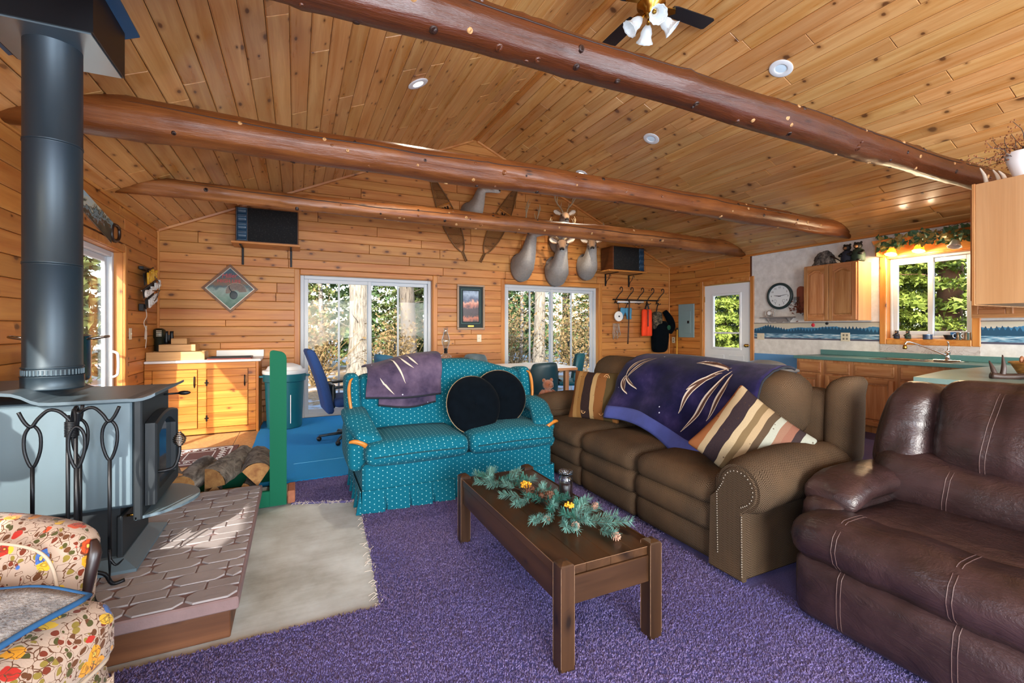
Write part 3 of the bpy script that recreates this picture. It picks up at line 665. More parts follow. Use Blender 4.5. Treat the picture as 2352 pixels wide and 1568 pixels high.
# ---------------------------------------------------------------- log beams
def beam(y, r, zb, mat, label, seed, lean=0, tap=(1, 1)):
    rd = random.Random(seed); n, m_ = 150, 28
    t = T('log_beam', label, 'beam', (XM, y, zb+r), group='log tie beams across the room')
    kn = [(rd.uniform(XL, XR), rd.uniform(0, 2*PI), rd.uniform(.008, .024)) for _ in range(120)]
    rings = []; x0 = XL+(zb+r-EAVE)/K+.02; x1 = XR-(zb+r-EAVE)/K-.02
    ph = [rd.uniform(0, 6) for _ in range(4)]
    for i in range(n+1):
        f = i/n; x = lerp(x0, x1, f); ring = []
        for k in range(m_):
            a = 2*PI*k/m_
            rr = r*(1+.05*math.sin(x*2.1+ph[0])+.035*math.sin(x*5.3+ph[1]+a)+.03*math.sin(3*a+x*1.3+ph[2]))*lerp(tap[0], tap[1], f)
            for kx, ka, ks in kn:
                dx = x-kx
                if abs(dx) < .12:
                    da = (a-ka+PI) % (2*PI)-PI; d2 = (dx/.035)**2+(da*r/.03)**2
                    if d2 < 9: rr += ks*math.exp(-d2)*.5
            if k == 17+int(round(1.5*math.sin(x*.7+ph[3]))): rr -= .012
            yy = y+rr*math.cos(a)+.012*math.sin(x*1.1+ph[1]); zz = zb+r+rr*math.sin(a)+.014*math.sin(x*.9+ph[0])+lean*(f-.5)
            xx = x
            if i == 0 or i == n:
                pass
            xl = XL+(zz-EAVE)/K+.03; xr = XR-(zz-EAVE)/K-.03
            xx = min(max(xx, xl), xr) if (i < n*.2 or i > n*.8) else xx
            if i == 0: xx = xl
            if i == n: xx = xr
            ring.append((xx, yy, min(zz, zc(xx)-.02)))
        rings.append(ring)
    m = MB(t); m.loft(rings); m.build('log', mat, smooth=True)
    for ck0, ck1, ca0 in ((x0+.3, x0+3.4, 2.65+rd.uniform(-.15, .15)), (x0+3.9, x1-.6, 2.8+rd.uniform(-.2, .2))):
        P = []
        for j in range(60):
            f = j/59; xx = lerp(ck0, ck1, f); ii = min(n, max(0, int(round((xx-x0)/(x1-x0)*n)))); a = ca0+.12*math.sin(xx*1.7)+.03*math.sin(xx*9); kk = a/(2*PI)*m_; k0 = int(kk) % m_; p = Vector(rings[ii][k0]).lerp(Vector(rings[ii][(k0+1) % m_]), kk-int(kk)); P.append(p)
        m = MB(t); m.tube(P, [.0055*math.sin(PI*(j+1)/61)**.5 for j in range(60)], 6); m.build('drying_crack', knot_d, smooth=True)
    # cut branch stubs on the camera side
    for j in range(44):
        x = rd.uniform(x0+.5, x1-.5); a = rd.uniform(PI*.75, PI*1.6); ii = int(round((x-x0)/(x1-x0)*n)); kk = a/(2*PI)*m_; k0 = int(kk) % m_; p = Vector(rings[ii][k0]).lerp(Vector(rings[ii][(k0+1) % m_]), kk-int(kk)); d = Vector((rd.uniform(-.3, .3), math.cos(a), math.sin(a))); s_ = rd.uniform(.008, .018)
        m = MB(t); m.tube([p-d*.02, p+d*.001, p+d*.004, p+d*.002, p+d*.003], [s_*1.7, s_*1.1, s_*.8, s_*.6, s_*.2], 10); m.build('branch_stub', knot_p if j % 3 == 0 else (knot_d if j % 3 == 1 else mat), smooth=True)
beam(5.30, .108, 2.50, log_far, 'slender honey-coloured log beam nearest the back wall', 1, 0, (.74, 1.15))
beam(3.65, .125, 2.495, log_mid, 'amber log beam, middle of the three tie beams', 2, 0, (1.04, .84))
beam(1.95, .102, 2.548, log_near, 'dark reddish log beam nearest the camera under the ceiling fan', 3, .03)

# ---------------------------------------------------------------- hearth
he = T('hearth', 'raised wooden hearth topped with stamped concrete pavers under the stove', 'hearth', (-.9, 2.9, 0))
hw = wood('hearth_board', 'x', '#4a2814', '#6f4325', .6, .6)
m = MB(he); m.box(-1.55, -.245, 2.20, 2.24, .0, .132, .004); m.build('frame_board', hw)
m = MB(he); m.box(-.285, -.245, 2.24, 3.59, .0, .132, .004); m.build('frame_board', hw)
m = MB(he); m.box(-1.55, -.245, 3.55, 3.59, .0, .132, .004); m.build('frame_board', hw)
m = MB(he); m.box(-1.55, -.212, 2.155, 3.62, .132, .1835, .006); m.build('slab', paver_b)
y = 2.165; k = 0
while y < 3.60:
    hgt = .098 if k % 2 == 0 else .07; x = -.218; first = k % 4 >= 2; 
    while x > -1.5:
        L_ = (.19 if (k % 2 == 0) else .125)+random.uniform(-.01, .01) if not first else .065; first = False; x0 = max(x-L_, -1.54); y1 = min(y+hgt, 3.612); c = .03 if k % 2 == 0 else .0
        if y1-y > .03 and x-x0 > .05:
            g = .0028; a, b, p, q_ = x0+g, x-g, y+g, y1-g; c = min(c, (y1-y)*.4)
            poly = [(a+c, p), (b-c, p), (b, p+c+.001), (b, q_-c), (b-c, q_), (a+c, q_), (a, q_-c), (a, p+c+.001)] if c else [(a, p), (b, p), (b, q_), (a, q_)]
            m = MB(he); m.prism(poly, .180, .190+random.uniform(-.0012, .0012), bev=.003); m.build('paver', paver_m)
        x -= L_
    y += hgt; k += 1

# ---------------------------------------------------------------- wood stove
sv = T('wood_stove', 'grey steel pedestal wood stove with stepped top and arched glass door', 'stove', (-1.0, 2.82, .19))
m = MB(sv); m.box(-1.36, -.665, 2.62, 3.06, .46, .955, .01); m.build('firebox', steel_blue)
m = MB(sv); m.box(-1.37, -.672, 2.598, 2.617, .475, .945, .006); m.build('side_shield', stove_pan)
m = MB(sv); m.box(-1.37, -.672, 3.063, 3.082, .475, .945, .006); m.build('side_shield', stove_pan)
prof = [(-1.42, 1.014), (-1.08, 1.014), (-1.05, 1.010), (-1.02, .998), (-.99, .978), (-.965, .968), (-.93, .965), (-.68, .965), (-.65, .963), (-.62, .966), (-.59, .976), (-.575, .985)]
pr = prof+[(x, z-.013) for x, z in prof[::-1]]
m = MB(sv); m.prism(pr, 2.548, 3.135, 'xz'); m.build('top_plate', steel_blue)
m = MB(sv); m.box(-.668, -.635, 2.60, 3.08, .40, .95, .006); m.build('front_plate', stove_dk)
# arched door
def arch(y0, y1, z0, z1, rise, n=10): return [(y0, z0), (y1, z0)]+[(lerp(y1, y0, i/n), z1+rise*math.sin(PI*i/n)) for i in range(n+1)]
m = MB(sv); P0 = arch(2.635, 3.07, .455, .835, .03); P1 = arch(2.69, 3.015, .51, .77, .055)
R0 = [(-.632, *p) for p in P0]; R1 = [(-.595, *p) for p in P0]; R2 = [(-.588, *[lerp(c, p_, .04) for c, p_ in zip(p, (2.85, .65))]) for p in P0]; R3 = [(-.590, *p) for p in P1]; R4 = [(-.615, *p) for p in P1]
m.loft([R0, R1, R2, R3, R4], caps=False); dr = m.build('door', stove_dk, smooth=True, auto=35)
mirror_g = N('stove_glass', .06, spec=.8); mirror_g.col('#1c2a36'); mirror_g = mirror_g.m
m = MB(sv); m.prism(P1, -.617, -.611, 'yz'); sub(m, dr, 'glass', mirror_g)
m = MB(sv); m.tube([(-.60, 2.665, .60), (-.565, 2.665, .60), (-.53, 2.68, .61), (-.515, 2.70, .66), (-.515, 2.71, .70)], .008, 8); sub(m, dr, 'handle_rod', blackm, smooth=True)
m = MB(sv); cp = [(-.515+.001*i*0+(.006+.020*math.sin(PI*min(1, i/70)))*math.cos(i*.75), 2.71+(.006+.020*math.sin(PI*min(1, i/70)))*math.sin(i*.75), .70+.00095*i) for i in range(76)]
m.tube(cp, .0032, 5); sub(m, dr, 'spring_handle', steel, smooth=True)
for z in (.50, .76):
    m = MB(sv); m.cyl((-.615, 3.082, z), .016, .06, 10); sub(m, dr, 'hinge', stove_dk, smooth=True)
# air control under the top lip
m = MB(sv); m.tube([(-.64, 2.98, .925), (-.575, 3.0, .925)], .005, 6); m.ell((-.55, 3.005, .925), (.03, .012, .012), 10, 6); m.build('air_control', blackm, smooth=True)
# curved ash lip
n = 14; out = [(-.655+.20*math.sin(PI*i/n)**.6, lerp(2.60, 3.10, i/n)) for i in range(n+1)]
m = MB(sv); m.prism(out+[(-.66, 3.10), (-.66, 2.60)], .405, .418); m.build('ash_lip', stove_pan)
# pedestal
m = MB(sv); m.box(-1.28, -.73, 2.66, 3.02, .215, .46, .005); m.build('pedestal', stove_dk)
m = MB(sv); m.box(-.735, -.715, 2.635, 3.045, .215, .42, .004); m.build('ash_drawer', stove_dk)
m = MB(sv); m.loft([[(-1.36, 2.56, .19), (-.645, 2.56, .19), (-.645, 3.10, .19), (-1.36, 3.10, .19)], [(-1.36, 2.56, .203), (-.645, 2.56, .203), (-.645, 3.10, .203), (-1.36, 3.10, .203)], [(-1.30, 2.63, .235), (-.71, 2.63, .235), (-.71, 3.04, .235), (-1.30, 3.04, .235)]]); m.build('base_flange', stove_pan)
m = MB(sv); m.cyl((-.715, 2.70, .40), .006, .035, 8, 'x'); m.ell((-.672, 2.70, .40), (.012, .02, .02)); m.build('drawer_knob', brass, smooth=True)
# pipe
pp = T('stove_pipe', 'tall dark flue pipe rising from the stove to the ceiling', 'pipe', (-1.01, 2.80, 1.014))
R = .102
for z0, z1, nm in ((1.0, 1.062, 'collar'), (1.062, 1.565, 'pipe_section'), (1.565, 2.115, 'pipe_section'), (2.115, 2.64, 'pipe_section')):
    r_ = R+.006 if nm == 'collar' else R
    m = MB(pp); m.lathe([(r_-.002, z0), (r_+.001, z0+.004), (r_+.001, z0+.008), (r_-.001, z0+.012), (r_-.001, z1-.004), (r_+.002, z1-.001), (r_-.002, z1)], 40, (-1.01, 2.80, 0)); m.build(nm, pipe_m, smooth=True)
m = MB(pp)
for k in range(44):
    a = 2*PI*k/44; c, s_ = math.cos(a), math.sin(a); m.tube([(-1.01+(R+.001)*c, 2.80+(R+.001)*s_, 1.066), (-1.01+(R+.001)*c, 2.80+(R+.001)*s_, 1.09)], .003, 4)
m.build('crimps', stove_pan)
m = MB(pp); m.lathe([(R+.001, 1.095), (R+.006, 1.10), (R+.001, 1.105)], 40, (-1.01, 2.80, 0), caps=False); m.build('bead', pipe_m, smooth=True)
sb = T('chimney_support_box', 'black square chimney support box under the sloped ceiling', 'chimney box', (-1.01, 2.8, 2.58))
m = MB(sb); m.prism([(-1.215, 2.575), (-.805, 2.575), (-.805, zc(-.805)-.022), (-1.215, zc(-1.215)-.022)], 2.595, 3.005, 'xz'); m.build('box', blackm)
m = MB(sb); m.box(-1.205, -.815, 2.605, 2.995, 2.568, 2.576); m.build('bottom_plate', plain('galvanised', '#8da0aa', .3, .8, sc=3))
m = MB(sb); x0, x1 = -1.265, -.755; m.add([(x0, 2.545, zc(x0)-.023), (x1, 2.545, zc(x1)-.023), (x1, 3.055, zc(x1)-.023), (x0, 3.055, zc(x0)-.023), (x0, 2.545, zc(x0)-.031), (x1, 2.545, zc(x1)-.031), (x1, 3.055, zc(x1)-.031), (x0, 3.055, zc(x0)-.031)], [(0,1,2,3),(7,6,5,4),(0,4,5,1),(1,5,6,2),(2,6,7,3),(3,7,4,0)]); m.build('flange', plain('blue_enamel', '#2c5f86', .45, .3))
# stock pot
po = T('stock_pot', 'stainless steel stock pot on the stove behind the flue pipe', 'pot', (-1.06, 3.015, 1.014))
m = MB(po); m.lathe([(.105, 1.0145), (.112, 1.02), (.114, 1.04), (.114, 1.235), (.119, 1.240), (.114, 1.243), (.108, 1.238), (.108, 1.03), (.0, 1.03)], 36, (-1.06, 3.015, 0), caps=False); m.build('body', steel, smooth=True)
m = MB(po); m.lathe([(.0, 1.0142), (.105, 1.0145)], 36, (-1.06, 3.015, 0), caps=False); m.build('base', steel)
for sx in (-1, 1):
    m = MB(po); c = -1.06+sx*.114; m.tube([(c, 2.975, 1.222), (c+sx*.02, 2.975, 1.226), (c+sx*.065, 2.99, 1.234), (c+sx*.065, 3.04, 1.234), (c+sx*.02, 3.055, 1.226), (c, 3.055, 1.222)], .006, 8); m.build('handle', steel, smooth=True)

# ---------------------------------------------------------------- fireplace tools
ft = T('fireplace_tool_stand', 'black wrought iron tool stand with curled hooks beside the stove', 'tool stand', (-.81, 2.40, .19))
bx, by = -.81, 2.40
m = MB(ft); m.tube([(bx-.012, by, .22), (bx-.012, by, .93)], .007, 8); m.tube([(bx+.012, by, .22), (bx+.012, by, .93)], .007, 8); m.build('pole', blackm, smooth=True)
m = MB(ft)
for j in range(10): m.lathe([(.020, .845+j*.006), (.024, .848+j*.006), (.020, .851+j*.006)], 12, (bx, by, 0), caps=False)
m.build('binding_coil', blackm, smooth=True)
for k, a in enumerate((-.05, PI/2, PI+.1, -PI/2+.5)):
    m = MB(ft); c, s_ = math.cos(a), math.sin(a); L_ = .135 if abs(s_) < .8 else .09
    hk = [(0, .90), (.25, .945), (.5, .955), (.72, .925), (.86, .895), (1.0, .915), (1.12, .955)]
    m.tube([(bx+c*L_*u, by+s_*L_*u, z) for u, z in hk], .0065, 8); m.build('hook', blackm, smooth=True)
for a in (.5, PI-.5, PI+.6, -.7):
    m = MB(ft); c, s_ = math.cos(a), math.sin(a); m.tube([(bx, by, .25), (bx+c*.05, by+s_*.05, .275), (bx+c*.10, by+s_*.10, .25), (bx+c*.125, by+s_*.125, .200), (bx+c*.165, by+s_*.165, .198)], .008, 8); m.build('foot', blackm, smooth=True)
def loop_tool(name, label, x, y, z, low, tip):
    t = T(name, label, name.replace('_', ' '), (x, y, z)); t['group'] = 'iron tools on the hearth stand'
    m = MB(t); m.tube([(x, y, z-.16), (x-.022, y, z-.10), (x-.022, y, z-.03), (x, y, z+.003), (x+.022, y, z-.03), (x+.022, y, z-.10), (x, y, z-.16)], .006, 8); m.build('loop_handle', blackm, smooth=True)
    m = MB(t); m.tube([(x, y, z-.155), (x, y, low)], .007, 8); m.build('shaft', blackm, smooth=True)
    m = MB(t); tip(m, x, y, low); m.build('tip', blackm, smooth=True)
def tongs_tip(m, x, y, z): m.tube([(x, y, z), (x-.03, y, z-.05), (x-.02, y, z-.14)], .006, 6); m.tube([(x, y, z), (x+.03, y, z-.05), (x+.02, y, z-.14)], .006, 6)
def poker_tip(m, x, y, z): m.tube([(x, y, z+.01), (x, y, z-.12)], [.008, .002], 6); m.tube([(x, y, z-.03), (x+.02, y, z-.06), (x+.045, y, z-.04)], [.006, .005, .002], 6)
def shovel_tip(m, x, y, z): m.grid(lambda u, v: (x-.05+.1*u, y-.03*math.sin(PI*u)*(.3+.7*v), z-.14*v), 8, 6, .003)
def brush_tip(m, x, y, z):
    m.cyl((x, y, z-.03), .02, .035, 12)
    for j in range(60): a = random.uniform(0, 2*PI); r_ = random.uniform(0, .03); m.tube([(x+.4*r_*math.cos(a), y+.4*r_*math.sin(a), z-.02), (x+r_*math.cos(a), y+r_*math.sin(a), z-.12)], .002, 3)
loop_tool('fire_tongs', 'black iron tongs hanging on the left hook of the tool stand', bx-.115, by-.004, .895, .50, tongs_tip)
loop_tool('fire_poker', 'thin black iron poker on the right hook of the tool stand', bx+.118, by, .895, .36, poker_tip)
loop_tool('ash_shovel', 'ash shovel with twisted loop handle, hanging at the front of the tool stand', bx+.042, by-.082, .893, .42, shovel_tip)
loop_tool('hearth_brush', 'hearth brush hanging behind the tool stand pole', bx+.0, by+.078, .895, .42, brush_tip)

# ---------------------------------------------------------------- green firewood rack and logs
fr = T('firewood_rack', 'green painted firewood rack with a tall round-cornered end board', 'firewood rack', (-.6, 3.9, 0))
def endboard(x0):
    p = [(x0, .012), (x0+.107, .012), (x0+.107, 1.055)]+[(x0+.107-.05*(1-math.cos(a)), 1.055+.055*math.sin(a)) for a in (.4, .8, 1.2, 1.57)]+[(x0+.02, 1.118), (x0+.004, 1.112), (x0, 1.10)]
    m = MB(fr); m.prism(p, 3.645, 3.685, 'xz'); m.build('end_board', green_p)
endboard(-.168)
m = MB(fr); m.box(-1.42, -.165, 3.65, 3.685, .008, .12, .004); m.build('front_rail', green_p)
m = MB(fr); m.box(-1.42, -.165, 4.22, 4.255, .008, .12, .004); m.build('back_rail', green_p)
m = MB(fr); m.box(-.168, -.13, 3.69, 4.25, .008, .12, .004); m.build('side_rail', green_p)
m = MB(fr); m.box(-1.42, -1.385, 3.69, 4.25, .008, .12, .004); m.build('side_rail', green_p)
bb = T('brick', 'small chipped red brick beside the green rack post', 'brick', (-.02, 3.72, 0))
m = MB(bb); m.box(-.055, -.005, 3.66, 3.86, .008, .10, .006); m.build('block', plain('red_brick', '#9a5f45', .9, var=.35, sc=30, bump=.5))
def split_log(label, c, yaw, pit, L_, r, kind, roll=0):
    """kind 'round' or 'wedge': split face and bark face are separate parts"""
    t = T('firewood_log', label, 'log', c, 0, group='split firewood in the green rack'); t.rotation_euler = (pit, roll, yaw)
    n = 14
    if kind == 'round':
        rings = [[(r*(1+.08*math.sin(3*a+i))*math.cos(a), -L_/2+L_*i/8, r*(1+.06*math.sin(2*a+i*.7))*math.sin(a)) for a in [2*PI*k/n for k in range(n)]] for i in range(9)]
        m = MB(); m.loft(rings, caps=False); m.build('bark', birch, t, True)
        for e_ in (0, 8): m = MB(); m.add([*rings[e_]], [tuple(range(n))]); m.build('cut_end', split_w, t)
    else:
        arc = [(r*math.cos(a)*(1+random.uniform(-.05, .05)), r*math.sin(a)) for a in [PI*.12+PI*.62*k/8 for k in range(9)]]; tipp = (-.1*r, -.55*r)
        m = MB(); m.loft([[(x+random.uniform(-.006, .006), -L_/2+L_*i/8, z+random.uniform(-.006, .006)) for x, z in arc] for i in range(9)], caps=False, closed=False); m.build('bark', bark, t, True)
        P_ = arc+[tipp]; m = MB(); m.add([(x*.98, -L_/2, z*.98) for x, z in P_]+[(x*.98, L_/2, z*.98) for x, z in P_], [tuple(range(10)), tuple(range(19, 9, -1)), (8, 9, 19, 18), (9, 0, 10, 19)]); m.build('split_face', split_w, t)
split_log('thin bark-edged split log leaning by the stove, leftmost in the green rack', (-.80, 3.93, .235), .25, .10, .42, .085, 'wedge', -.6)
split_log('round grey birch log with dark cut end in the green rack', (-.655, 3.92, .215), -.2, .06, .42, .08, 'round')
split_log('pale split log standing on edge in the middle of the green rack', (-.455, 3.95, .225), -.35, .12, .44, .105, 'wedge', .5)
split_log('rough-barked split log beside the green post', (-.265, 3.93, .215), .05, .05, .42, .11, 'wedge', -.25)
split_log('split log at the bottom of the green rack, under the birch log', (-.565, 3.97, .115), .1, 0, .44, .07, 'wedge', 1.2)
split_log('split log at the bottom of the green rack, under the rough-barked log', (-.33, 3.98, .10), -.1, 0, .44, .07, 'wedge', .9)

# ---------------------------------------------------------------- folding chair behind the stove
fc = T('folding_chair', 'dark green folding chair with cream frame behind the stove', 'chair', (-1.38, 3.86, 0))
dkg = plain('dark_green_fabric', '#10241e', .85); crm = plain('cream_metal', '#cfc9b2', .45)
for y_ in (3.70, 3.90):
    m = MB(fc); m.soft((-1.42, y_+.06, .93), (.05, .16, .40), .03, 6); m.build('back_panel', dkg, smooth=True)
for y_ in (3.665, 3.86, 4.055):
    m = MB(fc); m.tube([(-1.30, y_, .01), (-1.42, y_, .5), (-1.43, y_, 1.08), (-1.42, y_+.02, 1.11)], .014, 8); m.build('frame_tube', crm, smooth=True)
m = MB(fc); m.box(-1.44, -1.41, 3.67, 4.05, .90, .93, .006); m.build('cross_bar', crm)
m = MB(fc); m.soft((-1.25, 3.86, .45), (.34, .38, .05), .02, 6); m.build('seat', dkg, smooth=True)
for y_ in (3.68, 4.04):
    m = MB(fc); m.tube([(-1.10, y_, .44), (-1.10, y_, .01)], .012, 8); m.build('leg', crm, smooth=True)

# ---------------------------------------------------------------- floral armchair (faces the coffee table)
ac = T('armchair', 'floral chintz armchair with dark wood trim in the near corner', 'armchair', (-.915, 1.466, 0), math.radians(-25))
dkw = plain('dark_show_wood', '#2a1a16', .35, var=.3, sc=20); pip = plain('cream_piping', '#b09c86', .8)
m = MB(); m.soft((.0, 0, .245), (.76, .64, .28), .05, 8, fn=None); m.build('seat_base', floral_f, ac, True)
m = MB(); m.soft((.07, 0, .475), (.68, .60, .18), .06, 12, (.02, .0, .03)); m.build('seat_cushion', floral_f, ac, True)
m = MB(); m.tube([(-.2, .30, .392), (.1, .302, .392), (.33, .292, .41), (.385, .27, .41), (.402, .2, .41), (.412, 0, .41), (.402, -.2, .41), (.385, -.27, .41), (.33, -.292, .41), (-.2, -.30, .392)], .006, 6); m.build('piping', pip, ac, True)
def armf(sy):
    def f(p):
        t_ = (p.z+.17)/.34; p.y += sy*.05*max(0, t_)**2; p.z += .03*math.cos(p.x*3)-.04*max(0, p.x); return p
    m = MB(); m.soft((-.10, sy*.385, .50), (.62, .14, .34), .065, 12, (.01, .015, .02), armf_fn(sy)); a = m.build('arm', floral_f, ac, True)
    m = MB(); m.tube([(-.10, sy*.33, .685), (.05, sy*.33, .680), (.14, sy*.33, .66), (.185, sy*.325, .62), (.205, sy*.32, .55), (.205, sy*.316, .46)], .0045, 6); m.build('piping', pip, ac, True)
    m = MB(); m.tube([(.205, sy*.43, .645), (.222, sy*.415, .61), (.215, sy*.395, .52), (.20, sy*.385, .40), (.19, sy*.385, .24)], [.008, .017, .016, .014, .012], 8, flat=.6); m.build('show_wood', dkw, ac, True)
def armf_fn(sy):
    def f(p):
        t_ = (p.z+.17)/.34; p.y += sy*.05*max(0, t_)**2; p.z += .03*math.cos(p.x*3)-.05*max(0, p.x); return p
    return f
for sy in (-1, 1): armf(sy)
m = MB(); m.soft((-.40, 0, .66), (.14, .58, .66), .07, 10, (.04, 0, .02)); m.build('backrest', floral_f, ac, True)
n = 20; m = MB(); m.grid(lambda u, v: (.365+.012*math.sin(u*60), lerp(-.32, .32, u), lerp(.02, .335, v)), 30, 4, .006); m.build('skirt', floral_f, ac, True)
for sx in (-.3, .3):
    for sy in (-.26, .26):
        m = MB(); m.lathe([(.016, .0), (.024, .11)], 10, (sx, sy, .0)); m.build('foot', dkw, ac, True)
# plush throw on the seat
q = N('grey_plush', 1, spec=.05, sheen=.4); o = q.obj(); a_ = q.noise(q.map(o, (1, 1, 1)), 14, 5, .75); q.col(q.ramp(a_, [(.3, '#4b4b4e'), (.5, '#9a948e'), (.68, '#c4bbb0')])); q.bump(q.noise(o, 130, 3), 1, .015); plush = q.m
th = T('throw_blanket', 'grey plush throw with blue binding on the floral armchair seat', 'blanket', (-.915, 1.466, .585), math.radians(-25))
def thf(u, v):
    x = lerp(-.25, .385, u); y_ = lerp(-.40, .215, v)
    z = .012+.035*(1-(max(-1, min(1, (x-.07)/.36)))**2)*(1-min(1, (y_/.33))**2 if abs(y_) < .33 else 0)+.006*math.sin(14*u+9*v)+.008
    z = max(z, .018-.02*max(0, u-.85)/.15)
    if y_ < -.30: z -= (-.30-y_)*.9
    return (x, y_, z)
m = MB(); m.grid(thf, 26, 20, .016); m.build('plush', plush, th, True)
m = MB(); m.tube([Vector(thf(u/20, 1))+Vector((0, .004, -.004)) for u in range(21)]+[Vector(thf(1, 1-v/20))+Vector((.004, 0, -.004)) for v in range(1, 21)], .007, 7); m.build('binding', plain('blue_binding', '#1d4f79', .8), th, True)
# floor lamp by the left wall (its shadow falls on the stove side)
lp = T('table_lamp_on_stand', 'dark bell-shaded lamp by the left wall, out of the picture but for its shadow', 'lamp', (-1.40, 2.04, 0))
m = MB(lp); m.lathe([(.07, 0.001), (.07, .02), (.02, .035), (.014, 1.0), (.02, 1.02)], 16, (-1.40, 2.04, 0)); m.build('stand', blackm, smooth=True)
m = MB(lp); m.lathe([(.12, 1.10), (.115, 1.15), (.095, 1.20), (.06, 1.235), (.05, 1.25), (.05, 1.29), (.02, 1.31)], 20, (-1.40, 2.04, 0)); m.build('shade', blackm, smooth=True)
m = MB(lp); m.cyl((-1.40, 2.04, 1.01), .012, .2, 8); m.build('neck', blackm)
# ---------------------------------------------------------------- teal loveseat (faces the camera)
lv = T('loveseat', 'teal dotted loveseat with carved oak trim and pleated skirt', 'sofa', (1.16, 3.6, 0))
m = MB(lv); m.box(.41, 1.90, 3.24, 4.02, .10, .335, .02); m.build('base', teal_f)
# pleated skirt, front and left side
def pleat(s_): f = (s_*6.2) % 1; return (.030*f**1.5+.010*math.sin(PI*f)-.008) if f < .90 else -.03
m = MB(lv)
m.grid(lambda u, v: (lerp(.405, 1.905, u), 3.232-(.012+pleat(u*1.43)*(1-v))*(1-.35*v), lerp(.004, .165, v)), 220, 4, .004)
m.grid(lambda u, v: (.402-(.014+pleat(u*.8)*(1-v))*(1-.35*v), lerp(4.0, 3.232, u), lerp(.004, .165, v)), 60, 4, .004)
m.grid(lambda u, v: (1.908+(.014+pleat(u*.8)*(1-v))*(1-.35*v), lerp(3.232, 4.0, u), lerp(.004, .165, v)), 60, 4, .004)
m.build('skirt', teal_f, smooth=True, auto=50)
for x0, x1 in ((.425, 1.168), (1.176, 1.895)):
    m = MB(lv); m.soft(((x0+x1)/2, 3.47, .405), (x1-x0, .60, .15), .06, 16, (.0, .025, .03)); c_ = m.build('seat_cushion', teal_f, smooth=True)
    m = MB(lv); m.tube([(x0+.05, 3.158, .40), ((x0+x1)/2, 3.146, .41), (x1-.05, 3.158, .40)], .005, 6); m.build('welt', plain('teal_welt', '#083f49', .9))
# back: camel top, tufted
def topz(x): return .90+.085*math.exp(-((x-1.18)/.55)**4)+.012*math.cos((x-1.18)*5)
def backf(p):
    X_ = p.x; t_ = (p.z+.30)/.60
    p.z = -.30+t_*(topz(X_+1.17)-.36); p.y += .10*t_
    if p.y < -.02:
        gx = (X_/.17+.5) % 1-.5; p.y += .010*math.exp(-(gx/.10)**2)*math.exp(-((t_-.45)/.35)**2)
        for bz in (.42, .62): p.y += .022*math.exp(-(gx/.13)**2-((t_-bz)/.05)**2)
    return p
m = MB(lv); m.soft((1.17, 3.80, .66), (1.46, .22, .60), .07, 26, (0, .03, .01), backf); m.build('back', teal_f, smooth=True)
m = MB(lv)
for i_ in range(-4, 5):
    for bz in (.42, .62):
        x = 1.17+i_*.17; m.ell((x, 3.80-.115+.10*bz+.02, .66-.30+bz*(topz(x)-.36)), (.009, .006, .009), 8, 5)
m.build('tufting_buttons', teal_f, smooth=True)
# wings and arms
for sx in (-1, 1):
    cx_ = 1.16+sx*.745
    def wf_(p):
        t_ = (p.z+.24)/.48; p.y += .10*t_; p.x += sx*.015*t_; p.z += .03*math.cos(p.y*6); return p
    m = MB(lv); m.soft((cx_, 3.80, .66), (.10, .30, .46), .045, 10, (.01, 0, 0), wf_); m.build('wing', teal_f, smooth=True)
    m = MB(lv); x = cx_+sx*.035; m.tube([(x-sx*.01, 3.655, .60), (x+sx*.006, 3.67, .70), (x+sx*.012, 3.70, .80), (x, 3.715, .865), (x-sx*.02, 3.735, .882)], [.012, .017, .019, .014, .006], 10, flat=.7); m.build('carved_trim', honey_w, smooth=True)
    ax_ = 1.16+sx*.77
    def af_(p): p.z += -.10*max(0, -p.y)*1.2+.015*math.cos(p.y*9); p.x += sx*.02*math.cos(p.y*4); return p
    m = MB(lv); m.soft((ax_, 3.56, .42), (.125, .50, .30), .055, 12, (.01, 0, .01), lambda p: Vector((p.x, p.y, p.z-.10*sst(.02, .25, -p.y)*max(0, (p.z+.15)/.30)**1.5))); m.build('arm', teal_f, smooth=True)
    m = MB(lv); m.soft((ax_+sx*-.015, 3.52, .575), (.19, .50, .08), .038, 14, (.0, .01, .015), lambda p: Vector((p.x-sx*.06*sst(.0, .25, -p.y), p.y, p.z+.045*sst(-.25, .25, p.y)-.075*sst(.0, .25, -p.y)-sx*.0*p.x-.25*(-sx*p.x)*sst(0, .25, -p.y)))); m.build('arm_pad', teal_f, smooth=True)
    m = MB(lv); m.tube([(ax_-sx*.075, 3.30, .415), (ax_-sx*.055, 3.29, .45), (ax_-sx*.015, 3.285, .483), (ax_+sx*.03, 3.29, .495), (ax_+sx*.06, 3.30, .49)], [.012, .022, .025, .020, .010], 10, flat=.75); m.build('carved_trim', honey_w, smooth=True)
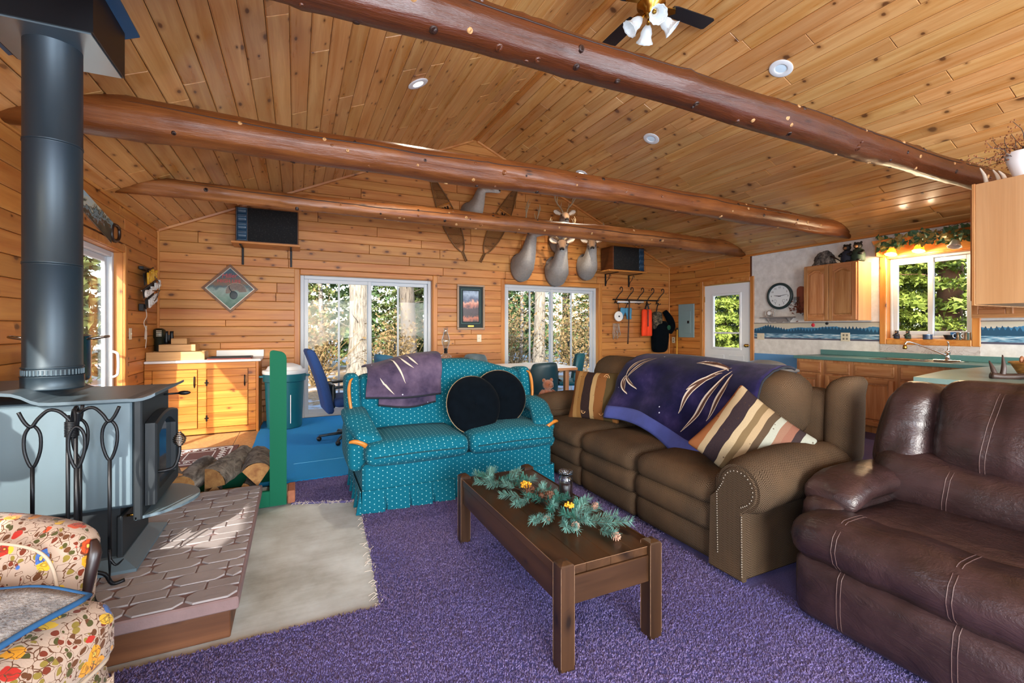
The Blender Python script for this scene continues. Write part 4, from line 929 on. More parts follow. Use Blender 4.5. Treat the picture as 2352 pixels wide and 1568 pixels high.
# two round velvet pillows
def disc_pillow(label, c, r, th_, yaw, pitch):
    t = T('round_pillow', label, 'pillow', c, 0, group='round black velvet pillows on the loveseat'); t.rotation_euler = (pitch, 0, yaw)
    n = 40; prof = []
    for i_ in range(13):
        a = -PI/2+PI*i_/12; prof.append((r*(.30+.70*math.cos(a)**.5 if abs(math.cos(a)) > 1e-6 else .30), th_*math.sin(a)*(1.0)))
    prof = [(.002, -th_*.62), (r*.12, -th_*.86)]+prof+[(r*.12, th_*.86), (.002, th_*.62)]
    m = MB(); m.lathe(prof, n, axis='y'); m.build('cushion', velvet, t, True)
    m = MB(); m.tube([(r*1.004*math.cos(a), 0, r*1.004*math.sin(a)) for a in [2*PI*k/48 for k in range(49)]], .0034, 6); m.build('cord', cord_m, t, True)
    m = MB(); m.ell((0, -th_*.62, 0), (.012, .008, .012), 10, 6); m.build('button', velvet, t, True)
disc_pillow('round black velvet pillow in front, leaning on the loveseat back', (1.30, 3.46, .655), .235, .065, .10, -.30)
disc_pillow('round black velvet pillow partly behind the other one on the loveseat', (1.58, 3.58, .68), .235, .065, -.12, -.25)
# folded plum throw over the loveseat back
pt = T('throw_blanket', 'plum coloured fleece throw folded over the loveseat back', 'blanket', (.85, 3.8, .9))
def drape_l(x0, x1, zl, off, sag):
    def f(u, v):
        x = lerp(x0, x1, u); tz = topz(x)+.03
        s_ = v*(.20+(tz-zl))
        if s_ < .20: y_ = 4.02-s_*.9; z = tz+.014-off*0-.02*((s_-.10)/.10)**2*(1 if s_ < .1 else .4)+off
        else:
            k_ = (s_-.20)/(tz-zl); y_ = 3.825-off-.16*k_+.018*math.sin(u*7+1)*k_-.05*math.sin(PI*min(1, k_*1.6))*.5; z = lerp(tz+.005+off, zl-sag*math.sin(PI*u)*.5, k_)
        return (x+.02*math.sin(v*4), y_, z)
    return f
f1 = drape_l(.50, 1.10, .74, .022, .02); f2 = drape_l(.60, 1.06, .675, .006, .05)
m = MB(pt); m.grid(f2, 22, 26, .008); m.build('under_layer', plum_b, smooth=True)
m = MB(pt); m.grid(f1, 24, 26, .010); m.build('top_layer', plum_b, smooth=True)
def rim(f, side='b', n=30): return [Vector(f(i_/n, 1))+Vector((0, -.003, -.004)) for i_ in range(n+1)]
m = MB(pt); m.tube(rim(f1), .008, 6); m.tube(rim(f2), .008, 6); m.build('dark_binding', navy, smooth=True)
def ribbon(m, f, pts, wdt, off=-.0145):
    """printed stroke: a thin strip laid on the drape f(u,v)"""
    n = len(pts); L_, R_ = [], []
    for i_, (u, v) in enumerate(pts):
        a, b = pts[max(0, i_-1)], pts[min(n-1, i_+1)]; d = Vector((b[0]-a[0], b[1]-a[1])); d = d.normalized() if d.length > 0 else Vector((1, 0)); w_ = wdt*math.sin(PI*(i_+.35)/(n-.3))
        p, q_ = (u-d.y*w_, v+d.x*w_), (u+d.y*w_, v-d.x*w_)
        P = [Vector(f(*[min(1, max(0, c)) for c in k_])) for k_ in (p, q_)]
        e_ = 1e-3; nn = (Vector(f(min(1, u+e_), v))-Vector(f(max(0, u-e_), v))).cross(Vector(f(u, min(1, v+e_)))-Vector(f(u, max(0, v-e_))))
        nn = nn.normalized() if nn.length > 1e-12 else Vector((0, 0, 1))
        L_.append(P[0]+nn*off); R_.append(P[1]+nn*off)
    m.loft([[a, b] for a, b in zip(L_, R_)], caps=False, closed=False)
def bez(p0, p1, p2, n=14): return [((1-t)**2*p0[0]+2*t*(1-t)*p1[0]+t*t*p2[0], (1-t)**2*p0[1]+2*t*(1-t)*p1[1]+t*t*p2[1]) for t in [k/n for k in range(n+1)]]
for a, b, c in (((.30, .40), (.40, .55), (.50, .82)), ((.42, .42), (.50, .52), (.60, .60)), ((.52, .40), (.58, .48), (.66, .56)), ((.16, .7), (.25, .85), (.36, .97))): m = MB(pt); ribbon(m, f1, bez(a, b, c), .012); m.build('printed_stroke', motif_w)


# ---------------------------------------------------------------- brown herringbone reclining sofa (faces the coffee table)
sf = T('sofa', 'brown herringbone reclining sofa with rolled arms and nailhead trim', 'sofa', (2.5, 2.6, 0))
m = MB(sf); m.box(2.02, 2.90, 1.60, 3.72, .05, .30, .02); m.build('frame', sofa_f)
for y0, y1 in ((1.715, 2.335), (2.335, 2.96), (2.96, 3.60)):
    m = MB(sf); m.soft((2.31, (y0+y1)/2, .395), (.68, y1-y0-.006, .155), .07, 14, (.02, .0, .03)); m.build('seat_cushion', sofa_f, smooth=True)
    m = MB(sf); m.soft((2.03, (y0+y1)/2, .265), (.12, y1-y0-.004, .16), .05, 10, (.015, 0, 0)); m.build('front_panel', sofa_f, smooth=True)
    m = MB(sf); m.soft((2.035, (y0+y1)/2, .125), (.10, y1-y0-.004, .17), .04, 10, (.012, 0, 0)); m.build('footrest', sofa_f, smooth=True)
tilt = Matrix.Rotation(.16, 4, 'Y')
for j, (y0, y1) in enumerate(((1.665, 2.335), (2.335, 2.96), (2.96, 3.60))):
    def bf_(p):
        p.x -= .03*math.sin((p.z+.3)*6)*(p.x < 0); return p
    m = MB(sf); m.soft((2.70, (y0+y1)/2, .82), (.30, y1-y0-.004, .37), .12, 12, (.03, 0, .015), bf_, tilt); m.build('head_cushion', sofa_f, smooth=True)
    m = MB(sf); m.soft((2.62, (y0+y1)/2, .565), (.26, y1-y0-.004, .26), .09, 12, (.035, 0, 0), None, tilt); m.build('lumbar_cushion', sofa_f, smooth=True)
m = MB(sf); m.soft((2.83, 2.63, .56), (.16, 2.10, .72), .06, 14); m.build('back_shell', sofa_f, smooth=True)
# rolled arms with scroll front; near one at 1.38..1.72
for sy, yin in ((-1, 1.715), (1, 3.60)):
    yc = yin+sy*.175; zc_ = .492; rr = .135
    m = MB(sf); m.box(1.985, 2.80, min(yin, yin+sy*.205), max(yin, yin+sy*.205), .04, .52, .02); m.build('arm_panel', sofa_f)
    rings = []
    for i_ in range(15):
        f_ = i_/14; x = lerp(1.965, 2.72, f_); r2 = rr*(1+.05*math.sin(PI*f_))*(1 if 0 < i_ < 14 else .86); zz = zc_+.035*math.sin(PI*f_*.9)-.0*f_
        rings.append([(x+(.012 if i_ == 0 else 0), yc+sy*0+r2*math.cos(a)*1.02, zz+r2*math.sin(a)) for a in [2*PI*k/22 for k in range(22)]])
    rings[0] = [(1.958, p[1], p[2]) for p in rings[0]]
    m = MB(sf); m.loft(rings); m.build('arm_roll', sofa_f, smooth=True, auto=60)
    # scroll face: padded P-shaped panel and its nailheads
    pn = [(yin, .04), (yin+sy*.20, .04), (yin+sy*.195, .37)]+[(yc+sy*rr*.80*math.cos(a)*(1 if True else 1), zc_+rr*.80*math.sin(a)) for a in [-.7+(PI+.9)*k/12 for k in range(13)]]+[(yin+sy*.005, .40)]
    m = MB(sf); m.prism(pn, 1.985, 1.952, 'yz', bev=.01); m.build('scroll_panel', sofa_f)
    path = [(yc+sy*.02, .405)]+[(yc+sy*rr*.62*math.cos(a), zc_+rr*.62*math.sin(a)) for a in [-.9+(PI+.8)*k/16 for k in range(17)]]+[(yin+sy*.055, .44), (yin+sy*.06, .12)]
    path2 = [(yin+sy*.198, .36), (yin+sy*.20, .06)]
    m = MB(sf)
    for pth in (path, path2):
        P = [Vector((1.951, a, b)) for a, b in pth]
        for a, b in zip(P, P[1:]):
            nn = max(1, int((b-a).length/.012))
            for k in range(nn): m.ell(a.lerp(b, k/nn), (.004, .0042, .0042), 6, 3)
    m.build('nailheads', plain('nailhead', '#8c8478', .35, .7), smooth=True, kind='stuff')
# near wing of the back
def wing_f(p): p.y -= .05*sst(.15, .32, p.z); p.x += .05*p.z; return p
m = MB(sf); m.soft((2.85, 1.545, .745), (.24, .125, .50), .055, 12, (0, .01, .01), wing_f); m.build('wing', sofa_f, smooth=True)
m = MB(sf); m.soft((2.80, 3.66, .72), (.22, .10, .48), .05, 12); m.build('wing', sofa_f, smooth=True)
# starry throw over the sofa back
bt = T('throw_blanket', 'dark blue fleece throw with cream swirling motif over the brown sofa back', 'blanket', (2.6, 2.6, .9))
def drape_s(u, v):
    y_ = lerp(3.02, 1.80, u); top = 1.035+.012*math.sin(u*5)
    s_ = v*.80+.0
    low = .55+.0*u-.12*sst(.25, .75, u)+.06*sst(.8, 1, u)
    if s_ < .22: x = 2.86-s_*.95; z = top+.012-1.6*(s_-.11)**2
    else:
        k_ = (s_-.22)/.58; x = lerp(2.645, 2.36, k_**.75)-.03*math.sin(PI*k_)-.05*sst(0, .12, k_)*(1-sst(.3, .6, k_))-.018*math.sin(u*9+2)*k_+.012*math.sin(u*17+k_*6); z = lerp(top-.005, low, k_)+.012*math.sin(u*8)*k_
        if k_ > .55: x -= .05*sst(.55, 1, k_)
    return (x-.02, y_+.03*math.sin(v*3+u*2), z)
m = MB(bt); m.grid(drape_s, 46, 36, .010); m.build('fleece', star_b, smooth=True)
m = MB(bt); m.grid(lambda u, v: Vector(drape_s(u, .86+.14*v))+Vector((-.0125, 0, .0)), 46, 5, .001); m.build('pale_border', periw, smooth=True)
m = MB(bt); m.tube([Vector(drape_s(i_/46, 1)) for i_ in range(47)], .009, 6); m.tube([Vector(drape_s(1, i_/36)) for i_ in range(37)], .008, 6); m.tube([Vector(drape_s(0, i_/36)) for i_ in range(37)], .008, 6); m.build('dark_binding', navy, smooth=True)
mo = [((.20, .30), (.06, .36), (.10, .50)), ((.10, .50), (.14, .56), (.20, .64)), ((.10, .50), (.05, .62), (.13, .72)), ((.11, .52), (.09, .60), (.10, .68)), ((.24, .30), (.14, .38), (.12, .52)),
      ((.78, .30), (.62, .42), (.55, .72)), ((.80, .32), (.70, .60), (.60, .84)), ((.82, .34), (.82, .50), (.74, .70)), ((.56, .30), (.66, .26), (.78, .32)), ((.76, .34), (.66, .40), (.60, .50))]
for a, b, c in mo:
    m = MB(bt); ribbon(m, drape_s, bez(a, b, c), .016, -.0145); st_o = m.build('printed_stroke', motif_w)
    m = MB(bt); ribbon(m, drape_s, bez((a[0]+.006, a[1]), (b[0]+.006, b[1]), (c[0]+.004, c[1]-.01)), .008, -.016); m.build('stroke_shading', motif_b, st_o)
# two patterned pillows
def sq_pillow(label, c, rot, w_, h_, th_, mat, piping=True):
    t = T('throw_pillow', label, 'pillow', c); t.rotation_euler = rot
    def f(p):
        a, b = abs(p.x)/(w_/2), abs(p.y)/(h_/2); k_ = (1-min(1, a)**2.2)*(1-min(1, b)**2.2); p.z *= .18+.82*max(0, k_)**.5
        p.x *= 1-.07*(1-b*b); p.y *= 1-.07*(1-a*a); return p
    m = MB(); m.soft((0, 0, 0), (w_, h_, th_), .02, 22, (0, 0, .02), f); m.build('cushion', mat, t, True)
    return t
st1 = stripes('stripe_tapestry_brown', ['#5f3a1e', '#8f6d42', '#7d5a30', '#1a141a', '#1a141a', '#9a8058', '#6f4624', '#6f4624', '#3f3620', '#3f3620', '#7d522c'], 0, .44)
st2 = stripes('stripe_tapestry_pale', ['#7d4c2c', '#9a876a', '#1e1a24', '#1e1a24', '#a39376', '#6a5a40', '#9a876a', '#453a2e', '#94998e', '#7d5f50', '#785346', '#242026', '#8f948a'], -.12, .46)
p1 = sq_pillow('brown striped tapestry pillow with scrolls at the far end of the sofa', (2.36, 3.26, .685), (1.20, 0, -1.02), .46, .44, .16, st1)
m = MB()
for xx, r0 in ((-.07, .0), (.09, .0)):
    for k in range(4 if xx > 0 else 2):
        yy = -.15+k*(.10 if xx > 0 else .17); pts = [(xx+.028*(1-i_/26)*math.cos(i_*.5), yy+.036*(1-i_/26)*math.sin(i_*.5), .088-.9*(xx*xx+yy*yy)) for i_ in range(22)]
        m.tube(pts, .0032, 4)
m.build('scroll_embroidery', plain('scroll_thread', '#b58a5c', .8), p1)
p2 = sq_pillow('pale striped tapestry pillow tilted against the near sofa arm', (2.31, 1.745, .635), (1.15, .62, -1.15), .47, .47, .16, st2)

# ---------------------------------------------------------------- brown leather recliner
rc = T('recliner', 'dark brown leather recliner with padded arms and stitched seams', 'recliner', (2.6, .85, 0))
Y0, Y1 = .30, 1.315
m = MB(rc); m.box(2.10, 2.95, Y0+.06, Y1-.06, .05, .34, .02); m.build('frame', leather)
def seat_f(p): p.z += .03*math.sin(p.x*2.2); p.x += .012*math.sin(p.y*5); return p
m = MB(rc); m.soft((2.07, (Y0+Y1)/2, .165), (.17, Y1-Y0-.03, .29), .06, 16, (.025, 0, .0)); m.build('footrest', leather, smooth=True)
m = MB(rc); m.soft((2.10, (Y0+Y1)/2, .375), (.29, Y1-Y0+.005, .20), .095, 20, (.01, 0, .012), lambda p: Vector((p.x+.004*math.sin(p.y*60), p.y, p.z+.006*math.sin(p.y*23)))); m.build('seat_roll', leather, smooth=True)
m = MB(rc); m.soft((2.38, (Y0+Y1)/2-.01, .385), (.52, .80, .18), .06, 16, (.01, 0, .03)); m.build('seat', leather, smooth=True)
tl = Matrix.Rotation(.20, 4, 'Y')
from mathutils.bvhtree import BVHTree
from mathutils import noise as mn
def wrk(p, a=.006, s_=9): return a*mn.noise(Vector((p.x*s_, p.y*s_*.8, p.z*s_*1.5)))
def lum(p):
    p.z += .05*max(0, p.y)*(p.z > 0); p.x -= wrk(p, .012, 7)
    if p.x < 0: p.x += .014*math.exp(-((p.y-.16)/.010)**2)
    return p
m = MB(rc); m.soft((2.665, .80, .545), (.26, .96, .28), .10, 26, (.035, 0, 0), lum, tl); lum_o = m.build('lumbar_cushion', leather, smooth=True)
def cen(p):
    if p.x < 0:
        p.x += .016*math.exp(-((p.y-.10)/.010)**2); p.x -= wrk(p, .016, 6); p.x -= .02*math.exp(-((p.z+.08)/.10)**2)
    return p
m = MB(rc); m.soft((2.77, .745, .80), (.26, .66, .46), .09, 26, (.05, .0, .012), cen, tl); cen_o = m.build('headrest', leather, smooth=True)
def wng(p):
    t_ = (p.z+.22)/.44; p.y -= .06*t_*t_*sst(0, .13, p.y); p.z -= .25*max(0, p.y)**1.0*.4*sst(0, .2, p.z)
    if p.x < 0: p.x -= .012*math.sin(26*(p.z-.35*p.y)+3*math.sin(p.y*20))*max(0, 1-abs(p.y)/.13)*sst(.95, .2, t_)
    return p
for sy in (1, -1):
    m = MB(rc); m.soft((2.765, .745+sy*.435, .765), (.25, .29, .50), .11, 22, (.045, .01, .0), (lambda p: Vector((lambda q_: (q_.x, q_.y*1, q_.z))(wng(p)))) if sy > 0 else (lambda p: Vector((lambda q_: (q_.x, -q_.y, q_.z))(wng(Vector((p.x, -p.y, p.z)))))), tl); m.build('wing_bolster', leather, smooth=True)
m = MB(rc); m.soft((2.93, .76, .55), (.14, 1.0, .78), .06, 14); m.build('back_shell', leather, smooth=True)
for sy, ya in ((1, 1.255), (-1, .37)):
    m = MB(rc); m.soft((2.45, ya, .315), (.68, .19, .40), .065, 12, (.01, .01, .0)); m.build('arm', leather, smooth=True)
    def pad(p):
        g = .010*abs(math.sin(p.y*55+p.x*8))*(p.x < -.2); p.z += .03*math.cos(p.x*3.2)-.045*sst(.18, .36, -p.x)-g; return p
    m = MB(rc); m.soft((2.47, ya-.005*sy, .525), (.62, .235, .10), .048, 18, (0, .01, .015), pad); m.build('arm_pad', leather, smooth=True)
def bvh_of(o_): me = o_.data; off = o_.parent.location; return BVHTree.FromPolygons([v.co+off for v in me.vertices], [p.vertices[:] for p in me.polygons])
def seam(o_, pts, d, dbl=.0075):
    """double stitched seam laid onto the surface of o_ along direction d"""
    bv = bvh_of(o_); d = Vector(d).normalized()
    for s_ in (-dbl, dbl):
        P = []
        for p in pts:
            h_ = bv.ray_cast(Vector(p)+Vector((0, s_, 0))-d*.6, d)
            if h_[0] is not None: P.append(h_[0]-d*.0008)
        if len(P) > 2: m = MB(rc); m.tube(P, .0017, 5); m.build('stitched_seam', seam_m, smooth=True)
parts = {c.name.split('.')[0]: c for c in rc.children}
def zline(y_, z0, z1, n_=16, dy=0, x=2.0): return [(x, y_+dy*i_/n_, lerp(z0, z1, i_/n_)) for i_ in range(n_+1)]
seam(lum_o, zline(.955, .66, .43, dy=.02), (1, 0, 0)); seam(lum_o, zline(.62, .66, .43, dy=.02), (1, 0, 0))
seam(cen_o, zline(.845, 1.0, .63, dy=.03), (1, 0, 0)); seam(cen_o, zline(.56, 1.0, .63), (1, 0, 0))
for ys in (1.10, .74):
    seam(parts['seat_roll'], zline(ys, .455, .295), (1, 0, 0)); seam(parts['seat_roll'], [(lerp(2.02, 2.20, k/10), ys, .3) for k in range(11)], (0, 0, -1)); seam(parts['footrest'], zline(ys-.01, .295, .05), (1, 0, 0))
seam(parts['arm_pad'], [(2.52, lerp(1.17, 1.34, k/12), .5) for k in range(13)], (0, 0, -1), .0)
# ---------------------------------------------------------------- coffee table and what stands on it
ct = T('coffee_table', 'dark stained plank coffee table with square corner posts', 'table', (1.115, 2.0, 0))
TX0, TX1, TY0, TY1 = .875, 1.355, 1.425, 2.60
m = MB(ct)
for i_ in range(4):
    x0 = TX0+.012+i_*.114; m = MB(ct); m.box(x0, x0+.1135, TY0+.02, TY1-.02, .352, .385, .002); m.build('top_plank', table_w)
for x in (TX0, TX1-.058):
    for y_ in (TY0, TY1-.058):
        m = MB(ct); m.loft([[(x, y_, .012), (x+.058, y_, .012), (x+.058, y_+.058, .012), (x, y_+.058, .012)], [(x, y_, .398), (x+.058, y_, .398), (x+.058, y_+.058, .398), (x, y_+.058, .398)], [(x+.004, y_+.004, .403), (x+.054, y_+.004, .403), (x+.054, y_+.054, .403), (x+.004, y_+.054, .403)], [(x+.02, y_+.02, .412), (x+.038, y_+.02, .412), (x+.038, y_+.038, .412), (x+.02, y_+.038, .412)]]); m.build('post', table_z)
for x in (TX0+.010, TX1-.034):
    m = MB(ct); m.box(x, x+.024, TY0+.05, TY1-.05, .245, .351, .003); m.build('apron', table_w)
    m = MB(ct); e_ = -.004 if x < 1 else .022; m.box(x+e_, x+e_+.006, TY0+.055, TY1-.055, .352, .389, .002); m.build('edge_strip', table_w)
for y_ in (TY0+.012, TY1-.036):
    m = MB(ct); m.box(TX0+.05, TX1-.05, y_, y_+.024, .245, .351, .003); m.build('apron', table_x)
wear = plain('worn_edge', '#6f543e', .5, var=.5, sc=40)
for x in (TX0, TX1-.058):
    for y_ in (TY0, TY1-.058):
        for dx, dy in ((0, 0), (.058, 0), (0, .058)): m = MB(ct); m.tube([(x+dx, y_+dy, .03), (x+dx, y_+dy, .397)], .0012, 5); m.build('worn_edge', wear)
m = MB(ct); m.tube([(TX0+.006, TY0+.058, .3895), (TX0+.006, TY1-.058, .3895)], .0016, 5); m.build('worn_edge', wear)
m = MB(ct); m.tube([(TX0+.058, TY0+.019, .3855), (TX1-.058, TY0+.019, .3855)], .0012, 5); m.build('worn_edge', wear)
jr = T('candle_jar', 'clear glass apothecary jar holding a dark candle on the coffee table', 'jar', (1.285, 2.035, .385))
jx, jy, jz = 1.275, 2.03, .386
m = MB(jr); m.lathe([(.030, .0), (.036, .003), (.037, .02), (.037, .10), (.034, .112), (.026, .120), (.025, .126), (.037, .131), (.039, .138), (.036, .146), (.034, .146), (.034, .136), (.023, .127), (.032, .110), (.034, .10), (.034, .008), (.0, .006)], 28, (jx, jy, jz), caps=False); m.build('glass_body', clear, smooth=True)
m = MB(jr); m.cyl((jx, jy, jz+.008), .0325, .072, 24, b=.003); m.build('wax', plain('dark_wax', '#2c1512', .4), smooth=True)
m = MB(jr); m.tube([(jx, jy, jz+.08), (jx+.003, jy, jz+.094)], .0012, 5); m.build('wick', blackp)
# pine garland
ga = T('pine_garland', 'artificial pine garland with cones and yellow berries lying on the coffee table', 'garland', (1.15, 2.0, .385))
needle = plain('frosted_needles', '#5d8a80', .7, var=.4, sc=60); needle2 = plain('green_needles', '#2f6f62', .7, var=.4, sc=60); stem_m = plain('garland_stem', '#4a3524', .8)
def sprig(m, ms, c, d, L_, nn=70, nl=.034):
    d = Vector(d).normalized(); c = Vector(c); ms.tube([c, c+d*L_*.5+Vector((0, 0, .004)), c+d*L_], .0016, 4)
    for k in range(nn):
        t_ = random.uniform(.08, 1); p = c+d*L_*t_; rd = Vector((random.gauss(0, 1), random.gauss(0, 1), random.gauss(0, .8)+.25)); rd = (rd-d*rd.dot(d)).normalized(); v_ = (rd*.75+d*.65).normalized()*nl*random.uniform(.7, 1.1)
        e_ = p+v_
        if e_.z < .392: e_.z = .392
        sd = v_.cross(Vector((0, 0, 1))); sd = sd.normalized()*.0015 if sd.length > 1e-6 else Vector((.001, 0, 0))
        m.add([p-sd, p+sd, e_+sd*.5, e_-sd*.5, p+Vector((0, 0, .0015))], [(0, 1, 2, 3), (4, 1, 2), (4, 3, 0)])
m1, m2, m3 = MB(ga), MB(ga), MB(ga)
main = [(1.02, 2.46), (1.07, 2.30), (1.12, 2.16), (1.14, 2.05), (1.13, 1.95), (1.14, 1.84), (1.17, 1.72)]
P = [Vector((x, y_, .399)) for x, y_ in main]; m3.tube(P, .003, 5)
for i_ in range(len(P)-1):
    for k in range(4):
        c = P[i_].lerp(P[i_+1], random.random()); a = random.uniform(0, 2*PI); sprig(m1 if k % 2 else m2, m3, c, (math.cos(a), math.sin(a), random.uniform(.05, .6)), random.uniform(.07, .12), 120)
for c, a, L_ in (((1.02, 2.46, .40), 2.2, .09), ((1.02, 2.44, .40), 1.2, .10), ((1.0, 2.38, .40), 2.9, .08), ((1.12, 2.42, .40), .4, .10), ((1.17, 1.72, .40), -.9, .12), ((1.17, 1.72, .40), -.3, .15), ((1.24, 1.68, .40), -.7, .12), ((1.10, 1.78, .40), -2.0, .12), ((1.06, 1.86, .40), -2.6, .12), ((1.2, 1.86, .40), .3, .12), ((1.19, 1.63, .40), -1.3, .08), ((1.12, 1.74, .40), -1.9, .09), ((1.09, 1.84, .40), -2.5, .09), ((1.22, 1.80, .40), .0, .09), ((1.06, 2.34, .40), 3.4, .10), ((1.10, 2.26, .40), .2, .12), ((1.02, 2.48, .40), .8, .09), ((1.08, 2.06, .40), 3.6, .12), ((1.06, 2.12, .40), 2.9, .10)):
    sprig(m1, m3, c, (math.cos(a), math.sin(a), .16), L_*1.1, 150)
m1.build('needle_sprigs', needle, kind='stuff'); m2.build('needle_sprigs', needle2, kind='stuff'); m3.build('stem', stem_m)
cone_m = plain('pine_cone', '#5d3a26', .8, var=.4, sc=60); cone_p = plain('pale_cone', '#a8806c', .8, var=.3, sc=60)
def cone(c, d, s_, mat):
    m = MB(ga); d = Vector(d).normalized(); q_ = Vector((0, 0, 1)).rotation_difference(d).to_matrix(); c = Vector(c)
    for k in range(46):
        t_ = k/46; a = k*2.4; r_ = s_*.42*math.sin(PI*(.12+.85*t_))**.8; z = s_*(t_-.5); b = Vector((math.cos(a), math.sin(a), 0)); tg = Vector((-b.y, b.x, 0)); L0 = s_*.16
        V = [b*r_*.55+Vector((0, 0, z))-tg*L0*.35, b*r_*.55+Vector((0, 0, z))+tg*L0*.35, b*(r_+L0*.2)+tg*L0*.45+Vector((0, 0, z+L0*.5)), b*(r_+L0*.45)+Vector((0, 0, z+L0*.62)), b*(r_+L0*.2)-tg*L0*.45+Vector((0, 0, z+L0*.5))]
        m.add([c+q_ @ v_ for v_ in V], [(0, 1, 2, 3, 4)])
    m.ell(c, (s_*.2,)*3, 8, 5); m.build('pine_cone', mat)
for c, d, s_, mt in (((1.09, 2.10, .43), (1, .2, .3), .05, cone_m), ((1.13, 2.03, .425), (1, -.6, .2), .055, cone_m), ((1.165, 2.01, .42), (.8, .9, .2), .045, cone_m), ((1.115, 2.20, .425), (.3, 1, .6), .035, cone_m), ((1.215, 1.545, .402), (.3, -1, .1), .032, cone_p), ((1.105, 1.68, .412), (-.3, -1, .3), .03, cone_p), ((1.03, 1.80, .41), (-1, -.6, .4), .026, cone_p), ((1.285, 1.79, .43), (1, .2, .6), .028, cone_p)): cone(c, d, s_*1.35, mt)
yb = plain('yellow_berries', '#d59a22', .7, var=.35, sc=70)
for c, n, sp in (((1.105, 2.155, .435), 60, .030), ((1.17, 1.83, .435), 34, .022)):
    m = MB(ga)
    for k in range(n):
        v_ = Vector((random.gauss(0, 1), random.gauss(0, 1), abs(random.gauss(0, .7)))).normalized()*sp*random.uniform(.5, 1); m.ell(Vector(c)+v_, random.uniform(.004, .0065), 6, 4)
    m.build('berry_cluster', yb, smooth=True)

# ---------------------------------------------------------------- end table with teddy bear, between the sofas
et = T('end_table', 'tan wooden end table in the corner between loveseat and sofa', 'table', (2.28, 3.95, 0))
m = MB(et); m.box(2.08, 2.50, 3.78, 4.12, .535, .565, .005); m.build('top', oak_x)
m = MB(et); m.box(2.10, 2.48, 3.80, 4.10, .40, .534, .004); m.build('apron', oak_x)
for x in (2.10, 2.44):
    for y_ in (3.80, 4.06): m = MB(et); m.box(x, x+.04, y_, y_+.04, .021, .40, .004); m.build('leg', oak_z)
tb = T('teddy_bear', 'small brown teddy bear sitting on the end table', 'toy', (2.25, 3.90, .566))
q = N('teddy_plush', 1, spec=.05, sheen=.4); o = q.obj(); q.col(q.mix(q.noise(o, 40, 4), '#5e2f1c', '#a3613e')); q.bump(q.noise(o, 160, 3), 1, .01); teddy = q.m
bx, by, bz = 2.235, 3.90, .566
m = MB(tb); m.ell((bx, by, bz+.055), (.062, .052, .06), 16, 10); m.build('body', teddy, smooth=True)
m = MB(tb); m.ell((bx+.002, by-.012, bz+.152), (.056, .05, .05), 16, 10); hd_ = m.build('head', teddy, smooth=True)
m = MB(tb); m.ell((bx+.012, by-.058, bz+.142), (.024, .02, .018), 12, 8); sub(m, hd_, 'muzzle', teddy, smooth=True)
m = MB(tb); m.ell((bx+.014, by-.078, bz+.148), (.007, .005, .005), 8, 5); sub(m, hd_, 'nose', blackp, smooth=True)
for sx in (-1, 1):
    m = MB(tb); m.ell((bx+sx*.042, by-.008, bz+.196), (.020, .011, .020), 12, 8); sub(m, hd_, 'ear', teddy, smooth=True)
    m = MB(tb); m.ell((bx+.006+sx*.018, by-.058, bz+.162), .005, 8, 5); sub(m, hd_, 'eye', blackp, smooth=True)
    m = MB(tb); m.tube([(bx+sx*.045, by, bz+.09), (bx+sx*.085, by-.02, bz+.06), (bx+sx*.09, by-.04, bz+.03)], [.022, .021, .017], 10); m.build('arm', teddy, smooth=True)
    m = MB(tb); m.tube([(bx+sx*.03, by-.01, bz+.028), (bx+sx*.055, by-.07, bz+.026), (bx+sx*.06, by-.085, bz+.034)], [.027, .024, .022], 10); m.build('leg', teddy, smooth=True)

# ---------------------------------------------------------------- blue office chair
oc = T('office_chair', 'blue upholstered office chair leaning back in front of the patio door', 'chair', (.52, 5.45, 0), math.radians(5))
blue_f = plain('navy_upholstery', '#22427a', .9, var=.2, sc=90); oc_p = plain('office_plastic', '#16242c', .4)
def ocb(p):
    t_ = (p.z+.36)/.72; p.x += -.21*t_+.03*math.sin(PI*t_); p.y *= .80+.20*math.sin(PI*min(1, t_*.8+.25)); return p
m = MB(); m.soft((-.20, 0, .70), (.085, .47, .70), .042, 14, (.01, 0, 0), ocb); m.build('backrest', blue_f, oc, True)
m = MB(); m.soft((-.165, 0, .53), (.05, .30, .26), .02, 8); m.build('back_bracket', oc_p, oc, True)
m = MB(); m.soft((.07, 0, .47), (.48, .48, .10), .045, 12, (0, 0, .015)); m.build('seat', blue_f, oc, True)
for sy in (-1, 1):
    m = MB(); m.tube([(-.17, sy*.25, .64), (.10, sy*.27, .655), (.16, sy*.27, .64), (.15, sy*.26, .46), (.05, sy*.24, .43)], .016, 8); m.build('armrest', oc_p, oc, True)
m = MB(); m.cyl((0, 0, .10), .025, .33, 12); m.build('gas_lift', oc_p, oc, True)
for k in range(5):
    a = k*2*PI/5+.45; c, s_ = math.cos(a), math.sin(a); m = MB(); m.tube([(0, 0, .105), (c*.29, s_*.29, .075)], [.03, .016], 8, flat=.7); m.build('base_arm', oc_p, oc, True)
    m = MB(); m.cyl((c*.29-.0, s_*.29-.012, .047), .026, .024, 12, 'y'); m.build('caster', blackp, oc, True)
